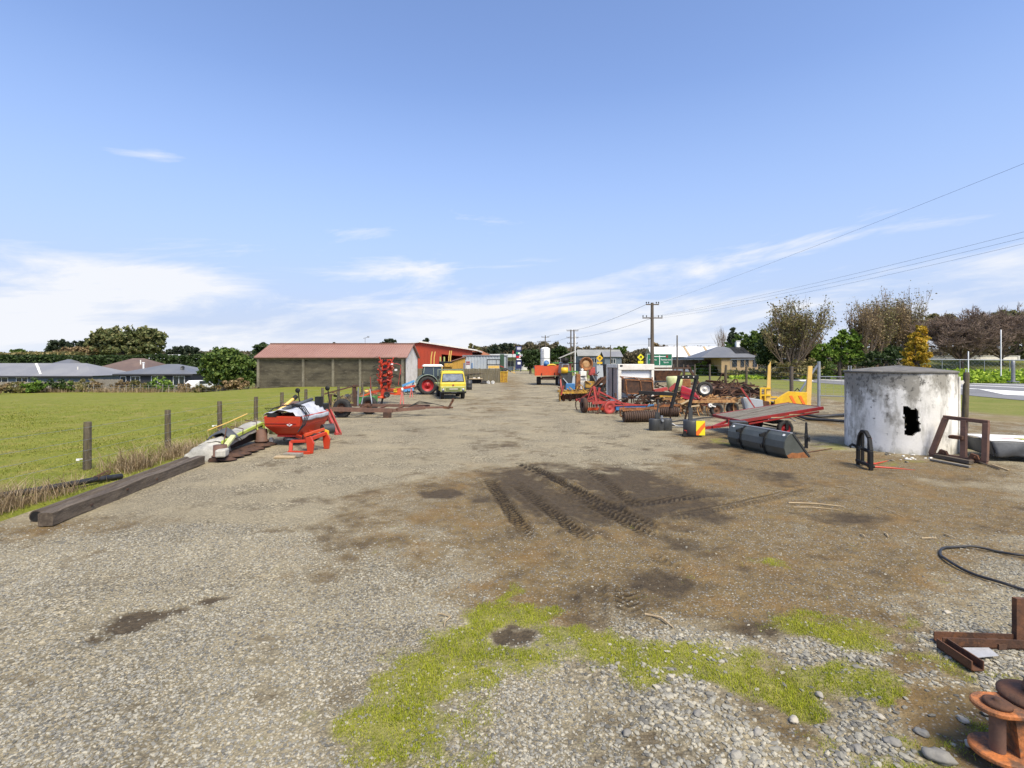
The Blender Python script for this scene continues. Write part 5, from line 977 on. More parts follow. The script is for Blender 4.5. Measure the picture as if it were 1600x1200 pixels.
# canvas: a sagging sheet over the frame
def canvas(name, f, nu, nv, m, par, th=.02):
    b = MB(); b.grid([[Vector(f(i/(nu-1), j/(nv-1))) for j in range(nv)] for i in range(nu)], True); return b.build(name, m, par, solid=th)
def cw(u, v):
    x = .55+2.55*u; top = .50+.26*u; y = .08+1.0*v; z = top+.07*math.sin(v*3.1)-.35*v*v-.03*abs(math.sin(u*11+v*4))-.02*abs(math.sin(u*5-v*13)); 
    if v < .12: z -= .18*(1-v/.12)
    return (x, y, z)
canvas('canvas_cover', cw, 34, 18, CANVAS_W, M_)
def cw2(u, v):
    x = -.02+.85*u; y = .04+.85*v; z = .33+.17*u+.05*math.sin(v*3.1)-.10*v*v-.28*(max(0, .1-v)/.1)-.045*abs(math.sin(u*7+v*3))-.03*abs(math.sin(u*4-v*9))
    if u < .1: z -= .34*(1-u/.1)
    return (x, y, z)
canvas('canvas_cover', cw2, 24, 18, CANVAS_W, M_)
def cw3(u, v):
    x = .78+.55*u+.25*v; y = -.02+.85*v; z = .74-.02*u+.10*math.sin(u*3.1)-.30*v*v-.42*max(0, .4-v)/.4*.75+.01*math.sin(u*9+v*11)
    return (x, y, z)
canvas('grey_flap', cw3, 16, 16, CANVAS_G, M_)
b = MB(); b.bar((.12, -.06, .28), (.92, .02, .58), .14, .1); b.build('swing_arm', LIME_P, M_, bevel=.02); b = MB(); b.bar((.3, -.02, .45), (1.0, .25, .83), .02, .035); b.build('strut', RUST, M_)
b = MB(); b.box((-.05, -.16, .27), (.38, .26, .2), rz=.2); b.build('end_cover', CANVAS_W, M_, bevel=.04, seg=2)
b = MB()
for x in (1.55, 2.45): b.path([(x, .05, .46+.1*x-.05), (x+.06, .07, .53+.11*x), (x+.2, .5, .60+.1*x)], .014, 6)
b.build('cover_strap', RUST_DK, M_)
b = MB(); b.path([(.95, .75, .74), (1.9, .7, .84), (2.9, .55, 1.02)], .018, 6); b.build('side_rail', YEL_P, M_)
# headstock at the far end
b = MB(); b.bar((3.05, .05, .35), (3.75, -.12, 1.0), .12, .1); b.bar((3.3, .3, .3), (3.75, -.1, 1.0), .08, .08); b.bar((3.2, -.35, .5), (3.78, -.3, .62), .1, .1); b.bar((3.5, .1, .35), (3.72, -.5, .30), .1, .16); b.build('headstock', LIME_P, M_, bevel=.01)
b = MB(); b.tube((3.75, -.1, 1.02), (4.3, -.42, 1.42), .055, n=12); b.build('drive_shaft', YEL_P, M_); b = MB(); b.tube((4.28, -.41, 1.40), (4.4, -.47, 1.49), .075, n=12); b.build('shaft_joint', BLK, M_)
b = MB(); [b.path([(3.7, .1, .95), (3.85, .2+.1*k, 1.12), (3.9, -.1-.08*k, 1.1), (3.8, -.2, .85)], .013, 6) for k in range(3)]; b.build('hydraulic_hose', BLK, M_)
b = MB(); b.tube((3.4, -.45, .12), (4.2, -.5, .2), .06, n=8); b.build('foot', RUST, M_); b = MB(); b.box((2.95, -.2, .12), (.12, .12, .22)); b.build('white_pad', WHITE, M_, bevel=.02)
# fertiliser spreader
S_ = thing('fertiliser_spreader', 'bright orange red fertiliser spreader hopper with grey tarpaulin on top', 'spreader', (-7.85, 16.25, 0), R(-5)); Wd, Lg = 1.15, 1.95
def lp(x0, x1, y0, y1, z): return [Vector((x0, y0, z)), Vector((x1, y0, z)), Vector((x1, y1, z)), Vector((x0, y1, z))]
b = MB(); b.hull(lp(0, Wd, 0, Lg, .66), lp(-.02, Wd+.02, -.02, Lg+.02, .98)); b.hull(lp(.28, Wd-.10, .25, Lg-.25, .36), lp(0.004, Wd-.004, .004, Lg-.004, .655)); b.build('hopper', RED, S_, bevel=.012)
b = MB(); b.hull(lp(.30, Wd-.05, .2, Lg-.3, .31), lp(.30, Wd-.05, .2, Lg-.3, .36)); b.box((.5, -.018, .76), (1.1, .014, .018)); b.build('lower_frame', RED_DEEP, S_)
b = MB(); b.box((.7, .8, .42), (1.1, .06, .06)); b.build('cross_rail', RED, S_)
b = MB(); b.prism([(-.10, 0), (0, .05), (.10, 0), (0, -.05)], .012, Matrix.Translation((.83, -.012, .725))); e_ = b.build('emblem', WHITE_C, S_); b = MB(); b.prism([(-.045, 0), (0, .018), (.045, 0), (0, -.018)], .012, Matrix.Translation((.83, -.02, .725))); b.build('emblem_centre', RED_DEEP, e_)
def tarp(u, v):
    y = .0+1.98*u; x = -.05+1.25*v; r_ = .25*math.sin(v*math.pi)**.8; z = 1.01+r_*(.65+.5*u)+.035*math.sin(u*6+v*17)*math.sin(v*3.14)+.02*math.sin(v*23)
    if v > .8: k = (v-.8)/.2; x = .95+.25*min(1, k*2.2); z = 1.04-.22*k+.01*math.sin(u*15) if u > .05 else 1.0
    return (x, y, z)
canvas('tarpaulin', tarp, 30, 30, CANVAS_L, S_, .012)
b = MB(); b.tube((.55, .1, 1.19), (.62, 1.9, 1.40), .055, n=10); b.build('tarp_roll', CANVAS_G, S_)
b = MB(); b.path([(-.02, .2, 1.05), (.02, .5, 1.2), (.4, .55, 1.30), (.85, .55, 1.24), (1.1, .5, 1.04), (1.18, .45, .9)], .02, 6); b.build('hoop', BLK, S_)
for k in range(3): b = MB(); b.path([(.5, .6+.1*k, 1.33), (.95, .5+.1*k, 1.25), (1.2, .3+.12*k, 1.02), (1.24, .0+.1*k, .72), (1.2, -.2, .52)], .016, 6); b.build('hydraulic_hose', BLK, S_)
b = MB(); b.box((.25, .12, 1.03), (.3, .3, .12)); b.build('cover_bracket', BLK, S_); b = MB(); b.box((.9, 1.85, 1.32), (.2, .22, .34)); b.build('cover_bracket', BLK, S_)
# headstock frame towards the yard
b = MB(); b.prism([(0, 0), (.16, 0), (.20, .30), (.10, .52), (-.05, .46), (-.02, .2)], .07, Matrix.Translation((1.95, -1.05, .02))); b.build('headstock_plate', RED, S_, bevel=.01); b = MB(); b.prism([(0, 0), (.16, 0), (.20, .30), (.10, .52), (-.05, .46), (-.02, .2)], .07, Matrix.Translation((2.05, -.2, .02))); b.build('headstock_plate', RED, S_, bevel=.01)
b = MB(); b.bar((1.38, -1.1, .05), (2.05, -1.1, .05), .12, .09); b.bar((1.45, -1.1, .05), (1.42, -1.0, .36), .1, .08); b.bar((1.42, -1.0, .36), (2.0, -1.0, .38), .1, .08); b.bar((1.0, .15, .35), (1.9, -.95, .42), .09, .09); b.bar((.9, .5, .38), (2.08, -.2, .45), .09, .09); b.bar((1.9, -1.0, .4), (2.1, -.2, .5), .09, .1); b.build('headstock_frame', RED, S_, bevel=.008)
b = MB(); b.bar((1.75, -.85, .52), (1.95, .0, .6), .06, .08); b.build('bright_stay', RED_OR, S_); b = MB(); b.prism([(0, 0), (.12, .02), (.12, .16), (0, .2)], .05, Matrix.Translation((2.08, -.2, .42))); b.build('orange_bracket', YEL, S_)
b = MB(); b.lathe([(.001, -.1), (.1, -.1), (.12, 0), (.1, .1), (.001, .1)], 14, Matrix.Translation((1.9, -.5, .42)) @ RX90); b.box((1.7, -.6, .40), (.2, .2, .2)); b.build('gearbox', BLK, S_)
for y in (.55, 1.35): b = MB(); b.lathe([(.001, .03), (.3, .01), (.34, -.02), (.001, -.02)], 16, Matrix.Translation((.68, y, .24))); [b.bar((.68, y, .27), (.68+.3*math.cos(q), y+.3*math.sin(q), .28), .03, .05) for q in (0, 2.1, 4.2)]; b.build('spreading_disc', GREY, S_)
b = MB(); b.tube((1.3, 1.25, .42), (1.55, 1.55, .42), .17, n=14); b.build('guard', GREY_D, S_)
p = G(425, 718); T = thing('timber_offcut', 'flat pale timber board lying under the orange red spreader', 'board', (p.x+.05, p.y+.1, .02), .06); b = MB(); b.box((.27, 0, .03), (.56, .2, .055)); b.build('board', WOOD_LT, T, bevel=.006)
T = thing('timber_offcut', 'second pale block stacked on the flat timber board', 'board', (p.x+.22, p.y+.3, .02), -.1); b = MB(); b.box((.25, 0, .06), (.5, .22, .1)); b.build('board', WOOD_GR, T, bevel=.006)
# implement behind the spreader, brown deck and two stalk lamps
T = thing('topper_mower', 'rust brown decked mower behind the spreader with two stalk lamps', 'mower', (-8.35, 19.8, 0), R(4)); b = MB(); b.hull(lp(-.45, .75, -.5, .6, .98), lp(-.35, .7, -.4, .5, 1.16)); b.bar((-.5, -.5, .98), (.8, -.5, 1.0), .05, .05); b.build('deck', RUST_PL, T)
b = MB(); b.box((.1, .0, .5), (.9, .7, .5)); b.build('body', GREY_D, T, bevel=.03)
for x, y, z in ((.15, -.2, 1.62), (1.12, .3, 1.68)):
    b = MB(); b.path([(x+.1, y, 1.0), (x+.03, y, 1.3), (x, y, z-.05)], .022, 6); s_ = b.build('lamp_stalk', BLK, T); b = MB(); b.lathe([(.001, -.05), (.07, -.04), (.095, .03), (.085, .05), (.001, .05)], 14, Matrix.Translation((x, y-.04, z)) @ RX90); b.build('lamp', BLK, s_)
b = MB(); b.bar((1.3, -.6, .9), (1.8, -1.0, .05), .09, .13); b.bar((1.42, -.5, .9), (1.92, -.9, .05), .05, .1); b.bar((1.75, -1.0, .05), (1.95, -.9, .05), .14, .06); b.build('red_stand', RED_OLD, T); b = MB(); b.box((1.15, -.3, .95), (.25, .4, .35)); b.box((1.2, -.45, .6), (.3, .3, .25)); b.build('hitch_block', BLK, T, bevel=.02)
b = MB(); b.bar((.6, -.2, .9), (1.4, -.55, .88), .08, .1); b.bar((1.2, -.3, .5), (.4, .1, .35), .12, .12); b.build('frame_rail', RUST_DK, T)
# long rusty drawbar chassis with two bare wheels
p = G(534, 652.5); T = thing('trailer_chassis', 'long rusty trailer chassis with twin tyres and a drawbar', 'chassis', (-7.9, 25.0, 0), R(3))
for (x, y, r_) in ((-.35, -.1, .46), (.55, 1.6, .46)):
    wheel(T, (x, y, r_), r_, .26, RUST, RUBBER, 'y', ang=R(-16), rimr=.52, n=22)
b = MB(); b.bar((-1.3, -.35, .46), (2.1, -.3, .36), .12, .2); b.bar((2.1, -.3, .36), (3.6, .3, .44), .1, .16); b.bar((3.6, .3, .44), (4.5, .5, .44), .08, .1); b.build('side_rail', RUST_PL, T)
b = MB(); b.bar((-.8, 1.3, .52), (3.8, .55, .5), .1, .14); b.build('side_rail', RUST_PL, T)
for x in (-.9, .4, 1.4, 2.3): b = MB(); b.bar((x, -.3, .42), (x+.2, 1.1-.2*x, .5), .08, .08); b.build('cross_member', RUST, T)
b = MB(); b.bar((-.95, -.1, .5), (-.95, .0, 1.15), .13, .1); b.bar((-1.2, -.1, 1.16), (.0, .4, 1.5), .09, .07); b.bar((.15, .4, .5), (.1, .4, 1.55), .16, .13); b.bar((.05, .4, 1.53), (.3, .4, 1.53), .2, .1); b.build('upright_frame', RUST_DK, T)
b = MB(); b.bar((.32, .3, 1.45), (.28, .35, .55), .07, .05); b.build('stay', GREY, T); b = MB(); b.path([(.4, .6, .6), (.5, .8, 1.25), (.75, .9, 1.35), (.85, .9, .6)], .03, 6); b.build('hoop', GALV, T); b = MB(); b.lathe([(.001, .1), (.1, .08), (.12, 0), (.001, -.02)], 12, Matrix.Translation((.6, .8, 1.2))); b.build('cap', YEL_P, T)
b = MB(); b.box((1.85, -.32, .14), (.38, .16, .28)); b.build('timber_chock', RUST_DK, T)
b = MB(); [b.path([(2.8, .1, .5), (3.3, .3+.05*k, .66+.05*k), (4.0, .5, .62), (4.5, .52, .5)], .016, 5) for k in range(3)]; b.build('hydraulic_hose', BLK, T)
b = MB(); b.bar((4.45, .5, .44), (4.75, .55, .40), .1, .12); b.bar((4.72, .55, .36), (4.98, .6, .82), .08, .1); b.tube((4.95, .5, .82), (4.95, .72, .82), .05, n=8); b.lathe([(.05, -.03), (.11, -.03), (.11, .03), (.05, .03), (.05, -.03)], 14, Matrix.Translation((4.86, .56, .42))); b.build('hitch', RUST, T)
# green box
p = G(570, 634); T = thing('green_weight_box', 'green sheet steel box standing in the grass behind the chassis', 'box', (p.x, p.y, 0), R(-3)); b = MB(); b.hull([Vector(q) for q in ((-.62, 0, 0), (.62, 0, 0), (.62, .6, 0), (-.62, .6, 0))], [Vector(q) for q in ((-.62, 0, .52), (.62, 0, .6), (.62, .6, .6), (-.62, .6, .52))]); b.build('box', GREEN, T, bevel=.02); b = MB(); b.box((.3, -.015, .27), (.03, .03, .5)); b.box((0, -.014, .54), (1.22, .024, .04)); b.build('edge_rib', GREEN, T)
# tall folded red tedder
p = G(600, 631); T = thing('hay_tedder', 'tall folded bright red hay tedder with spoked rotors and tines', 'tedder', (p.x, p.y, 0), 0)
b = MB(); b.bar((-.05, 0, .35), (.0, 0, 1.25), .3, .3); b.bar((-.02, .05, 1.2), (.12, .05, 2.9), .22, .18); b.build('mast', RED, T); b = MB(); b.bar((.25, .3, .9), (.45, .25, 2.7), .12, .12); b.build('mast', RED, T)
b = MB(); b.bar((-1.6, .1, .42), (-.7, .1, .78), .1, .1); b.bar((-.75, .1, .76), (.0, .05, .92), .17, .16); b.bar((-1.7, .2, .36), (-1.3, .1, .5), .14, .06); b.build('drawbar', RED_OR, T)
b = MB(); b.bar((0, 0, .88), (1.1, .3, .9), .16, .2); b.bar((.9, .3, .95), (1.9, .6, 1.15), .1, .12); b.bar((.1, 0, .7), (1.0, .3, .6), .12, .12); b.build('rear_frame', RED, T); b = MB(); b.prism([(0, 0), (.45, .05), (.42, .38), (.0, .33)], .1, Matrix.Translation((.62, .15, .55))); b.build('orange_guard', RED_OR, T); b = MB(); b.box((.72, .07, .86), (.22, .03, .22)); b.build('yellow_plate', YEL, T)
def rotor(cx_, cy_, cz, tilt, sd):
    rr = random.Random(sd); Mx = Matrix.Translation((cx_, cy_, cz)) @ Matrix.Rotation(tilt, 4, 'Y') @ Matrix.Rotation(rr.random(), 4, 'Z')
    b = MB(); b.M = Mx; b.lathe([(.001, .2), (.17, .17), (.23, .02), (.2, -.1), (.1, -.16), (.001, -.18)], 12); h_ = b.build('rotor_hub', RED, T)
    for k in range(6):
        a = k*math.pi/3; e = Vector((.52*math.cos(a), .52*math.sin(a), -.03)); b = MB(); b.M = Mx; b.bar((.1*math.cos(a), .1*math.sin(a), 0), e, .075, .05); b.box(e, (.09, .09, .07)); b.build('spoke', RED, h_)
        b = MB(); b.M = Mx
        for s in (-.05, .05): b.path([e+Vector((-s*math.sin(a), s*math.cos(a), 0)), e+Vector((.1*math.cos(a)-s*math.sin(a), .1*math.sin(a)+s*math.cos(a), -.16)), e+Vector((.06*math.cos(a)-s*math.sin(a), .06*math.sin(a)+s*math.cos(a), -.42))], .011, 4)
        b.build('tine', BLK, h_)
for q in ((-.08, .0, 2.55, R(70), 1), (-.15, 0, 1.95, R(74), 2), (-.2, .0, 1.45, R(68), 3), (.36, .2, 2.5, R(-72), 4), (.33, .25, 1.95, R(-70), 5), (.26, .3, 1.4, R(-74), 6)): rotor(*q)
for k in range(5): z_ = 1.15+k*.38; b = MB(); b.box((.06, -.12, z_), (.34, .16, .2), ry=.2*(-1)**k); b.bar((-.25, -.08, z_+.1), (.45, -.05, z_+.2), .07, .07); b.build('gear_housing', RED_DEEP if k % 2 else RED, T); b = MB(); b.box((.1, -.2, z_+.15), (.24, .12, .12)); b.bar((-.1, -.18, z_-.1), (.2, -.2, z_+.25), .05, .05); b.build('black_joint', BLK, T)
b = MB(); b.path([(.3, .2, 2.55), (.75, .3, 2.62), (1.02, .35, 2.5), (1.0, .35, 1.9)], .022, 6); b.path([(1.0, .35, 2.3), (.85, .35, 1.2)], .022, 6); b.path([(-.9, .2, .85), (-.95, .2, 1.75)], .022, 6); b.build('guard_hoop', RED_OLD, T)
wheel(T, (.25, -.25, .62), .2, .14, GREY_D, RUBBER, 'y', n=16); wheel(T, (-.1, .0, 1.52), .17, .12, GREY_D, GREEN_D, 'y', n=16, name='small_wheel'); wheel(T, (.02, .0, 2.28), .17, .12, GREY_D, RUBBER, 'y', n=16, name='small_wheel')
b = MB(); b.lathe([(.001, .0), (.2, .02), (.22, .12), (.001, .17)], 14, Matrix.Translation((-.18, -.1, .35))); b.build('skid_pan', RED_OR, T); b = MB(); b.bar((-.05, -.1, .4), (-.12, -.2, .0), .08, .1); b.build('stand', BLK, T)
b = MB(); [b.path([(.0, -.1, 1.2), (.2+.05*k, -.3, 1.0-.1*k), (.5, -.2, .8), (.9, .1, .95)], .015, 5) for k in range(4)]; b.build('hydraulic_hose', BLK, T); b = MB(); b.box((.75, .1, 2.2), (.16, .05, .12)); b.box((.52, -.02, 2.58), (.14, .04, .1)); b.build('reflector', WHITE_C, T)
# red and white marker posts
for px, py, h_, lab in ((628.5, 632, 1.0, 'shorter red and white marker post beside the red tedder'), (643, 621, .82, 'red and white marker post by the blue implement')):
    p = G(px, py); T = thing('marker_post', lab, 'marker post', (p.x, p.y, 0)); b = MB(); b.bar((-.12, 0, 0), (0, 0, h_), .07, .05); b.bar((.1, 0, 0), (0, 0, h_*.9), .05, .05); b.build('post', mat('pale_red_paint', (.62, .13, .11), (.55, .2, .17), 5, rough=.6), T); b = MB(); b.lathe([(.07, 0), (.07, .16), (.001, .18)], 10, Matrix.Translation((0, 0, h_-.1))); b.build('white_cap', WHITE, T)
# blue implement
p = G(637, 617); T = thing('blue_implement', 'blue three point linkage implement behind the marker posts', 'implement', (p.x, p.y, 0), R(12)); b = MB(); b.bar((-.45, 0, .75), (.55, .1, 1.15), .2, .16); b.bar((-.4, .1, .35), (.5, .1, .45), .24, .2); b.bar((.5, .1, 1.15), (.3, .3, .4), .08, .08); b.build('frame', BLUE_L, T); b = MB(); b.bar((-.9, 0, .5), (.2, 0, .6), .1, .1); b.build('red_link', RED_OLD, T); b = MB(); b.box((.2, .2, .25), (.9, .3, .14)); b.build('base', GREY_D, T)
for k in range(3): b = MB(); b.path([(-.3+.3*k, 0, .4), (-.35+.3*k, -.15, .2), (-.2+.3*k, -.2, 0)], .03, 5); b.build('tine', BLK, T)
# tractor seen from its right rear side
p = G(667, 617); T = thing('tractor', 'big green tractor with red wheel rims and a white cab roof', 'tractor', (p.x, p.y+.3, 0), R(14))
wheel(T, (0, -.0, .77), .77, .55, RED_DEEP if False else mat('wheel_red_paint', (.36, .012, .014), (.30, .015, .015), 3, rough=.45), RUBBER, 'y', rimr=.62, lugs=20, n=32); wheel(T, (0, 1.75, .77), .77, .55, MATS['wheel_red_paint'], RUBBER, 'y', rimr=.62, lugs=20, n=32)
for y in (.1, 1.65): wheel(T, (2.5, y, .58), .58, .42, MATS['wheel_red_paint'], RUBBER, 'y', rimr=.6, lugs=18, n=28)
b = MB(); b.lathe([(.86, -.3), (.86, .3), (.92, .3), (.92, -.3), (.86, -.3)], 20, Matrix.Translation((0, 0, .77)) @ RX90, R(15), R(170)); b.build('mudguard', GREEN_P, T); b = MB(); b.lathe([(.86, -.3), (.86, .3), (.92, .3), (.92, -.3), (.86, -.3)], 20, Matrix.Translation((0, 1.75, .77)) @ RX90, R(15), R(170)); b.build('mudguard', GREEN_P, T)
b = MB(); b.hull([Vector(q) for q in ((-.35, .2, 1.35), (1.25, .2, 1.25), (1.25, 1.55, 1.25), (-.35, 1.55, 1.35))], [Vector(q) for q in ((-.2, .28, 2.32), (1.15, .28, 2.32), (1.15, 1.47, 2.32), (-.2, 1.47, 2.32))]); b.build('cab_glass', GLASS, T)
b = MB()
for y0, y1 in ((.19, .27), (1.56, 1.48)):
    b.bar((-.37, y0, 1.32), (-.22, y1, 2.35), .07, .07); b.bar((1.27, y0, 1.22), (1.17, y1, 2.35), .07, .07); b.bar((.55, y0-.01, 1.25), (.5, y1, 2.35), .05, .05); b.bar((-.37, y0, 1.33), (1.27, y0, 1.24), .07, .1)
b.build('cab_frame', GREEN_P, T)
b = MB(); b.hull(lp(-.38, 1.35, .15, 1.6, 2.34), lp(-.25, 1.2, .25, 1.5, 2.52)); b.build('cab_roof', WHITE, T, bevel=.04, seg=2)
b = MB(); b.hull([Vector(q) for q in ((1.2, .5, .85), (3.1, .55, .85), (3.1, 1.25, .85), (1.2, 1.3, .85))], [Vector(q) for q in ((1.2, .5, 1.65), (3.0, .6, 1.4), (3.0, 1.2, 1.4), (1.2, 1.3, 1.65))]); b.build('bonnet', GREEN_D, T, bevel=.05, seg=2)
b = MB(); b.box((.9, .9, .75), (2.2, .7, .45)); b.box((-.5, .9, .7), (.5, .6, .5)); b.bar((-.6, .5, .8), (-1.1, .5, .45), .08, .08); b.bar((-.6, 1.3, .8), (-1.1, 1.3, .45), .08, .08); b.build('chassis', GREY_D, T); b = MB(); b.tube((1.35, .3, 1.2), (1.35, .3, 2.3), .05, n=8); b.build('exhaust', BLK, T)
b = MB(); b.box((1.0, .05, .75), (.55, .25, .5)); b.build('steps', mat('tan_primer', (.42, .3, .2), None), T); b = MB(); b.box((-.32, .1, 1.72), (.1, .16, .1)); b.box((1.35, .0, 2.0), (.06, .2, .3)); b.build('mirror', BLK, T)
# yellow flat deck truck
p = G(708, 624); T = thing('truck', 'old yellow and lime cab over flat deck truck facing the camera', 'truck', (p.x, p.y, 0), R(13)); Wt = 1.86
# local -y is the front
b = MB(); hw = Wt/2
fr = [(0.0, .60), (-.06, .80), (-.05, 1.14), (.0, 1.2), (.22, 1.9), (.42, 2.06), (1.35, 2.07), (1.42, 1.95), (1.42, .60)]     # (y, z) side profile
def cabring(x, ins): return [Vector((x*(1-.15*max(0, (z-1.15)/.92)), y+ins*(.3 if y < .3 else -.1), z-ins*(.5 if z > 1.9 else 0))) for y, z in fr]
b.hull(cabring(-hw, .06), cabring(-hw+.07, 0)); b.hull(cabring(-hw+.07, 0), cabring(hw-.07, 0)); b.hull(cabring(hw-.07, 0), cabring(hw, .06)); b.build('cab', TRUCKY, T, bevel=.02, seg=2)
b = MB(); b.hull([Vector((-.98*hw, -.075, .55)), Vector((.98*hw, -.075, .55)), Vector((.98*hw, .2, .55)), Vector((-.98*hw, .2, .55))], [Vector((-.99*hw, -.085, .95)), Vector((.99*hw, -.085, .95)), Vector((.99*hw, .2, .95)), Vector((-.99*hw, .2, .95))]); b.build('lower_panel', TRUCKG, T, bevel=.04, seg=2)
def onw(x, z, o=.012): y = .0+(z-1.2)/(1.9-1.2)*.22; return Vector((x, y-o, z))
b = MB(); b.hull([onw(-.83*hw, 1.32, -.02), onw(.83*hw, 1.32, -.02), onw(.74*hw, 1.84, -.02), onw(-.74*hw, 1.84, -.02)], [onw(-.83*hw, 1.32), onw(.83*hw, 1.32), onw(.74*hw, 1.84), onw(-.74*hw, 1.84)]); ws = b.build('windscreen', GLASS_S, T)
b = MB(); q = [onw(-.85*hw, 1.30, .02), onw(.85*hw, 1.30, .02), onw(.76*hw, 1.86, .02), onw(-.76*hw, 1.86, .02)]
for i in range(4): b.bar(q[i], q[(i+1) % 4], .035, .03)
b.build('screen_seal', BLK, ws); b = MB(); b.bar(onw(-.1, 1.28, .03), onw(.35, 1.42, .03), .015); b.bar(onw(-.6, 1.28, .03), onw(-.2, 1.4, .03), .015); b.build('wiper', BLK, ws)
b = MB(); b.box((0, -.095, .76), (1.05, .03, .17)); g_ = b.build('grille', mat('dark_lime_grille', (.09, .11, .04), None, rough=.6), T); b = MB(); [b.box((0, -.115, .70+k*.04), (1.03, .015, .012)) for k in range(4)]; b.build('grille_bar', TRUCKG, g_); b = MB(); b.box((.02, -.12, .76), (.62, .02, .05)); b.build('name_plate', WHITE, g_)
for x in (-.73, .73):
    b = MB(); b.lathe([(.001, -.03), (.08, -.025), (.105, 0), (.105, .04)], 16, Matrix.Translation((x*hw/.93, -.10, .70)) @ RX90 @ Matrix.Rotation(R(180), 4, 'X')); b.build('headlight', GALV, T); b = MB(); b.tube((x*1.04, -.1, .86), (x*1.04, -.13, .86), .04, n=10); b.build('indicator', YEL, T)
b = MB(); b.tube((.0, -.09, 1.03), (0, -.075, 1.03), .07, n=14); b.build('badge', RED_OLD, T)
b = MB(); b.box((0, -.12, .52), (1.9, .1, .13)); b.build('bumper', BLK, T, bevel=.02); b = MB(); b.box((.05, -.18, .53), (.4, .02, .12)); b.build('number_plate', GREY_D, T)
for x in (-hw-.12, hw+.12): b = MB(); b.path([(x*.92, .1, 1.3), (x*1.02, .02, 1.35), (x*1.03, .0, 1.45)], .015, 5); b.box((x*1.04, -.02, 1.58), (.14, .04, .26)); b.build('mirror', BLK, T)
for x in (-hw-.005, hw+.005):
    b = MB(); b.prism([(.30, 1.26), (1.1, 1.26), (1.1, 1.84), (.47, 1.84)], .02, Matrix.Translation((x*.935, 0, 0)) @ Matrix.Rotation(R(90), 4, 'Z')); b.build('side_window', GLASS, T)
for x in (-.76, .76):
    wheel(T, (x, .50, .42), .42, .25, GREY_D, RUBBER, 'x', n=20); wheel(T, (x, 3.5, .40), .40, .34, GREY_D, RUBBER, 'x', n=20)
b = MB(); b.box((0, 2.4, .62), (.8, 4.6, .16)); b.build('chassis', BLK, T); b = MB(); b.tube((-.76, .62, .4), (.76, .62, .4), .05, n=8); b.tube((-.76, 3.5, .4), (.76, 3.5, .4), .06, n=8); b.build('axle', BLK, T)
b = MB(); b.box((0, 3.25, 1.0), (1.95, 3.5, .12)); b.build('deck', TRUCKG, T)
b = MB(); 
for x in (-.97, .97): b.bar((x, 1.55, .9), (x, 1.55, 2.16), .07, .07)
b.bar((-.97, 1.55, 2.15), (.97, 1.55, 2.15), .07, .07); b.bar((-.97, 1.55, 1.5), (.97, 1.55, 1.5), .05, .05)
for k in range(7): b.bar((-.8+k*.27, 1.56, 1.05), (-.8+k*.27, 1.56, 2.13), .03, .03)
b.build('headboard', GREEN_P, T)
# stacked things above the fence line: yellow loader frame, timber on the lot
T = thing('loader', 'yellow loader with upright boom arms beyond the tractor', 'loader', (X(688, 60), 60, 0), R(8)); b = MB(); b.hull(lp(-.9, 1.5, -.6, .8, 1.3), lp(-.7, 1.3, -.5, .7, 2.3)); b.build('body', YEL_OLD, T, bevel=.05)
b = MB(); b.box((.6, -.1, 2.55), (1.5, .9, .5)); b.build('engine_cover', BLK, T, bevel=.05); b = MB(); b.box((.95, -.7, 2.35), (1.0, .2, .42)); b.build('counterweight', YEL_OLD, T, bevel=.04)
for x0_, z1_ in ((-1.0, 3.95), (-.65, 3.95), (1.05, 4.05), (1.25, 4.05)): b = MB(); b.path([(x0_-.1, 0, 2.2), (x0_-.06, 0, 3.3), (x0_+.06, 0, z1_)], .065, 6); b.build('boom_arm', YEL_P, T)
for x0_ in (.0, .45): b = MB(); b.tube((x0_, 0, 2.5), (x0_, 0, 3.35), .1, n=8); b.build('cylinder', TRUCKG, T)
for x in (-.8, 1.2):
    for y in (-.6, .7): wheel(T, (x, y, .6), .6, .35, YEL_OLD, RUBBER, 'y', n=18)
T = thing('fuel_pump', 'white and blue cabinet with red lettering band above the fence', 'cabinet', (X(731.5, 69.5), 69.5, 0)); b = MB(); b.box((0, 0, 2.0), (.78, .4, 2.0)); b.box((0, 0, .5), (.5, .3, 1.0)); b.build('cabinet', CONT, T, bevel=.03)
b = MB(); b.box((0, -.215, 2.72), (.5, .03, .16)); b.box((0, -.215, 2.46), (.52, .03, .12)); b.build('red_band', RED_OLD, T); b = MB(); b.box((0, -.215, 1.95), (.5, .03, .7)); b.build('panel', WHITE, T); b = MB(); b.box((.0, -.215, 1.4), (.6, .03, .14)); b.build('orange_band', RED_OR, T)
for x in (-.55, .52): b = MB(); b.tube((x, -.05, 0), (x, -.05, 2.6), .08, n=8); b.build('side_pole', BLUE, T)
T = thing('yellow_sign_frame', 'black pipe frame with a plain yellow board low in it', 'frame', (X(771.5, 70), 70, 0))
b = MB(); 
for x in (-.9, .85): b.bar((x, 0, 0), (x, 0, 3.1), .1, .1)
for z in (3.05, 2.35): b.bar((-.9, 0, z), (.85, 0, z), .1, .12)
b.bar((.35, 0, 2.3), (.35, 0, 3.0), .06, .06); b.build('frame', BLK, T); b = MB(); b.box((0, -.08, 2.05), (1.5, .04, .36)); b.build('board', YEL_P, T); b = MB(); b.bar((.85, 0, 2.2), (1.4, -.2, 2.0), .08, .12); b.build('red_arm', RED_OLD, T)
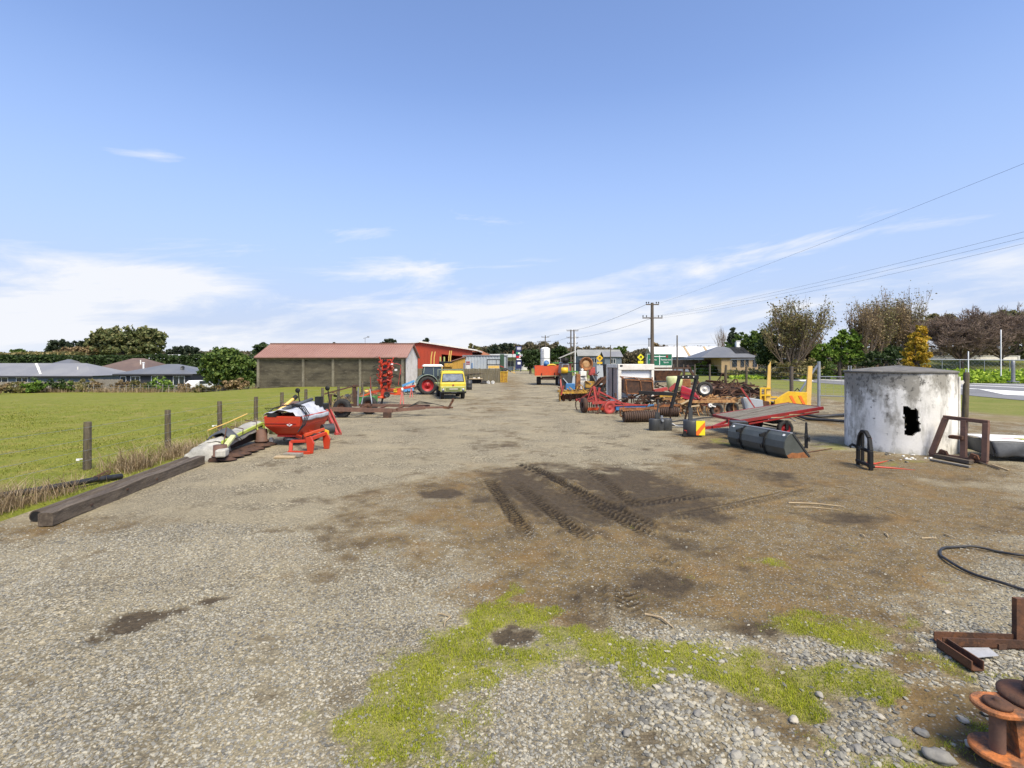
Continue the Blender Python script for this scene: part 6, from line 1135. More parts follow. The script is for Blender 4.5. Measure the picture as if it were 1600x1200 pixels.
T = thing('dark_cabinet', 'tall black green steel cabinet at the right end of the container', 'cabinet', (X(784.5, 71), 71, 0)); b = MB(); b.box((0, 0, 1.9), (.58, .5, 3.8)); b.build('body', GREEN_D, T, bevel=.02); b = MB(); b.box((0, -.26, 2.0), (.02, .02, 3.4)); b.box((.05, 0, 3.9), (.5, .3, .12)); b.build('trim', BLK, T)
T = thing('skip_bin', 'rusty yellow skip bin at the right end of the board fence', 'bin', (X(788, 69), 68.4, 0), R(0)); b = MB(); b.hull(lp(-.5, .35, -.4, .6, .02), lp(-.55, .5, -.5, .7, 1.45)); b.build('bin', YEL_OLD, T); b = MB(); [b.bar((x, -.42, .05), (x*1.08, -.52, 1.45), .06, .06) for x in (-.45, -.05, .38)]; b.bar((-.55, -.52, 1.42), (.5, -.52, 1.42), .08, .08); b.build('rib', YEL, T)
b = MB(); b.path([(-.3, 0, 1.4), (.1, 0, 1.9), (.5, -.1, 1.75), (.9, -.2, 1.5)], .1, 6); b.box((.0, .1, 1.6), (.5, .4, .3), rz=.4); b.build('scrap', GREY_D, T); b = MB(); b.bar((.4, -.1, 1.6), (1.5, -.2, 1.25), .08, .08); b.bar((1.3, -.2, 1.2), (1.32, -.2, 2.1), .06, .06); b.build('yellow_boom', YEL_P, T)
T = thing('timber_bench', 'low pallet bench with scraps standing against the board fence', 'bench', (X(744, 65), 64.5, 0)); b = MB(); b.box((0, 0, .62), (1.7, .8, .08)); b.build('top', WOOD_LT, T)
for x in (-.75, .75): b = MB(); b.box((x, 0, .29), (.1, .7, .58)); b.build('leg', WOOD_DK, T)
b = MB(); b.box((0, .2, .28), (1.4, .3, .5)); b.build('shelf_clutter', BLK, T); b = MB(); b.box((-.2, 0, .72), (.3, .3, .12)); b.box((.35, 0, .74), (.25, .25, .16), rz=.5); b.build('offcut', WHITE, T)
for px, m, lab in ((762.5, WHITE_C, 'tipped white bucket beside the pallet bench'), (769.5, WHITE_C, 'upright white bucket right of the tipped one')):
    T = thing('bucket', lab, 'bucket', (X(px, 63.5), 63.5, 0), .3); Mx = Matrix.Translation((0, 0, .2)) @ Matrix.Rotation(R(80), 4, 'X') @ Matrix.Translation((0, 0, -.2)) if 'tipped' in lab else Matrix(); b = MB(); b.lathe([(.001, 0), (.17, 0), (.2, .4), (.21, .4), (.21, .37)], 16, Mx); b.build('bucket', m, T); b = MB(); b.M = Mx; b.path([(-.2, 0, .38), (0, -.12, .28), (.2, 0, .38)], .012, 5); b.build('handle', GREY, T)
T = thing('scrap_heap', 'small heap of dark scrap tyres beside the bucket', 'scrap', (X(756, 63.6), 63.6, 0)); 
for k in range(3): b = MB(); b.lathe([(.16, -.08), (.3, -.08), (.33, 0), (.3, .08), (.16, .08), (.16, -.08)], 16, Matrix.Translation((-.15+.22*k, .1*k, .1+.12*(k % 2))) @ Matrix.Rotation(.5*k, 4, 'X')); b.build('tyre', RUBBER, T)
T = thing('feed_barrel', 'dark barrel standing behind the truck at its right', 'barrel', (X(733, 50), 50, 0)); b = MB(); b.lathe([(.001, 0), (.28, 0), (.29, .3), (.3, .32), (.29, .34), (.29, .6), (.3, .62), (.29, .64), (.28, .95), (.001, .95)], 18); b.build('drum', GREY_D, T); b = MB(); b.tube((.1, 0, .95), (.1, 0, .99), .05, n=8); b.build('bung', BLK, T)
# red tip trailer in the lane
T = thing('tip_trailer', 'orange red high sided farm trailer loaded with scrap', 'trailer', (X(856.5, 60), 60, 0), R(-4)); w2 = 1.56
b = MB(); b.hull([Vector(q) for q in ((-w2, -.03, 1.12), (w2, -.03, 1.2), (w2, .03, 1.2), (-w2, .03, 1.12))], [Vector(q) for q in ((-w2, -.03, 2.2), (w2, -.03, 2.32), (w2, .03, 2.32), (-w2, .03, 2.2))]); b.build('tailboard', RED_OR, T)
for x in (-w2, w2): b = MB(); b.box((x, 2.2, 1.75), (.07, 4.3, 1.1)); b.build('side_board', RED_OR, T)
b = MB(); b.box((0, 4.4, 1.75), (2*w2, .07, 1.1)); b.build('front_board', RED_OR, T); b = MB(); b.box((0, 2.2, 1.17), (2*w2-.1, 4.3, .08)); b.build('floor', RUST, T)
b = MB(); b.bar((-w2, -.1, 1.06), (w2, -.1, 1.13), .1, .1); b.build('sill', WOOD_LT, T); b = MB(); b.box((-.75, -.1, 1.2), (.08, .06, .5)); b.box((.75, -.1, 1.25), (.08, .06, .5)); b.build('latch', BLK, T); b = MB(); b.box((0, .9, .95), (1.6, .2, .3)); b.box((0, 1.6, .7), (2.2, .2, .2)); b.box((0, .1, .78), (1.3, .1, .16)); b.build('chassis', RUST_PL, T)
for x in (-1.12, 1.12): wheel(T, (x, 1.0, .52), .52, .52, GREY, RUBBER, 'x', n=22)
T = thing('blue_drum', 'crumpled blue drum lying on top of the trailer load', 'drum', (X(854, 60.6), 61.0, 2.3)); b = MB(); b.lathe([(.001, -.4), (.3, -.4), (.31, 0), (.3, .4), (.001, .4)], 16, Matrix.Translation((0, 0, .15)) @ Matrix.Rotation(R(55), 4, 'X')); b.build('drum', BLUE, T); b = MB(); b.lathe([(.16, -.03), (.2, -.03), (.2, .03), (.16, .03), (.16, -.03)], 12, Matrix.Translation((.1, -.3, .35)) @ RX90); b.build('white_ring', CONT, T)
T = thing('scrap_load', 'mixed brown and grey scrap heaped in the red trailer', 'scrap', (X(856, 61.5), 61.8, 1.3)); rr = random.Random(8)
for k in range(16): b = MB(); a0_ = Vector((rr.uniform(-1.3, 1.2), rr.uniform(-.8, 1.5), rr.uniform(.4, 1.0))); b.bar(a0_, a0_+Vector((rr.uniform(-.8, .8), rr.uniform(-.5, .5), rr.uniform(-.1, .45))), rr.uniform(.05, .2), rr.uniform(.05, .18)); b.build('scrap_piece', rr.choice([RUST, GREY_D, RUST_DK, WOOD_DK, BLUE]), T)
T = thing('yellow_hose', 'flat yellow bundle lying over the trailer tailboard', 'bundle', (X(862, 60.2), 60.35, 2.28)); b = MB(); b.path([(-.5, 0, .02), (-.2, .02, .12), (.2, 0, .13), (.55, .02, .04)], [.06, .11, .11, .06], 8); b.build('bundle', YEL, T)
# ------------------------------------------------------------------ right side of the yard
# concrete tank with a broken hole: wall built as a curved grid with the hole cut out, inner face and jagged rim
TD, TR, TH = (12.22, 16.2), 1.43, 2.37
def tankmat():
    m, t, b = nodes('flaking_whitewash'); N = t.nodes.new; L = t.links.new
    co = N('ShaderNodeTexCoord').outputs['Object']
    def noise(s, d, st=(1, 1, 1), r=.6):
        mp = N('ShaderNodeMapping'); mp.inputs['Scale'].default_value = st; L(co, mp.inputs[0]); n = N('ShaderNodeTexNoise'); n.inputs['Scale'].default_value = s; n.inputs['Detail'].default_value = d; n.inputs['Roughness'].default_value = r; L(mp.outputs[0], n.inputs['Vector']); return n.outputs['Fac']
    def rng(f, lo, hi, a=0., c=1.):
        r = N('ShaderNodeMapRange'); r.inputs[1].default_value = lo; r.inputs[2].default_value = hi; r.inputs[3].default_value = a; r.inputs[4].default_value = c; L(f, r.inputs[0]); return r.outputs[0]
    def mth(op, a, c):
        x = N('ShaderNodeMath'); x.operation = op; x.use_clamp = op == 'MAXIMUM' or op == 'ADD'
        for i, v in ((0, a), (1, c)):
            if hasattr(v, 'links'): L(v, x.inputs[i])
            else: x.inputs[i].default_value = v
        return x.outputs[0]
    def mix(f, a, c):
        x = N('ShaderNodeMix'); x.data_type = 'RGBA'; L(f, x.inputs[0])
        for i, v in ((6, a), (7, c)):
            if hasattr(v, 'links'): L(v, x.inputs[i])
            else: x.inputs[i].default_value = rgba(v)
        return x.outputs[2]
    sp = N('ShaderNodeSeparateXYZ'); L(co, sp.inputs[0]); z = sp.outputs[2]; x_ = sp.outputs[0]
    base = mix(rng(noise(1.1, 5), .4, .65), (.80, .78, .73), (.66, .64, .58))
    streak = noise(1.6, 7, (2.4, 2.4, .55), .65)
    c = mix(rng(streak, .50, .66, 0, .85), base, (.40, .385, .34))
    # weathered bare band under the rim and on the left
    w_ = mth('ADD', rng(z, 1.25, 2.25, 0, .225), rng(x_, .5, -1.3, 0, .12)); k = mth('ADD', noise(1.3, 8, (1.6, 1.6, 1), .65), w_)
    c = mix(rng(k, .60, .74, 0, .9), c, (.25, .235, .20))
    k2 = mth('ADD', noise(7, 8, (1, 1, .8), .7), mth('MULTIPLY', w_, .45)); c = mix(rng(k2, .655, .72, 0, .85), c, (.10, .095, .085))
    c = mix(rng(noise(16, 6, (1, 1, .5), .7), .64, .74, 0, .45), c, (.14, .135, .125))
    g_ = mth('ADD', rng(z, .35, 0., 0, .35), noise(3, 6)); c = mix(rng(g_, .66, .9, 0, .6), c, (.30, .29, .21))
    L(c, b.inputs['Base Color']); b.inputs['Roughness'].default_value = .95; b.inputs['Specular IOR Level'].default_value = .2
    bp = N('ShaderNodeBump'); bp.inputs['Strength'].default_value = .5; bp.inputs['Distance'].default_value = .02; L(noise(9, 8, (1, 1, 1), .7), bp.inputs['Height']); L(bp.outputs[0], b.inputs['Normal'])
    return m
TANKM = tankmat(); TANKIN = mat('tank_inside', (.10, .095, .085), (.06, .055, .05), 2, rough=1)
T = thing('concrete_tank', 'round concrete water tank with flaking whitewash and a broken black hole', 'tank', (TD[0], TD[1], 0))
AC = math.atan2(-TD[1], -TD[0])                        # direction from the tank towards the photographer
nA, nZ = 300, 110; th = np.linspace(0, 2*math.pi, nA, endpoint=False); zs = np.linspace(-.1, TH, nZ)
A_, Z_ = np.meshgrid(th, zs)
rad = TR+.012*(fbm(A_*3, Z_*1.5, 51)-.5)
# hole outline read from the photograph, as (sideways metres, height)
def hole_xy():
    out = []
    for px, py in ((1412, 634), (1418, 633.5), (1423, 637), (1427, 640.5), (1431, 636.5), (1435, 642), (1436, 652), (1434, 657), (1439, 661), (1437, 668), (1439, 674), (1431, 677), (1426, 681.5), (1419, 681), (1413, 679), (1414, 671), (1413, 662), (1412.5, 650), (1411, 641)):
        # meet the sight line with the tank's front
        u = (px-800)/800; q = 1+u*u; bb = -2*(TD[0]*u+TD[1]); cc = TD[0]**2+TD[1]**2-TR**2; d = (-bb-math.sqrt(bb*bb-4*q*cc))/(2*q); x = u*d; a = math.atan2(d-TD[1], x-TD[0]); out.append((a % (2*math.pi), 2.7-(py-566)/800*d))
    return out
HP = hole_xy()
def inpoly(a, z):
    r = np.zeros(a.shape, bool); n = len(HP)
    for i in range(n):
        (x1, y1), (x2, y2) = HP[i], HP[(i+1) % n]; c = ((y1 > z) != (y2 > z)) & (a < (x2-x1)*(z-y1)/(y2-y1+1e-12)+x1); r ^= c
    return r
def shell(rad_, name, m, par, grow=0.):
    V = np.stack([rad_*np.cos(A_), rad_*np.sin(A_), Z_], -1).reshape(-1, 3); i, j = np.meshgrid(np.arange(nZ-1), np.arange(nA), indexing='ij'); i = i.ravel(); j = j.ravel(); j2 = (j+1) % nA
    F = np.stack([i*nA+j, i*nA+j2, (i+1)*nA+j2, (i+1)*nA+j], 1); ca = th[j]+math.pi/nA; cz = zs[i]+(zs[1]-zs[0])/2
    jit = .02*(fbm(ca*30, cz*12, 53)-.5)*2; F = F[~inpoly(ca+jit, cz+jit*1.3)]
    return npmesh(name, V, F, m, par, smooth=True)
shell(rad, 'wall', TANKM, T); shell(rad*0-.0+TR-.10, 'inner_wall', TANKIN, T)
b = MB(); n = len(HP); o_ = [Vector((TR*math.cos(a), TR*math.sin(a), z)) for a, z in HP]; i_ = [Vector(((TR-.1)*math.cos(a), (TR-.1)*math.sin(a), z)) for a, z in HP]
b.add(o_+i_, [(k, (k+1) % n, (k+1) % n+n, k+n) for k in range(n)]); b.build('broken_edge', SHED_L, T)
b = MB()
for (p0, p1, p2) in (((1412, 645), (1424, 642), (1436, 654)), ((1413, 668), (1426, 666), (1438, 664)), ((1416, 681), (1430, 676), (1437, 662)), ((1420, 636), (1426, 655), (1424, 680))):
    P = []
    for px, py in (p0, p1, p2):
        a = AC+((px-1425)/800*16/TR)*.8; P.append(Vector(((TR-.05)*math.cos(a), (TR-.05)*math.sin(a), 2.7-(py-566)/800*14.9)))
    b.path(P, .009, 5)
b.build('reinforcing_wire', SHED_L, T)
b = MB(); b.lathe([(TR+.015, TH-.0), (TR+.035, TH+.015), (TR+.035, TH+.06), (TR*.97, TH+.075), (TR*.5, TH+.16), (.001, TH+.235), (.001, TH+.17), (TR*.97, TH+.005), (TR+.015, TH)], 72); b.build('lid', mat('weathered_lid', (.155, .145, .13), (.105, .10, .09), 2, rough=.95, bump=.3, c3=(.22, .21, .18), s3=5), T)
for k, a in enumerate((R(170), R(176))): b = MB(); b.tube(((TR-.0)*math.cos(a), TR*math.sin(a), TH+.05), (TR*math.cos(a), TR*math.sin(a), TH+.22), .018, n=6); b.build('lid_bolt', GALV, T)
b = MB(); b.M = Matrix.Rotation(AC+R(82), 4, 'Z'); b.tube((TR+.03, 0, 0), (TR+.03, 0, TH-.1), .028, n=8); b.build('down_pipe', WHITE, T)
# rubble chips at the tank foot
chip = []
for k in range(26):
    rr = random.Random(200+k); px = rr.uniform(1385, 1465); py = rr.uniform(706, 724); p = G(px, py)
    if (p.x-TD[0])**2+(p.y-TD[1])**2 < (TR+.05)**2: continue
    b = MB(); s_ = rr.uniform(.02, .07); b.lathe([(.001, -s_*.4), (s_, -s_*.3), (s_*.8, s_*.3), (.001, s_*.35)], rr.choice([4, 5, 6]), Matrix.Rotation(rr.uniform(-.4, .4), 4, 'X') @ Matrix.Scale(rr.uniform(.8, 1.8), 4, (1, 0, 0)), smooth=False)
    o = b.build('rubble_chip', WHITE if k % 3 else SHED_L); o.location = (p.x, p.y, .035); o.rotation_euler = (0, 0, rr.random()*6); tag(o, 'pale chip of broken concrete scattered at the foot of the tank', 'rubble', 'concrete chips below the tank')
# rusty leaning frame
Pb = [Vector((11.98, 14.62, .02)), Vector((12.47, 13.62, .02))]; ax = (Pb[1]-Pb[0]).normalized()
T = thing('leaning_rack', 'rusty box section frame leaning by the right side of the tank', 'frame', Pb[0], math.atan2(ax.y, ax.x)); Lf = 1.2
tL = Vector((.26, .17, 1.10)); tR = Vector((Lf-.02, .12, 1.06)); b = MB()
for a, c in (((0, 0, .06), tL), ((.74, 0, .06), tL.lerp(tR, .47)), ((Lf, 0, .06), tR)): b = MB(); b.bar(a, c, .13, .12, up=(0, 1, 0)); b.build('upright', RUST_PL, T, bevel=.008)
b = MB(); b.bar((-.05, 0, .055), (Lf+.05, 0, .055), .10, .11); b.build('bottom_bar', RUST_PL, T, bevel=.008); b = MB(); b.bar(tL+Vector((-.05, 0, .03)), tR+Vector((.06, 0, .03)), .09, .10); b.build('top_bar', RUST_PL, T, bevel=.008)
b = MB(); b.box((.62, -.04, .62), (.26, .12, .1)); b.tube((.48, -.1, .62), (.48, .03, .62), .05, n=10); b.build('latch_bracket', RUST, T, bevel=.01)
for x in (.18, .88): b = MB(); b.prism([(0, 0), (.24, 0), (.2, .1), (.06, .14)], .1, Matrix.Translation((x, -.06, .1))); b.tube((x+.14, -.14, .15), (x+.14, .02, .15), .025, n=8); b.build('lug', RUST, T)
# timber under the frame
for k, (p0, p1, w_, h_, m, lab) in enumerate((((1454, 721), (1516, 733), .08, .05, WOOD_GR, 'long pale board lying below the leaning rusty frame'), ((1462, 716), (1518, 727), .14, .09, WOOD_DK, 'grey sleeper under the foot of the leaning frame'), ((1528, 724), (1562, 736), .03, .03, WOOD_DK, 'thin dark stick to the right of the frame foot'), ((1550, 728), (1576, 737), .04, .02, WOOD_LT, 'pale splintered stick near the covered trailer'))):
    a, c = G(*p0), G(*p1); d = c-a; T = thing('timber_board', lab, 'board', (a.x, a.y, .02), math.atan2(d.y, d.x)); b = MB(); b.box((d.length/2, 0, h_/2+.01), (d.length, w_, h_)); b.build('board', m, T, bevel=.006)
T = thing('steel_pipe', 'short black pipe end lying under the frame corner', 'pipe', (G(1513, 724).x, G(1513, 724).y, .06), .3); b = MB(); b.lathe([(.045, 0), (.06, 0), (.06, .3), (.045, .3), (.045, 0)], 12, RY90); b.build('pipe', RUST_DK, T)
# bale forks with red tines
p = G(1341, 727); q = G(1361, 736); d = q-p; T = thing('bale_spike', 'black hooped bale fork frame with long red tines', 'bale fork', (p.x, p.y, 0), math.atan2(d.y, d.x)); Lp = d.length
hoop = [(0, 0, .02), (0, 0, .50), (.10*Lp/.8, 0, .80), (.28*Lp/.8, 0, .93), (.5*Lp/.8, 0, .93), (.70*Lp/.8, 0, .80), (Lp, 0, .50), (Lp, 0, .02)]; b = MB()
for i in range(len(hoop)-1): b.bar(hoop[i], hoop[i+1], .075, .085, up=(0, 1, 0))
b.build('hoop', BLK, T, bevel=.008)
for x in (.2, .6): b = MB(); b.bar((x*Lp/.8, .03, .05), (x*Lp/.8, .03, .86), .07, .06, up=(0, 1, 0)); b.build('upright', BLK, T, bevel=.006)
for z in (.48, .13): b = MB(); b.bar((-.03, -.02, z), (Lp+.03, -.02, z), .08, .07); b.build('cross_bar', BLK, T, bevel=.006)
for x in (.02, .62*Lp/.8): b = MB(); b.path([(x, -.04, .5), (x-.04, -.14, .54), (x-.03, -.19, .5), (x-.01, -.18, .45)], [.035, .035, .03, .02], 8); b.build('hook', BLK, T)
b = MB(); b.box((Lp-.11, .05, .76), (.05, .012, .09)); b.build('sticker', RED_OLD, T)
for x, ln in ((.12, .45), (Lp-.06, .98)):
    b = MB(); b.path([(x, .03, .10), (x, ln*.5, .085), (x, ln, .06)], [.025, .02, .004], 8); b.build('tine', RED, T); b = MB(); b.tube((x, .02, .1), (x, .1, .1), .035, n=8); b.build('tine_boss', BLK, T)
T = thing('steel_rod', 'second red tine lying loose behind the bale fork', 'rod', (G(1366, 727).x, G(1366, 727).y, .04), .35); b = MB(); b.path([(0, 0, 0), (.3, 0, .02), (.55, 0, .05)], [.02, .016, .004], 8); b.tube((-.05, 0, 0), (.02, 0, 0), .03, n=8); b.build('rod', RED, T)
# grey covered load at the right edge
p = G(1556, 722); T = thing('covered_trailer', 'low trailer under a dark grey tarpaulin with white top at the right edge', 'trailer', (p.x, p.y+.1, 0), R(-14)); 
def cov(u, v): 
    x = -.05+2.6*u; z = .55-.40*v+.02*math.sin(u*21+v*4)*v; y = -.03-.05*math.sin(v*2.6)+.03*math.sin(u*17+v*5)*v; x = x+(.10*v*(1-u)) ; return (x, y, z)
canvas('side_cover', cov, 30, 12, CANVAS_G, T)
b = MB(); b.grid([[Vector((-.12+2.7*u, -.04+1.3*v, .565+.045*math.sin(v*3.1)+.01*math.sin(u*9+v*7))) for v in (0, .1, .25, .5, .75, 1)] for u in [i/20 for i in range(21)]]); b.build('top_cover', WHITE_C, T, solid=.03)
def cov2(u, v): return (-.05+.10*v+.03*math.sin(u*9), -.03+1.25*u, .55-.40*v)
canvas('side_cover', cov2, 14, 10, CANVAS_G, T); b = MB(); b.box((1.25, .6, .34), (2.1, 1.1, .3)); b.build('body', BLK, T); b = MB(); b.box((1.0, .25, .60), (.6, .28, .02), rz=.1); b.build('green_stripe', LIME, T); wheel(T, (1.3, .2, .2), .2, .14, GREY, RUBBER, 'y', n=16); b = MB(); [b.path([(.1, .2+.02*k, .615), (1.2, .1+.03*k, .615), (2.4, .16, .6)], .006, 4) for k in range(2)]; b.build('red_cord', RED_OLD, T)
# black hose loop
pts = [G(*q) for q in ((1700, 884), (1600, 873.5), (1560, 866), (1530, 860.5), (1505, 858.5), (1484, 859.5), (1472, 863), (1469, 869), (1475, 877), (1495, 890), (1525, 903), (1560, 915.5), (1600, 927), (1690, 950))]
b = MB(); P = []
for i in range(len(pts)-1):
    p0, p1, p2, p3 = pts[max(i-1, 0)], pts[i], pts[i+1], pts[min(i+2, len(pts)-1)]
    for k in range(8):
        t = k/8; P.append(.5*((2*p1)+(-p0+p2)*t+(2*p0-5*p1+4*p2-p3)*t*t+(-p0+3*p1-3*p2+p3)*t**3))
P = [Vector((q.x, q.y, .045+.008*math.sin(i*.3))) for i, q in enumerate(P)]
b.path(P, .017, 10); tag(b.build('black_hose', HOSE), 'thick black hose looped on the gravel at the right edge', 'hose')
# channel iron and white plate
def chan(par, a, c, w_=.10, h_=.07, t=.012, name='channel'):
    a, c = Vector(a), Vector(c); d = (c-a).normalized(); s_ = Vector((-d.y, d.x, 0)); b = MB(); b.bar(a+Vector((0, 0, t/2)), c+Vector((0, 0, t/2)), w_, t); b.bar(a+s_*(w_/2-t/2)+Vector((0, 0, h_/2)), c+s_*(w_/2-t/2)+Vector((0, 0, h_/2)), t, h_-.001); b.bar(a-s_*(w_/2-t/2)+Vector((0, 0, h_/2)), c-s_*(w_/2-t/2)+Vector((0, 0, h_/2)), t, h_-.001); return b.build(name, RUST, par)
p0, p1, p2 = G(1466, 1011), G(1640, 1017), G(1528, 1055); T = thing('channel_iron', 'rusty v shaped channel iron lying on gravel near the orange machine', 'steel channel', (p0.x, p0.y, .035)); chan(T, (0, 0, 0), (p1.x-p0.x, p1.y-p0.y, 0), .12, .085); chan(T, (-.02, -.07, 0), (p2.x-p0.x, p2.y-p0.y, 0), .11, .085)
b = MB(); b.box((.52, -.02, .02), (.1, .16, .05), rz=.1); b.build('weld_plate', RUST_DK, T); b = MB(); b.bar((.78, -.0, .03), (.80, .02, .42), .12, .05); b.build('upright_flat', RUST, T)
pp = [G(1497, 1022), G(1545, 1022), G(1561, 1035), G(1515, 1039)]; T = thing('metal_plate', 'small pale grey sheet metal plate beside the channel iron', 'plate', (pp[0].x, pp[0].y, .045)); b = MB(); v = [q-pp[0] for q in pp]; b.hull([q+Vector((0, 0, .012)) for q in v], [q+Vector((0, 0, .016)) for q in v]); b.build('plate', mat('pale_grey_plate', (.45, .45, .45), (.36, .36, .36), 4, rough=.4), T)
# orange iron machine at the lower right corner
T = thing('iron_machine', 'heavy rusty orange iron clevis machine cut by the right frame edge', 'machine', (3.235, 3.43, 0), R(-6))
def plate(z, t, poly, name, m): b = MB(); b.prism(poly, t, Matrix.Translation((0, 0, z)) @ Matrix.Rotation(R(-90), 4, 'X')); return b.build(name, m, T, bevel=.008)
rnd = [(-.30+.18*0, 0)]
def rounded(cx_, cy_, r_, x1, a0=95, a1=265): return [(cx_+r_*math.cos(R(a)), cy_+r_*math.sin(R(a))) for a in range(a0, a1+1, 10)]+[(x1, cy_-r_*1.05), (x1, cy_+r_*1.5)]
plate(.10, .035, rounded(.025, .0, .16, 1.2), 'lower_flange', IRON_OR); plate(.40, .035, rounded(.0, .0, .128, 1.2), 'upper_flange', IRON_OR)
b = MB(); b.lathe([(.001, .46), (.02, .46), (.02, .448), (.06, .448), (.078, .438), (.078, .418), (.001, .418)], 26, Matrix.Translation((.0, -.02, 0))); b.build('pin_head', RUST, T); b = MB(); b.tube((.0, -.02, .118), (.0, -.02, .382), .044, n=20); b.build('pin', RUST_PL, T)
b = MB(); b.lathe([(.001, .452), (.17, .452), (.2, .44), (.2, .4185), (.001, .4185)], 30, Matrix.Translation((.30, .06, 0))); b.build('cover_disc', RUST, T)
b = MB(); b.hull([Vector(q) for q in ((.085, -.09, .118), (1.1, -.14, .118), (1.1, .2, .118), (.12, .14, .118))], [Vector(q) for q in ((.07, -.07, .382), (1.1, -.12, .382), (1.1, .2, .382), (.1, .12, .382))]); b.build('body', IRON_OR, T); b = MB(); b.box((.19, -.10, .25), (.012, .02, .2)); b.build('rib', RUST, T)
b = MB(); b.hull([Vector(q) for q in ((.25, -.06, .45), (.75, -.10, .45), (.75, .14, .45), (.25, .14, .45))], [Vector(q) for q in ((.29, -.04, .74), (.65, -.06, .74), (.65, .10, .74), (.29, .10, .74))]); b.build('column', RUST_PL, T, bevel=.02); b = MB(); b.tube((.3, .1, .09), (.3, .1, .0), .1, n=12); b.tube((.9, 0, .09), (.9, 0, 0), .1, n=12); b.build('foot', RUST_DK, T)
# loader bucket, its back to the camera
T = thing('loader_bucket', 'dark green grey loader bucket lying with its back to the yard', 'bucket', (7.72, 14.3, 0), R(105)); Lb = 2.35
prof = [(-.0, .03), (.10, .0), (-.55, .0)]
# local x along the bucket, local y towards the yard (left), z up
back = [(.02, .02), (.10, .12), (.155, .30), (.13, .48), (.05, .62), (-.06, .71)]
b = MB(); b.grid([[Vector((x, y, z)) for y, z in [(-.66, .015), (-.2, .015)]+back] for x in (0, .5, 1.1, 1.7, Lb)], False); b.build('shell', GREY_G, T, solid=.02)
for x in (0.0, Lb):
    b = MB(); b.prism([(-.68, .0), (-.2, .0), (.02, .02), (.10, .12), (.155, .30), (.13, .48), (.05, .62), (-.06, .71), (-.12, .70)], .03, Matrix.Translation((x, 0, 0)) @ Matrix.Rotation(R(90), 4, 'Z')); sp_ = b.build('end_plate', GREY_G, T, bevel=.004)
    if x == 0: b = MB(); b.prism([(-.66, .012), (-.2, .012), (.02, .03), (.07, .10), (-.1, .17), (-.3, .15), (-.5, .17)], .008, Matrix.Translation((-.021, 0, 0)) @ Matrix.Rotation(R(90), 4, 'Z')); b.build('rust_patch', RUST_OR, sp_)
b = MB(); b.bar((-.02, -.09, .715), (Lb+.02, -.09, .715), .10, .035); b.build('top_rail', GREY, T, bevel=.005); b = MB(); b.bar((0, -.70, .02), (Lb, -.70, .02), .14, .025); b.build('cutting_edge', RUST_PL, T); b = MB(); b.bar((-.02, -.70, .03), (-.02, -.14, .70), .05, .03, up=(1, 0, 0)); b.build('side_edge', GREY_D, T)
for x in (.75, 1.75):
    for i in range(len(back)-1): 
        b = MB(); b.bar((x, back[i][0]+.02, back[i][1]), (x, back[i+1][0]+.02, back[i+1][1]), .05, .05, up=(1, 0, 0)); b.build('back_rib', BLK, T)
    b = MB(); b.prism([(.14, .50), (.26, .52), (.27, .60), (.05, .66)], .05, Matrix.Translation((x+.05, 0, 0)) @ Matrix.Rotation(R(90), 4, 'Z')); b.prism([(.14, .20), (.24, .20), (.24, .30), (.16, .34)], .05, Matrix.Translation((x+.05, 0, 0)) @ Matrix.Rotation(R(90), 4, 'Z')); b.build('bracket', BLK, T)
for x in (.12, Lb-.15): b = MB(); b.tube((x, .03, .64), (x, .05, .655), .035, n=12); b.build('reflector', WHITE_C, T)
T = thing('quick_hitch', 'black pointed quick hitch standing behind the bucket', 'hitch', (G(1258, 702).x+.15, G(1258, 702).y+.2, 0), R(60)); b = MB(); b.hull([Vector(q) for q in ((-.14, -.05, 0), (.14, -.05, 0), (.14, .05, 0), (-.14, .05, 0))], [Vector(q) for q in ((-.10, -.05, .45), (.10, -.05, .45), (.10, .05, .45), (-.10, .05, .45))]); b.hull([Vector(q) for q in ((-.08, -.045, .44), (.08, -.045, .44), (.08, .045, .44), (-.08, .045, .44))], [Vector(q) for q in ((-.015, -.03, .82), (.04, -.03, .80), (.04, .03, .80), (-.015, .03, .82))]); b.build('plate', BLK, T, bevel=.01); b = MB(); b.tube((-.2, -.08, .36), (.2, -.08, .36), .03, n=8); b.box((.0, -.08, .3), (.12, .06, .16)); b.build('pin', GREY_D, T)
tag(MB().path([G(1258, 709)+Vector((0, 0, .03)), G(1300, 703)+Vector((0, 0, .05))], .015, 6).build('steel_rod', RUST), 'thin rusty rod on the ground right of the bucket', 'rod')
T = thing('box_end', 'dark grey slotted steel box behind the left end of the bucket', 'box', (G(1150, 690).x, G(1150, 690).y+.25, 0), R(-12)); b = MB(); b.box((.0, .2, .34), (.09, .4, .62)); b.box((.45, .2, .34), (.09, .4, .62)); b.box((.22, .2, .62), (.54, .42, .07)); b.box((.22, .2, .08), (.54, .42, .1)); b.build('frame', GREY_D, T, bevel=.01); b = MB(); b.box((.22, .3, .36), (.36, .05, .46)); b.build('back', BLK, T); b = MB(); [b.box((.22, .05, .2+k*.12), (.38, .04, .035)) for k in range(4)]; b.build('slat', GREY, T)
T = thing('timber_block', 'dark brown block lying against the bucket foot', 'block', (G(1160, 693).x, G(1160, 693).y, 0), .2); b = MB(); b.box((-.15, 0, .14), (.3, .25, .26)); b.build('block', WOOD_DK, T, bevel=.015)
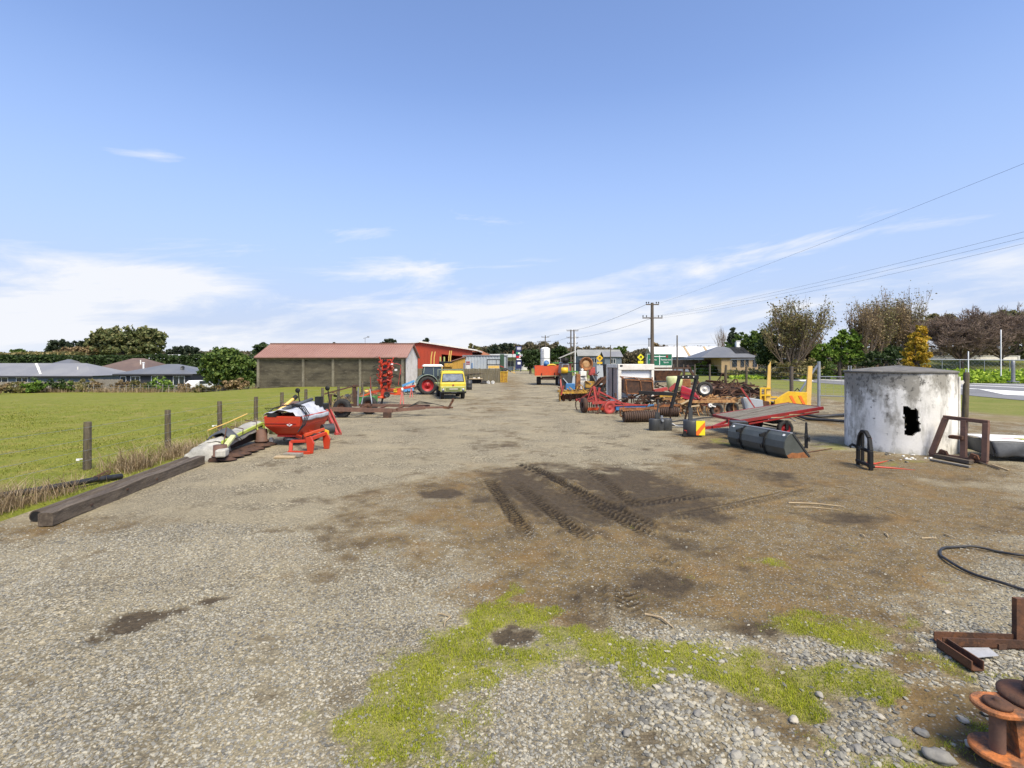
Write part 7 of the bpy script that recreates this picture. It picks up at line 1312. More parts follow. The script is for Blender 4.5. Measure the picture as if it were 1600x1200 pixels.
# tilted flat trailer
T = thing('flat_trailer', 'tilted flat deck trailer with grey boards and deep red frame', 'trailer', (8.2, 18.45, 0), R(5)); tl = math.atan2(.45, 3.1)
def tp(x, y, z=0): return Vector((x*math.cos(tl)-z*math.sin(tl), y, .60+x*math.sin(tl)+z*math.cos(tl)))
b = MB(); rr = random.Random(4)
for k in range(9): y = .1+k*.212; b.bar(tp(.05, y, rr.uniform(-.004, .006)), tp(3.1, y, rr.uniform(-.004, .006)), .2, .035)
b.build('deck', DECK, T); b = MB(); b.bar(tp(.05, .62, .022), tp(3.0, 1.62, .022), .04, .01); b.build('dark_gap', WOOD_DK, T)
for y in (-.03, 1.97): b = MB(); b.bar(tp(-.02, y, -.03), tp(3.2, y, -.03), .07, .11); s_ = b.build('side_rail', RED_DEEP, T); b = MB(); b.bar(tp(.3, y-.02, -.16), tp(3.0, y-.02, -.14), .05, .05); b.build('lower_rail', RED_DEEP, s_)
for x in (0, 3.15): b = MB(); b.bar(tp(x, -.03, -.03), tp(x, 1.97, -.03), .06, .10); b.build('end_rail', RED_DEEP, T)
b = MB(); [b.box(tp(x, -.06, -.10), (.5, .02, .035)) for x in (1.4, 2.1)]; b.build('rope_rail', WOOD_LT, T)
b = MB(); b.bar((-.9, .25, .34), (.5, .25, .50), .09, .09); b.bar((-.9, .25, .34), (.4, 1.2, .52), .07, .08); b.bar((-1.25, .3, .30), (-.6, .3, .36), .08, .09); b.bar((-.25, .3, .4), (-.25, .3, .62), .05, .05); b.build('drawbar', RED_DEEP, T)
for y in (.0, 1.9): wheel(T, (1.72, y, .29), .29, .17, MATS['wheel_red_paint'], RUBBER, 'y', n=20); 
for y in (-.02, 1.9): b = MB(); b.path([(1.0, y, .56), (1.12, y, .66), (1.9, y, .68), (2.1, y, .56)], .02, 6); b.build('mudguard_hoop', GALV, T)
b = MB(); b.tube((1.72, .0, .29), (1.72, 1.9, .29), .035, n=8); b.box((1.72, .95, .48), (.7, 1.5, .08)); b.box((1.75, -.07, .42), (.1, .05, .36)); b.build('axle', BLK, T)
# black pipes lying to the right of the trailer
for k, (pp, lab) in enumerate((([(1240, 651), (1262, 659), (1300, 661), (1335, 664)], 'thick black pipe running from under the trailer to the tank'), ([(1245, 650), (1280, 655), (1318, 652), (1330, 648)], 'second black pipe curling beside the first near the tank'))):
    tag(MB().path([G(*q)+Vector((0, 0, .12)) for q in pp], .07, 8).build('black_pipe', HOSE), lab, 'pipe')
# weight block with post, hazard weight
p = G(1035, 674); T = thing('tractor_weight', 'dark grey double lobed tractor weight block with an upright post', 'weight', (p.x, p.y, 0), R(4)); b = MB()
for x in (-.25, .24): b = MB(); b.lathe([(.001, 0), (.20, 0), (.215, .03), (.215, .44), (.2, .47), (.001, .47)], 24, Matrix.Translation((x, .2, 0)) @ Matrix.Scale(.9, 4, (0, 1, 0))); b.build('lobe', GREY_D, T)
b = MB(); b.box((0, .2, .24), (.2, .26, .44)); b.build('web', GREY_D, T); b = MB(); b.bar((-.12, .25, .4), (-.1, .25, .72), .16, .1); b.bar((-.1, .25, .7), (-.08, .25, 1.22), .05, .05); b.build('post', GREY_D, T); b = MB(); b.tube((.02, .0, .42), (.02, .1, .42), .05, n=12); b.tube((.02, .12, .5), (.02, .12, .6), .05, n=10); b.build('pin', GALV, T)
p = G(1087, 683.5); T = thing('hazard_weight', 'grey weight block with an orange and yellow striped hazard plate', 'weight', (p.x, p.y, 0), R(-6)); b = MB(); b.lathe([(.001, .05), (.26, .05), (.28, .08), (.28, .56), (.25, .60), (.001, .60)], 26, Matrix.Translation((-.10, .25, 0))); b.box((.12, .22, .33), (.34, .4, .52)); b.build('block', GREY_D, T, bevel=.01)
b = MB(); b.box((.17, .0, .34), (.31, .02, .52)); hp = b.build('hazard_plate', YEL_SIGN, T); b = MB(); b.prism([(-.155, -.26), (-.155, -.13), (.02, .08), (.155, .22), (.155, .05), (.04, -.09), (-.07, -.26)], .006, Matrix.Translation((.17, -.014, .34))); b.build('orange_stripe', mat('hazard_orange', (.85, .17, .02), None, rough=.5), hp)
b = MB(); b.bar((-.14, .2, .55), (-.12, .25, 1.05), .13, .12); b.build('post', GREY_D, T); b = MB(); b.box((-.1, .1, .03), (.6, .3, .05)); b.bar((-.45, .05, .08), (-.2, .1, .06), .08, .08); b.box((-.36, .08, .16), (.1, .1, .12)); b.build('foot', BLK, T); b = MB(); b.box((-.32, .1, .2), (.12, .1, .1)); b.build('red_cap', RED_DEEP, T)
# ring rollers
def roller(name, label, p, L_, r_, rz, n, m, frame=True, seed=0):
    T = thing(name, label, 'roller', (p[0], p[1], 0), rz); b = MB(); pr = []
    for i in range(n): x0_ = L_*i/n; x1_ = L_*(i+1)/n; pr += [(r_*.86, x0_), (r_, x0_+(x1_-x0_)*.35), (r_, x0_+(x1_-x0_)*.65), (r_*.86, x1_-.001)]
    b.lathe([(.001, 0)]+pr+[(.001, L_)], 26, Matrix.Translation((0, 0, r_)) @ RY90, smooth=False); b.build('rings', m, T); b = MB(); b.tube((-.1, 0, r_), (L_+.1, 0, r_), .04, n=8); b.build('axle', RUST, T)
    if frame: 
        b = MB(); b.bar((-.12, 0, r_), (-.12, .12, 2*r_+.06), .06, .1); b.bar((L_+.12, 0, r_), (L_+.12, .12, 2*r_+.06), .06, .1); b.bar((-.14, .12, 2*r_+.07), (L_+.14, .12, 2*r_+.07), .1, .09); b.bar((-.1, -.1, 2*r_+.0), (L_*.95, .3, 2*r_+.03), .2, .05); b.build('frame', RUST_OR, T)
    return T
RING = mat('ring_roller_iron', (.075, .042, .026), (.045, .028, .02), 4, rough=.7, bump=.3, st=(6, 1, 1), c3=(.15, .07, .03), s3=5)
p = G(976, 661); roller('ring_roller', 'rusty ring roller with orange frame lying at the yard edge', (p.x, p.y+.27), 1.5, .27, R(3), 15, RING)
p = G(1030, 652); roller('ring_roller', 'second rusty ring roller behind the grey double weight', (p.x, p.y+.27), 1.0, .25, R(-6), 11, RING)
T = thing('lift_bar', 'rusty draw bar angled over the ring roller', 'bar', (G(1022, 658).x, G(1022, 658).y+.2, .3), R(20)); b = MB(); b.bar((0, 0, .1), (.5, .1, .45), .07, .08); b.bar((.48, .1, .42), (.75, .1, .5), .05, .1); b.build('bar', RUST_DK, T); b = MB(); b.tube((.0, -.08, .1), (0, .08, .1), .05, n=8); b.build('bush', RUST, T)
p = G(962, 647); T = thing('blue_beam', 'long faded blue steel beam behind the ring roller', 'beam', (p.x, p.y, .12), R(2)); b = MB(); b.bar((0, 0, .2), (3.0, .1, .28), .14, .24); b.build('beam', BLUE, T, bevel=.01); b = MB(); b.bar((-.05, -.08, .33), (1.7, -.02, .36), .06, .06); b.build('red_edge', RED_OLD, T); b = MB(); [b.box((x, -.08, .21), (.06, .02, .2)) for x in (.4, 1.6, 2.6)]; b.build('stiffener', RUST, T)
def clutter(T, name, n, rx, ry, z0, z1, ms, seed):      # loose bars, pipes and plates heaped on one thing
    rr = random.Random(seed)
    for k in range(n):
        a = Vector((rr.uniform(-rx, rx), rr.uniform(-ry, ry), rr.uniform(z0, z1))); q = a+Vector((rr.uniform(-rx, rx)*.9, rr.uniform(-ry, ry)*.6, rr.uniform(-.35, .35))); q.z = max(.03, q.z); b = MB(); k3 = k % 3
        if k3 == 0: b.bar(a, q, rr.uniform(.04, .11), rr.uniform(.03, .09))
        elif k3 == 1: b.path([a, a.lerp(q, .5)+Vector((0, 0, rr.uniform(-.12, .15))), q], rr.uniform(.02, .045), 6)
        else: b.bar(a, q, rr.uniform(.12, .3), .025, up=(rr.random(), rr.random(), .5))
        b.build(name, ms[k % len(ms)], T)
# ---- generic tillage machine: frame rails, tines or discs, linkage, wheels
def implement(name, label, cat, p, w_, l_, zf, rz, m, tm, nt=5, rows=2, disc=0, whl=0, mast=.0, seed=0, bar=.09, wm=RUST, extra=0):
    T = thing(name, label, cat, (p[0], p[1], 0), rz); rr = random.Random(seed)
    for i in range(rows): y = l_*i/max(1, rows-1) if rows > 1 else l_/2; b = MB(); b.bar((-w_/2, y, zf+rr.uniform(-.03, .03)), (w_/2, y, zf+rr.uniform(-.03, .03)), bar, bar); b.build('frame_rail', m, T)
    for i in range(3): x = -w_*.4+w_*.4*i; b = MB(); b.bar((x, -.05, zf+.05), (x+rr.uniform(-.1, .1), l_+.05, zf+.05), bar*.8, bar); b.build('cross_member', m, T)
    for r_ in range(rows):
        y = l_*r_/max(1, rows-1) if rows > 1 else l_/2
        for k in range(nt):
            x = -w_*.46+w_*.92*(k+.5*(r_ % 2)*.6)/max(1, nt-1)
            if abs(x) > w_/2: continue
            if disc: b = MB(); b.lathe([(.001, .05), (disc*.6, .03), (disc, -.03), (disc*.6, .015), (.001, .03)], 18, Matrix.Translation((x, y-.05, disc)) @ Matrix.Rotation(.35, 4, 'Z') @ RY90); b.tube((x, y-.05, disc), (x, y, zf), .03, n=6); b.build('disc', tm, T)
            else:
                s_ = rr.uniform(.8, 1.15); b = MB(); b.path([(x, y, zf), (x, y+.16*s_, zf*.75), (x, y+.14*s_, zf*.35), (x, y-.10*s_, .02), (x, y-.18*s_, .0)], [.035, .032, .03, .028, .012], 6); b.build('tine', tm, T)
    if mast: b = MB(); b.bar((-.35, -.05, zf), (-.1, -.1, zf+mast), .07, .05); b.bar((.35, -.05, zf), (.1, -.1, zf+mast), .07, .05); b.bar((-.14, -.1, zf+mast), (.14, -.1, zf+mast), .08, .06); b.bar((0, -.1, zf+mast), (.1, l_, zf), .06, .05); b.build('headstock', m, T)
    for k in range(whl): x = -w_*.42+w_*.84*k/max(1, whl-1); wheel(T, (x, -.25, .22), .22, .1, wm, RUBBER if wm is not m else m, 'x', ang=.3, n=16)
    for k in range(extra): a0_ = Vector((rr.uniform(-w_/2, w_/2), rr.uniform(0, l_), zf+rr.uniform(0, .15))); b = MB(); b.bar(a0_, a0_+Vector((rr.uniform(-.6, .6), rr.uniform(-.5, .5), rr.uniform(-.1, .25))), rr.uniform(.04, .1), rr.uniform(.03, .08)); b.build('arm', m if k % 2 else tm, T)
    return T
p = G(906, 627); T = implement('disc_harrow', 'old yellow disc harrow at the head of the machinery row', 'harrow', p, 2.5, 1.4, .62, R(8), YEL_OLD, RUST, nt=6, rows=2, disc=.27, mast=.5, seed=1, bar=.14, extra=8)
b = MB(); b.lathe([(.22, -.03), (.42, -.02), (.44, 0), (.42, .02), (.22, .03), (.22, -.03)], 24, Matrix.Translation((-1.45, -.1, .44)) @ RY90 @ Matrix.Rotation(.2, 4, 'X')); [b.bar((-1.45, -.1, .44), (-1.45, -.1+.4*math.cos(k*1.05), .44+.4*math.sin(k*1.05)), .04, .03) for k in range(6)]; b.build('land_wheel', YEL_OLD, T); b = MB(); b.bar((-1.35, -.1, .45), (-1.2, -.1, 1.1), .1, .08); b.bar((-1.3, .0, .8), (-1.3, .3, 1.5), .08, .08); b.build('rust_post', RED_OLD, T)
p = G(926, 644); T = implement('rotary_hoe', 'rusty red cultivator with curved tines between the yellow harrow and the plough', 'cultivator', p, 1.15, 1.1, .58, R(12), RED_OLD, RUST_DK, nt=5, rows=3, mast=.75, seed=2, bar=.1, extra=6)
b = MB(); b.lathe([(.15, -.1), (.38, -.1), (.42, 0), (.38, .1), (.15, .1), (.15, -.1)], 24, Matrix.Translation((-.62, -.35, .42)) @ RY90); b.build('depth_wheel', RUST_DK, T); b = MB(); b.bar((-.5, -.45, .22), (.45, -.45, .22), .16, .14); b.build('orange_beam', RED_OR, T); wheel(T, (.55, -.4, .24), .24, .1, RED_OLD, RED_OLD, 'y', ang=.25, n=18)
p = G(952, 647); T = thing('plough', 'faded red plough with iron wheels and a long sloping strut', 'plough', (p.x, p.y, 0), R(10)); wheel(T, (0, -.05, .34), .34, .1, RED_OLD, RED_OLD, 'y', ang=.2, n=22); b = MB(); b.bar((-.6, .2, .3), (-.75, .3, 1.45), .09, .09); b.bar((-.6, .3, .4), (-.35, .5, 1.35), .08, .08); b.build('mast', RED_OLD, T); b = MB(); b.bar((-.55, .2, 1.2), (1.05, .1, .42), .1, .07); b.bar((-.5, .3, .95), (.9, .2, .32), .06, .06); b.build('strut', RED_OLD, T); b = MB(); b.bar((-.9, .1, .58), (.4, .1, .62), .13, .13); b.bar((.3, .1, .6), (2.1, .3, .36), .1, .1); b.bar((-.3, 0, .36), (.3, 0, .5), .1, .1); b.build('beam', RED_OLD, T)
for k in range(3): b = MB(); b.path([(-.5+.5*k, .2, .6), (-.45+.5*k, .1, .35), (-.6+.5*k, .0, .1), (-.75+.5*k, .0, .02)], [.05, .05, .06, .03], 6); b.build('share', RUST_DK, T)
p = G(995, 637); implement('tine_harrow', 'low brown heap of rusty spring tine harrow', 'harrow', (p.x, p.y+.4), 2.9, 1.7, .55, R(-5), RUST_DK, RUST, nt=8, rows=3, seed=3, extra=22, bar=.07)
p = G(962, 630); T = thing('scrap_sheet_heap', 'bent pale sheet metal and brown scrap behind the plough strut', 'scrap', (p.x, p.y+1.2, 0)); rr = random.Random(12)
for k in range(12): b = MB(); a0_ = Vector((rr.uniform(-.7, .8), rr.uniform(-.5, .6), rr.uniform(.2, .7))); b.bar(a0_, a0_+Vector((rr.uniform(-.5, .7), rr.uniform(-.3, .3), rr.uniform(-.35, .2))), rr.uniform(.12, .35), .03); b.build('scrap_sheet', rr.choice([CONT, RUST, WOOD_GR, RUST_DK, GREY]), T)
# white framed cab box
T = thing('white_cabinet', 'big white framed metal cabinet with dark glass side standing in the machinery', 'cabinet', (7.0, 29.6, 0), R(11)); x0_, x1_ = -.95, 1.28
b = MB()
for x in (x0_+.1, x1_-.09): b = MB(); b.box((x, 0, 1.5), (.2 if x < 0 else .16, .16, 2.1)); b.build('front_post', WHITE, T, bevel=.01)
b = MB(); b.box(((x0_+x1_)/2, -.01, 2.42), (x1_-x0_-.0, .18, .32)); b.build('front_header', WHITE, T, bevel=.01)
for x, w_ in ((x0_+.3-.2, .1), ): b = MB(); b.box((x0_+.02, 1.6, 1.45), (.1, .12, 2.2)); b.build('rear_post', WHITE, T)
b = MB(); b.box((x0_+.03, .8, 2.47), (.12, 1.5, .16)); b.box((x0_+.03, .8, .45), (.12, 1.5, .14)); b.build('side_rail', WHITE, T); b = MB(); b.box((x0_+.05, .8, 1.45), (.03, 1.45, 1.95)); b.build('side_glass', mat('dusty_side_glass', (.30, .25, .24), (.20, .18, .19), 1.5, rough=.35), T); b = MB(); b.box((x0_+.02, .8, 1.45), (.05, .05, 1.95)); b.build('glass_bar', BLK, T)
b = MB(); b.box(((x0_+x1_)/2, .8, 2.56), (x1_-x0_, 1.75, .06)); b.build('roof', WHITE, T); b = MB(); b.box(((x0_+x1_)/2, 1.5, 1.45), (x1_-x0_-.3, .06, 2.0)); b.build('back_panel', CONT, T); b = MB(); b.box(((x0_+x1_)/2+.05, .12, 2.02), (x1_-x0_-.42, .05, .46)); b.build('blind', WHITE_C, T); b = MB(); b.box((x0_+.18, -.1, 2.5), (.16, .04, .1)); b.build('lamp', GREY_D, T)
# rusty crates in front of it
p = Vector((G(0, 0, 0).x, 0, 0)); T = thing('rusty_crate', 'open rusty steel crate resting on the scrap in front of the white cabinet', 'crate', (X(985, 27.5), 27.5, 0), R(-6))
b = MB(); zb_, zt_ = 1.02, 1.78
for x in (-.15, .62, 1.25): b.bar((x-.02, 0, zb_), (x-.1, 0, zt_-.06*x), .05, .05)
for x in (-.35, 1.3): b.bar((x, .9, zb_), (x, .9, zt_+.1), .05, .05)
b.bar((-.25, 0, zt_), (1.2, 0, zt_-.1), .05, .05); b.bar((-.45, .9, zt_+.12), (1.25, .9, zt_), .05, .05); b.bar((-.25, 0, zt_), (-.45, .9, zt_+.12), .05, .05); b.bar((1.2, 0, zt_-.1), (1.25, .9, zt_), .05, .05); b.bar((.5, 0, zt_-.05), (.3, .9, zt_+.08), .06, .04); b.bar((-.18, 0, zb_), (1.28, 0, zb_), .05, .06); b.build('frame', RUST_OR, T)
b = MB(); b.box((.5, .45, zb_+.02), (1.6, .9, .03)); b.box((.5, .88, 1.4), (1.6, .03, .72)); b.box((.18, .03, 1.36), (.72, .02, .66)); b.box((.92, .03, 1.33), (.62, .02, .6)); b.box((-.33, .45, 1.4), (.03, .85, .72)); b.build('panel', RUST_DK, T)
clutter(T, 'scrap', 20, 1.0, .6, .1, 1.0, (RUST_DK, RUST, RUST_DK, WOOD_DK), 35)
# black loader frame
T = thing('black_loader_frame', 'black steel loader frame with two leaning uprights and crossbar', 'frame', (X(1055, 23.6), 23.6, 0), R(-4))
for x in (-.18, .62): b = MB(); b.bar((x, 0, .6), (x+.42, .25, 1.98), .13, .12); b.build('upright', BLK, T, bevel=.01)
b = MB(); b.bar((.16, .25, 2.0), (1.12, .25, 2.0), .14, .16); b.build('crossbar', BLK, T, bevel=.01); b = MB(); [b.tube((.4+.24*k, .16, 2.02), (.4+.24*k, .19, 2.02), .03, n=8) for k in range(3)]; b.build('bolt', WHITE, T); b = MB(); b.bar((-1.6, .35, 1.28), (.1, .1, 1.22), .13, .16); b.build('long_arm', BLK, T, bevel=.01); b = MB(); b.bar((-.2, .2, .62), (-.1, .5, .0), .07, .07); b.bar((.62, .2, .62), (.6, .6, .0), .07, .07); b.build('leg', RUST_DK, T)
# red machine body and upturned wheel
T = thing('red_hood', 'dark red sheet metal machine hood behind the black loader frame', 'machine', (X(1076, 26), 26.2, 0), R(-20)); b = MB(); b.hull([Vector(q) for q in ((-.35, 0, .85), (.75, 0, .62), (.75, .8, .62), (-.35, .8, .85))], [Vector(q) for q in ((-.3, .1, 1.5), (.30, .1, 1.25), (.30, .7, 1.25), (-.3, .7, 1.5))]); b.build('hood', mat('crimson_paint', (.38, .012, .025), (.30, .015, .02), 3, rough=.35), T, bevel=.03); b = MB(); b.bar((.5, -.05, .9), (.95, -.05, .55), .22, .04); b.bar((-.3, -.03, 1.2), (.6, -.03, 1.0), .05, .03); b.build('trim', RED_OLD, T); clutter(T, 'scrap', 12, .7, .3, .05, .7, (RUST_DK, RUST, GREY_D), 31)
T = thing('upturned_axle', 'old axle propped up with a white rimmed tyre facing the yard', 'axle', (X(1104.5, 28), 28.3, 0)); wheel(T, (0, 0, 1.22), .41, .25, WHITE, RUBBER, 'y', ang=R(-12), rimr=.62, n=26); b = MB(); b.tube((0, .1, 1.22), (.3, 1.5, 1.1), .06, n=8); b.bar((.1, .6, 1.15), (.1, .7, 0), .12, .1); b.bar((.3, 1.4, 1.1), (.35, 1.4, 0), .12, .1); b.build('axle_beam', RUST_DK, T)
# orange rust cultivator
p = G(1106, 651); T = implement('cultivator', 'wide orange rusted cultivator frame carried on two tyres', 'cultivator', (p.x+.1, p.y+.3), 3.2, 1.8, .72, R(7), TAN_OR, TAN_OR, nt=7, rows=3, seed=5, bar=.13, extra=30); wheel(T, (.35, -.2, .33), .33, .2, RUST, RUBBER, 'y', ang=.1, n=22); wheel(T, (1.5, .3, .33), .33, .2, RUST, RUBBER, 'y', ang=.1, n=22); b = MB(); b.bar((-1.5, -.2, .62), (-1.0, -.1, .82), .1, .05); b.bar((-1.2, -.3, .5), (-.6, -.3, .56), .1, .07); b.build('pale_arm', WOOD_LT, T); b = MB(); b.lathe([(.03, -.05), (.1, -.05), (.1, .05), (.03, .05), (.03, -.05)], 12, Matrix.Translation((-.05, -.35, .56)) @ RX90); b.bar((-.02, -.35, .56), (.22, -.35, .5), .12, .06); b.build('cream_bracket', WALL_WH, T)
p = G(1075, 668); T = thing('drawbar_linkage', 'long thin black draw bar on the ground behind the hazard weight', 'bar', (X(1050, 20.6), 20.8, 0), R(6)); b = MB(); b.bar((-.6, 0, .22), (2.3, .3, .46), .05, .05); b.bar((-.2, .1, .1), (1.2, .2, .16), .08, .05); b.build('bar', GREY_D, T); b = MB(); b.tube((-.65, 0, .2), (-.4, .0, .24), .06, n=8); b.path([(0, 0, .25), (.2, -.1, .12), (.5, -.1, .1), (.8, .1, .2)], .025, 6); b.build('link', GALV, T)
# heaps of scrap that close the gaps of the row
for k, (px, py, rx, ry, z1, n, ms, lab) in enumerate((
    (948, 632, .8, .5, .75, 14, (RUST_DK, RUST, RED_OLD), 'dark red and brown scrap lying behind the plough wheels'), (1000, 630, 1.1, .6, .95, 22, (RUST_DK, RUST_DK, RUST, GREY_D), 'dark pile of bars in front of the rusty crate'),
    (1022, 634, .9, .5, .7, 16, (RUST, RUST_DK, WOOD_DK), 'brown rods and plates left of the black loader uprights'), (1052, 634, .9, .5, .7, 16, (RUST_DK, RUST, YEL_OLD), 'rusty parts with an old yellow bar between the black uprights'),
    (1070, 628, 1.0, .5, .8, 16, (BLK, RUST_DK, RUST), 'blackish scrap below the crimson hood'), (1098, 630, .9, .5, .8, 16, (RUST_DK, RUST, RUST_PL), 'scrap under the white rimmed tyre'),
    (1128, 628, 1.1, .6, .9, 20, (RUST_DK, RUST, RUST_DK), 'brown tangle right of the white rimmed tyre'), (1155, 632, 1.0, .6, .9, 20, (RUST, RUST_DK, RUST_PL), 'rusty tangle behind the flat deck trailer'),
    (1180, 628, 1.0, .6, .9, 18, (RUST_DK, RUST, GREY_D), 'dark scrap left of the yellow square frame'), (1216, 636, .8, .4, .6, 10, (GREY_D, RUST_DK, BLK), 'dark metal between the yellow frame and the yellow blade'),
    (934, 618, .9, .6, 1.1, 18, (RUST_DK, RUST, GREY_D), 'tall brown scrap behind the yellow harrow'), (898, 612, .8, .5, 1.2, 14, (GREY_D, RUST, BLUE), 'mixed grey and blue parts behind the yellow harrow'), (1044, 618, 1.2, .5, 1.5, 22, (RUST_DK, RUST, WOOD_DK), 'upright dark scrap right of the white cabinet'), (1118, 618, 1.3, .6, 1.2, 20, (RUST_DK, RUST, RUST_PL), 'brown machinery parts against the fence behind the tyre'),
    (1065, 645, 1.0, .5, .5, 14, (RUST_DK, RUST, BLK), 'low dark scrap under the left end of the tan cultivator'), (1088, 638, 1.0, .5, .7, 16, (RUST_DK, TAN_OR, RUST), 'tan and brown bars heaped behind the tan cultivator'),
    (540, 630, .8, .5, .6, 12, (RUST_DK, RUST, GREY_D), 'low scrap in the grass behind the twin tyred chassis'), (575, 622, .9, .5, .6, 12, (RUST_DK, RED_OLD, WOOD_DK), 'scrap along the fence behind the green box'))):
    p = G(px, py); T = thing('scrap_pile', lab, 'scrap pile', (p.x, p.y, 0), 0, 'scrap piles in the machinery rows'); clutter(T, 'scrap_bar', n, rx, ry, .08, z1, ms, 60+k)
# rusty implements behind, towards the road fence
p = G(1140, 628); implement('old_mower', 'tangle of dark rusty mower parts under the fence posts', 'machinery', (p.x+.2, p.y+1.5), 3.2, 2.2, .75, R(-6), RUST_DK, RUST, nt=5, rows=3, disc=.3, mast=.7, seed=6, extra=20)
p = G(1168, 624); implement('hay_rake', 'rusty brown hay rake with thin upright tines by the fence', 'rake', (p.x+.6, p.y+3.5), 4.0, 1.5, .8, R(4), RUST, RUST_DK, nt=8, rows=2, disc=.34, mast=.55, seed=7, extra=14)
p = G(1130, 615); implement('old_harrow', 'dark rusted harrow against the road side fence', 'harrow', (p.x-.5, p.y-1), 4.2, 1.5, .85, R(3), RUST_DK, RUST_DK, nt=8, rows=2, mast=.9, seed=8, extra=14)
T = thing('grey_box', 'small sloped grey sheet metal box among the rusty implements', 'box', (X(1175, 26), 26, 0), R(-12)); b = MB(); b.hull([Vector(q) for q in ((-.3, 0, .3), (.55, 0, .3), (.55, .6, .3), (-.3, .6, .3))], [Vector(q) for q in ((-.45, 0, .92), (.5, 0, .78), (.5, .6, .78), (-.45, .6, .92))]); b.build('box', CONT, T, bevel=.01); b = MB(); b.box((.68, .3, .5), (.3, .5, .42)); b.build('brown_end', RUST, T); b = MB(); b.bar((-.55, -.15, 1.4), (-.1, -.2, .7), .09, .08); b.bar((-.15, -.25, .75), (.2, -.3, .2), .09, .06); b.build('red_arm', RED_OLD, T); b = MB(); b.box((.1, .3, .15), (.8, .5, .3)); b.build('base', RUST_DK, T)
# yellow forks and blade
T = thing('yellow_forklift_mast', 'yellow fork attachment with one tall upright and square frame', 'forks', (X(1203, 26), 26.4, 0), R(-8)); b = MB(); b.hull([Vector(q) for q in ((.0, 0, .5), (.22, 0, .5), (.22, .07, .5), (.0, .07, .5))], [Vector(q) for q in ((.10, 0, 2.5), (.24, 0, 2.75), (.24, .07, 2.75), (.10, .07, 2.5))]); b.build('tall_upright', YEL_P, T, bevel=.006); b = MB()
for z in (.62, 1.0, 1.36): b.bar((-.28, -.02, z), (.22, -.02, z), .07, .08)
for x in (-.27, -.05): b.bar((x, -.02, .58), (x, -.02, 1.4), .07, .08)
b.build('square_frame', YEL, T); b = MB(); b.bar((.05, .02, .6), (.05, .02, .0), .07, .06); b.build('leg', YEL, T); b = MB(); b.box((-.08, .06, .8), (.34, .05, .36)); b.build('back_plate', YEL_OLD, T)
T = thing('dozer_attachment', 'yellow blade attachment with orange chevrons and a tall right upright', 'blade', (X(1238, 26.5), 26.4, 0), R(-4)); b = MB(); b.prism([(-.95, .3), (.65, .3), (.65, 1.15), (-.25, 1.2), (-.55, 1.02), (-.95, .75)], .14); b.build('blade', YEL, T, bevel=.01); b = MB(); b.prism([(-.25, .98), (-.02, .55), (.12, .55), (-.1, .98)], .01, Matrix.Translation((0, -.08, 0))); b.prism([(.2, .98), (.43, .55), (.57, .55), (.35, .98)], .01, Matrix.Translation((0, -.08, 0))); b.build('chevron', mat('hazard_orange', (.85, .17, .02)), T)
b = MB(); b.hull([Vector(q) for q in ((.58, -.05, .4), (.85, -.05, .4), (.85, .06, .4), (.58, .06, .4))], [Vector(q) for q in ((.72, -.05, 2.5), (.93, -.05, 2.5), (.93, .06, 2.5), (.72, .06, 2.5))]); b.build('tall_upright', YEL_P, T, bevel=.006); b = MB(); b.bar((-1.3, 0, .9), (-.8, 0, .9), .09, .07); b.bar((-1.2, 0, .75), (-.8, 0, .7), .07, .06); b.build('arm', YEL, T); b = MB(); b.box((0, .3, .3), (1.2, .4, .5)); b.path([(.1, .1, 1.2), (.25, .1, 1.35), (.35, .1, 1.22)], .03, 6); b.build('hydraulic_block', BLK, T)
# things farther down the row
T = thing('rim_stand', 'big rusty orange wheel rim perched on a pale machine', 'wheel rim', (X(916, 39.5), 39.5, 1.85), R(6)); b = MB(); b.lathe([(.50, -.12), (.53, -.1), (.53, .1), (.47, .14), (.42, .06), (.3, .02), (.30, -.02), (.42, .0), (.47, -.08), (.50, -.12)], 32, Matrix.Translation((0, 0, .72)) @ RX90); b.build('rim', RUST_OR, T); b = MB(); b.lathe([(.001, .05), (.15, .05), (.3, .03), (.34, -.02), (.001, -.02)], 24, Matrix.Translation((0, .04, .72)) @ RX90); b.build('centre', mat('pale_rusty_disc', (.5, .32, .15), (.36, .18, .07), 3, rough=.7), T); b = MB(); b.bar((0, 0, .2), (0, .1, -.2), .1, .1); b.build('prop', RUST, T)
T = thing('white_tank_machine', 'tall dirty white machine body under the rusty wheel rim', 'machine', (X(909, 39.5), 39.1, 0), R(5)); b = MB(); b.box((.1, .3, 1.3), (.5, .5, 1.4)); b.lathe([(.001, 0), (.1, 0), (.1, .2), (.001, .22)], 10, Matrix.Translation((.02, .2, 2.0))); b.build('body', WHITE, T, bevel=.03); b = MB(); b.box((-.3, .3, 1.15), (.3, .5, 1.3)); b.build('rusty_side', RUST_OR, T); b = MB(); b.box((0, .3, .35), (.9, .6, .6)); b.build('base', RUST_DK, T)
T = thing('old_engine', 'orange and brown engine machinery right of the white machine', 'machine', (X(922, 39), 38.9, 0)); rr = random.Random(5); b = MB(); b.box((0, .2, 1.0), (.75, .5, .5)); b.build('orange_block', YEL_OLD, T, bevel=.03); b = MB(); b.box((.1, .3, .5), (1.0, .6, .6)); b.build('base', GREY_D, T)
for k in range(14): a0_ = Vector((rr.uniform(-.4, .7), rr.uniform(-.2, .4), rr.uniform(.9, 1.7))); b = MB(); b.bar(a0_, a0_+Vector((rr.uniform(-.4, .5), rr.uniform(-.2, .2), rr.uniform(-.3, .5))), rr.uniform(.04, .12), rr.uniform(.04, .1)); b.build('pipe', rr.choice([RUST, GREY_D, RUST_DK, GREY]), T)
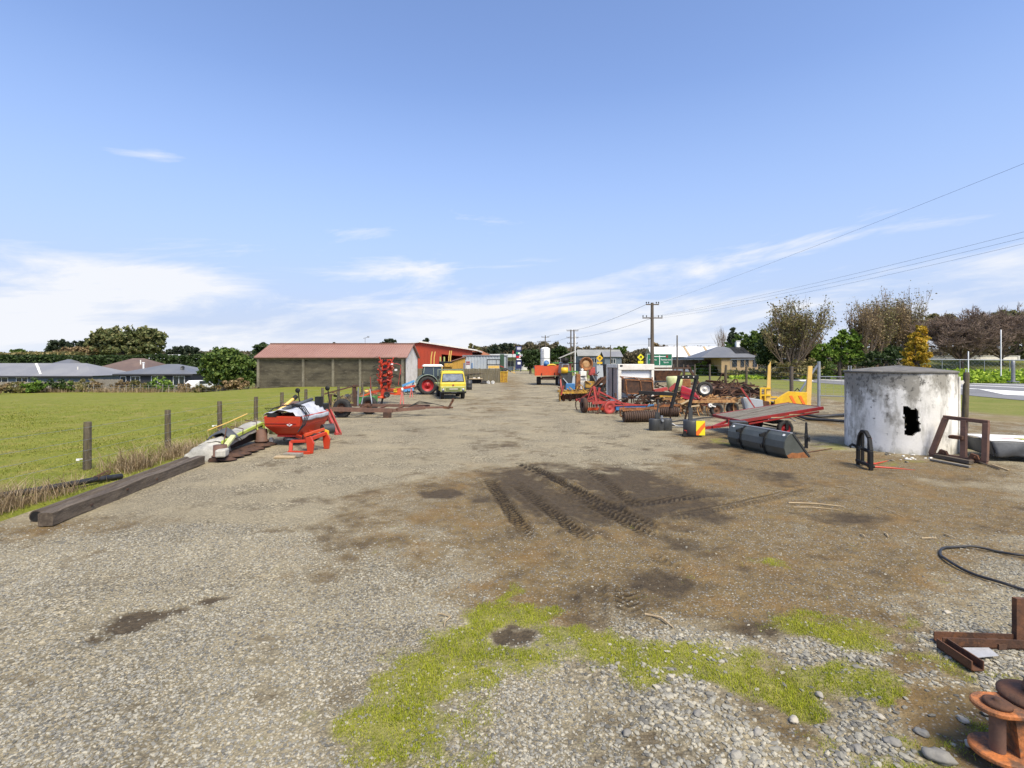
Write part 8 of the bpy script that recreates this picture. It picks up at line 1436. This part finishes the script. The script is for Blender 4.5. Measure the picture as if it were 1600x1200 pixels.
T = thing('red_engine_hood', 'faded red tractor hood beside the rusty rim', 'machine', (X(930, 42), 42, 0)); b = MB(); b.hull(lp(-.5, .5, 0, .8, 1.6), lp(-.4, .45, .1, .7, 2.3)); b.build('hood', RED_OLD, T, bevel=.06); b = MB(); b.box((0, .4, .8), (.7, .6, 1.6)); b.build('body', GREY_D, T)
T = thing('grey_cab', 'pale blue grey narrow cab panel behind the brown scrap', 'panel', (X(938, 41), 41, 0), .1); b = MB(); b.hull([Vector(q) for q in ((-.25, 0, .9), (.3, 0, .9), (.3, .5, .9), (-.25, .5, .9))], [Vector(q) for q in ((-.3, 0, 2.45), (.2, 0, 2.45), (.2, .5, 2.45), (-.3, .5, 2.45))]); b.build('panel', CONT, T); b = MB(); b.box((.42, .2, 1.6), (.14, .4, 1.9)); b.box((0, .2, .45), (.6, .4, .9)); b.build('dark_edge', BLK, T)
T = thing('brown_machine', 'dark brown slanted conveyor machinery left of the white cabinet', 'machine', (X(939, 34), 34, 0)); rr = random.Random(15)
for k in range(7): b = MB(); b.bar((-.9+.12*k, .1*k, .75+.05*k), (-.1+.13*k, .1*k, 1.65+.03*k), .06, .05); b.build('slat_bar', RUST_DK if k % 2 else RUST, T)
b = MB(); b.bar((-.9, -.05, .6), (.2, -.05, 1.7), .08, .1); b.bar((-.2, .7, .7), (.8, .7, 1.75), .08, .1); b.bar((.3, .1, 1.5), (.9, .2, .7), .2, .12); b.build('side_frame', RUST, T); b = MB(); b.box((.1, .3, .35), (1.2, .6, .7)); b.box((.2, .2, 1.5), (.4, .4, .4)); b.build('gear_case', RUST_DK, T)
T = thing('blue_white_machine', 'blue and white dismantled machine in front of the red trailer', 'machine', (X(889, 45), 45, 0)); b = MB(); b.box((.1, 0, .55), (.8, .5, .6)); b.build('blue_body', BLUE, T, bevel=.04); b = MB(); b.bar((-.5, 0, 1.3), (.0, -.1, .7), .25, .06); b.bar((.35, -.05, .5), (.5, 0, 1.5), .3, .1); b.build('white_panel', CONT, T); b = MB(); b.box((-.1, .2, 1.1), (1.2, .4, .8)); b.build('grey_body', GREY_D, T); b = MB(); b.bar((-.75, 0, 0), (-.7, 0, 1.5), .12, .1); b.build('post', RUST, T)
T = thing('yellow_float', 'yellow drum topped machine behind the blue and white one', 'machine', (X(882, 47), 47, 0)); b = MB(); b.lathe([(.001, -.3), (.26, -.3), (.28, 0), (.26, .3), (.001, .3)], 16, Matrix.Translation((.0, 0, 1.95)) @ RY90); b.build('drum', YEL, T); b = MB(); b.bar((.2, 0, 1.85), (1.2, .1, 1.85), .2, .1); b.build('green_arm', GREEN, T); b = MB(); b.box((.2, .2, 1.0), (1.0, .5, 1.6)); b.build('body', GREY_D, T, bevel=.03); b = MB(); b.bar((1.35, 0, 0), (1.35, 0, 2.9), .1, .1); b.bar((-.4, .1, 2.6), (1.4, .1, 2.6), .08, .08); b.build('gantry', BLK, T)
T = thing('old_tractor', 'grey old tractor nose with a round lamp farther down the row', 'tractor', (X(884, 58), 58, 0), R(10)); b = MB(); b.hull(lp(-.5, .5, 0, 1.6, 1.4), lp(-.42, .42, .1, 1.5, 2.7)); b.build('bonnet', GREY, T, bevel=.08); b = MB(); b.lathe([(.001, -.06), (.24, -.05), (.28, .05), (.001, .05)], 16, Matrix.Translation((0, -.02, 2.9)) @ RX90); b.box((0, .3, 2.9), (.7, .4, .6)); b.build('lamp', BLK, T); b = MB(); b.box((0, .8, .9), (.7, 1.6, .9)); b.build('chassis', RUST_DK, T); b = MB(); b.box((0, -.03, 1.95), (.6, .05, .9)); b.build('grille', RUST, T)
for x in (-.6, .6): wheel(T, (x, .3, .55), .55, .3, GREY, RUBBER, 'x', n=18)
T = thing('shade_sail', 'pale sloping awning canopy beside the twin pole', 'awning', (X(886, 95), 95, 0)); b = MB(); b.hull([Vector(q) for q in ((-1.4, 0, 3.4), (1.6, 0, 4.6), (1.6, 3, 4.6), (-1.4, 3, 3.4))], [Vector(q) for q in ((-1.4, 0, 3.5), (1.6, 0, 4.8), (1.6, 3, 4.8), (-1.4, 3, 3.5))]); b.build('canopy', CANVAS_W, T); b = MB(); b.tube((1.5, 0, 0), (1.5, 0, 8.0), .09, n=8); b.build('white_post', WHITE_C, T); b = MB(); b.tube((-1.2, 0, 0), (-1.2, 0, 3.4), .08, n=6); b.build('prop', GREY, T)
T = thing('market_hut', 'low green roofed stall with red front far down the road', 'hut', (X(876, 110), 110, 0)); wbox(T, -1.4, 2.2, 0, 3, 2.4, RED_OLD); b = MB(); b.box((.4, 1.4, 2.55), (4.2, 3.6, .3)); b.build('roof', GREEN, T)
# behind the cabinet to the right: brown bin trailer, hedge cutter
T = thing('brown_hopper', 'rusty brown hopper trailer behind the rusty crate', 'hopper', (X(1040, 34), 34, 0)); b = MB(); b.hull(lp(-.7, .7, -.3, .8, 1.5), lp(-.9, .95, -.45, .95, 2.15)); b.build('hopper', RUST, T); b = MB(); b.bar((-1.2, -.5, 2.3), (1.5, -.5, 2.32), .09, .1); [b.bar((x, -.45, 0), (x, -.45, 2.3), .08, .08) for x in (-1.0, 1.1)]; b.bar((1.3, -.4, 2.5), (2.2, -.3, 1.1), .12, .14); b.build('frame', RUST_DK, T); b = MB(); b.box((0, .2, 1.42), (2.2, .8, .08)); b.build('ledge', GREY, T); clutter(T, 'scrap', 16, 1.0, .5, .1, 1.3, (RUST_DK, RUST, GREY_D, WOOD_DK), 34)
T = thing('green_tub', 'pale green moulded tub behind the black loader frame', 'tub', (X(1058, 30), 30.5, 0)); b = MB(); b.lathe([(.001, 1.0), (.35, 1.0), (.45, 1.35), (.5, 1.78), (.42, 1.86), (.001, 1.88)], 20, Matrix.Scale(.7, 4, (0, 1, 0))); b.build('tub', LIME_P, T); clutter(T, 'stand', 10, .5, .3, .1, 1.0, (RUST_DK, RUST), 33); b = MB(); b.box((.6, .1, 1.45), (.7, .4, .5)); b.build('orange_case', RUST_OR, T, bevel=.05)
T = thing('red_scrap', 'small bright red machine part beside the rusty crate', 'machine', (X(1030, 27), 26.6, 0)); b = MB(); b.bar((-.4, 0, 1.2), (.3, .1, 1.32), .25, .16); b.bar((.5, .3, 1.2), (.9, .4, 1.55), .2, .14); b.build('casting', RED_OLD, T); clutter(T, 'scrap', 16, .7, .4, .1, 1.1, (RUST_DK, RUST, WOOD_DK), 32); b = MB(); b.box((.2, -.2, .95), (.7, .1, .1)); b.build('yellow_bar', YEL_OLD, T)
# sticks and litter on the yard
for k, (p0, p1, r_, lab) in enumerate((((1232, 788), (1318, 794), .016, 'long pale split branch on the bare dirt'), ((1240, 795), (1310, 799), .011, 'thinner branch beside the long split branch'), ((1008, 964), (1052, 985), .014, 'splintered stick right of the bright grass'), ((684, 964), (704, 968), .008, 'short bent twig left of the grass patch'), ((704, 968), (694, 984), .007, 'broken end of the bent twig'), ((1370, 794), (1412, 810), .008, 'thin curved twig on the brown dirt'), ((1305, 762), (1330, 768), .01, 'short stick near the bale fork'), ((1440, 844), (1463, 844), .012, 'pale slat left of the black hose'), ((1476, 838), (1493, 844), .014, 'short pale slat above the hose loop'), ((1345, 838), (1352, 842), .014, 'small pale chip of wood on the dirt'), ((1382, 836), (1388, 842), .012, 'second pale chip near the first'), ((1488, 879), (1500, 882), .008, 'yellow twig inside the hose loop'), ((1415, 700), (1500, 716), .01, 'dry cane lying at the tank foot'), ((640, 762), (652, 764), .006, 'tiny twig on the grey gravel'))):
    a, c = G(*p0), G(*p1); rr = random.Random(k); m_ = a.lerp(c, .5)+Vector((rr.uniform(-.04, .04), rr.uniform(-.04, .04), .01)); tag(MB().path([a+Vector((0, 0, .03)), m_+Vector((0, 0, .035)), c+Vector((0, 0, .03))], [r_, r_*.8, r_*.5], 6).build('stick', WOOD_LT), lab, 'stick', 'sticks scattered on the yard')
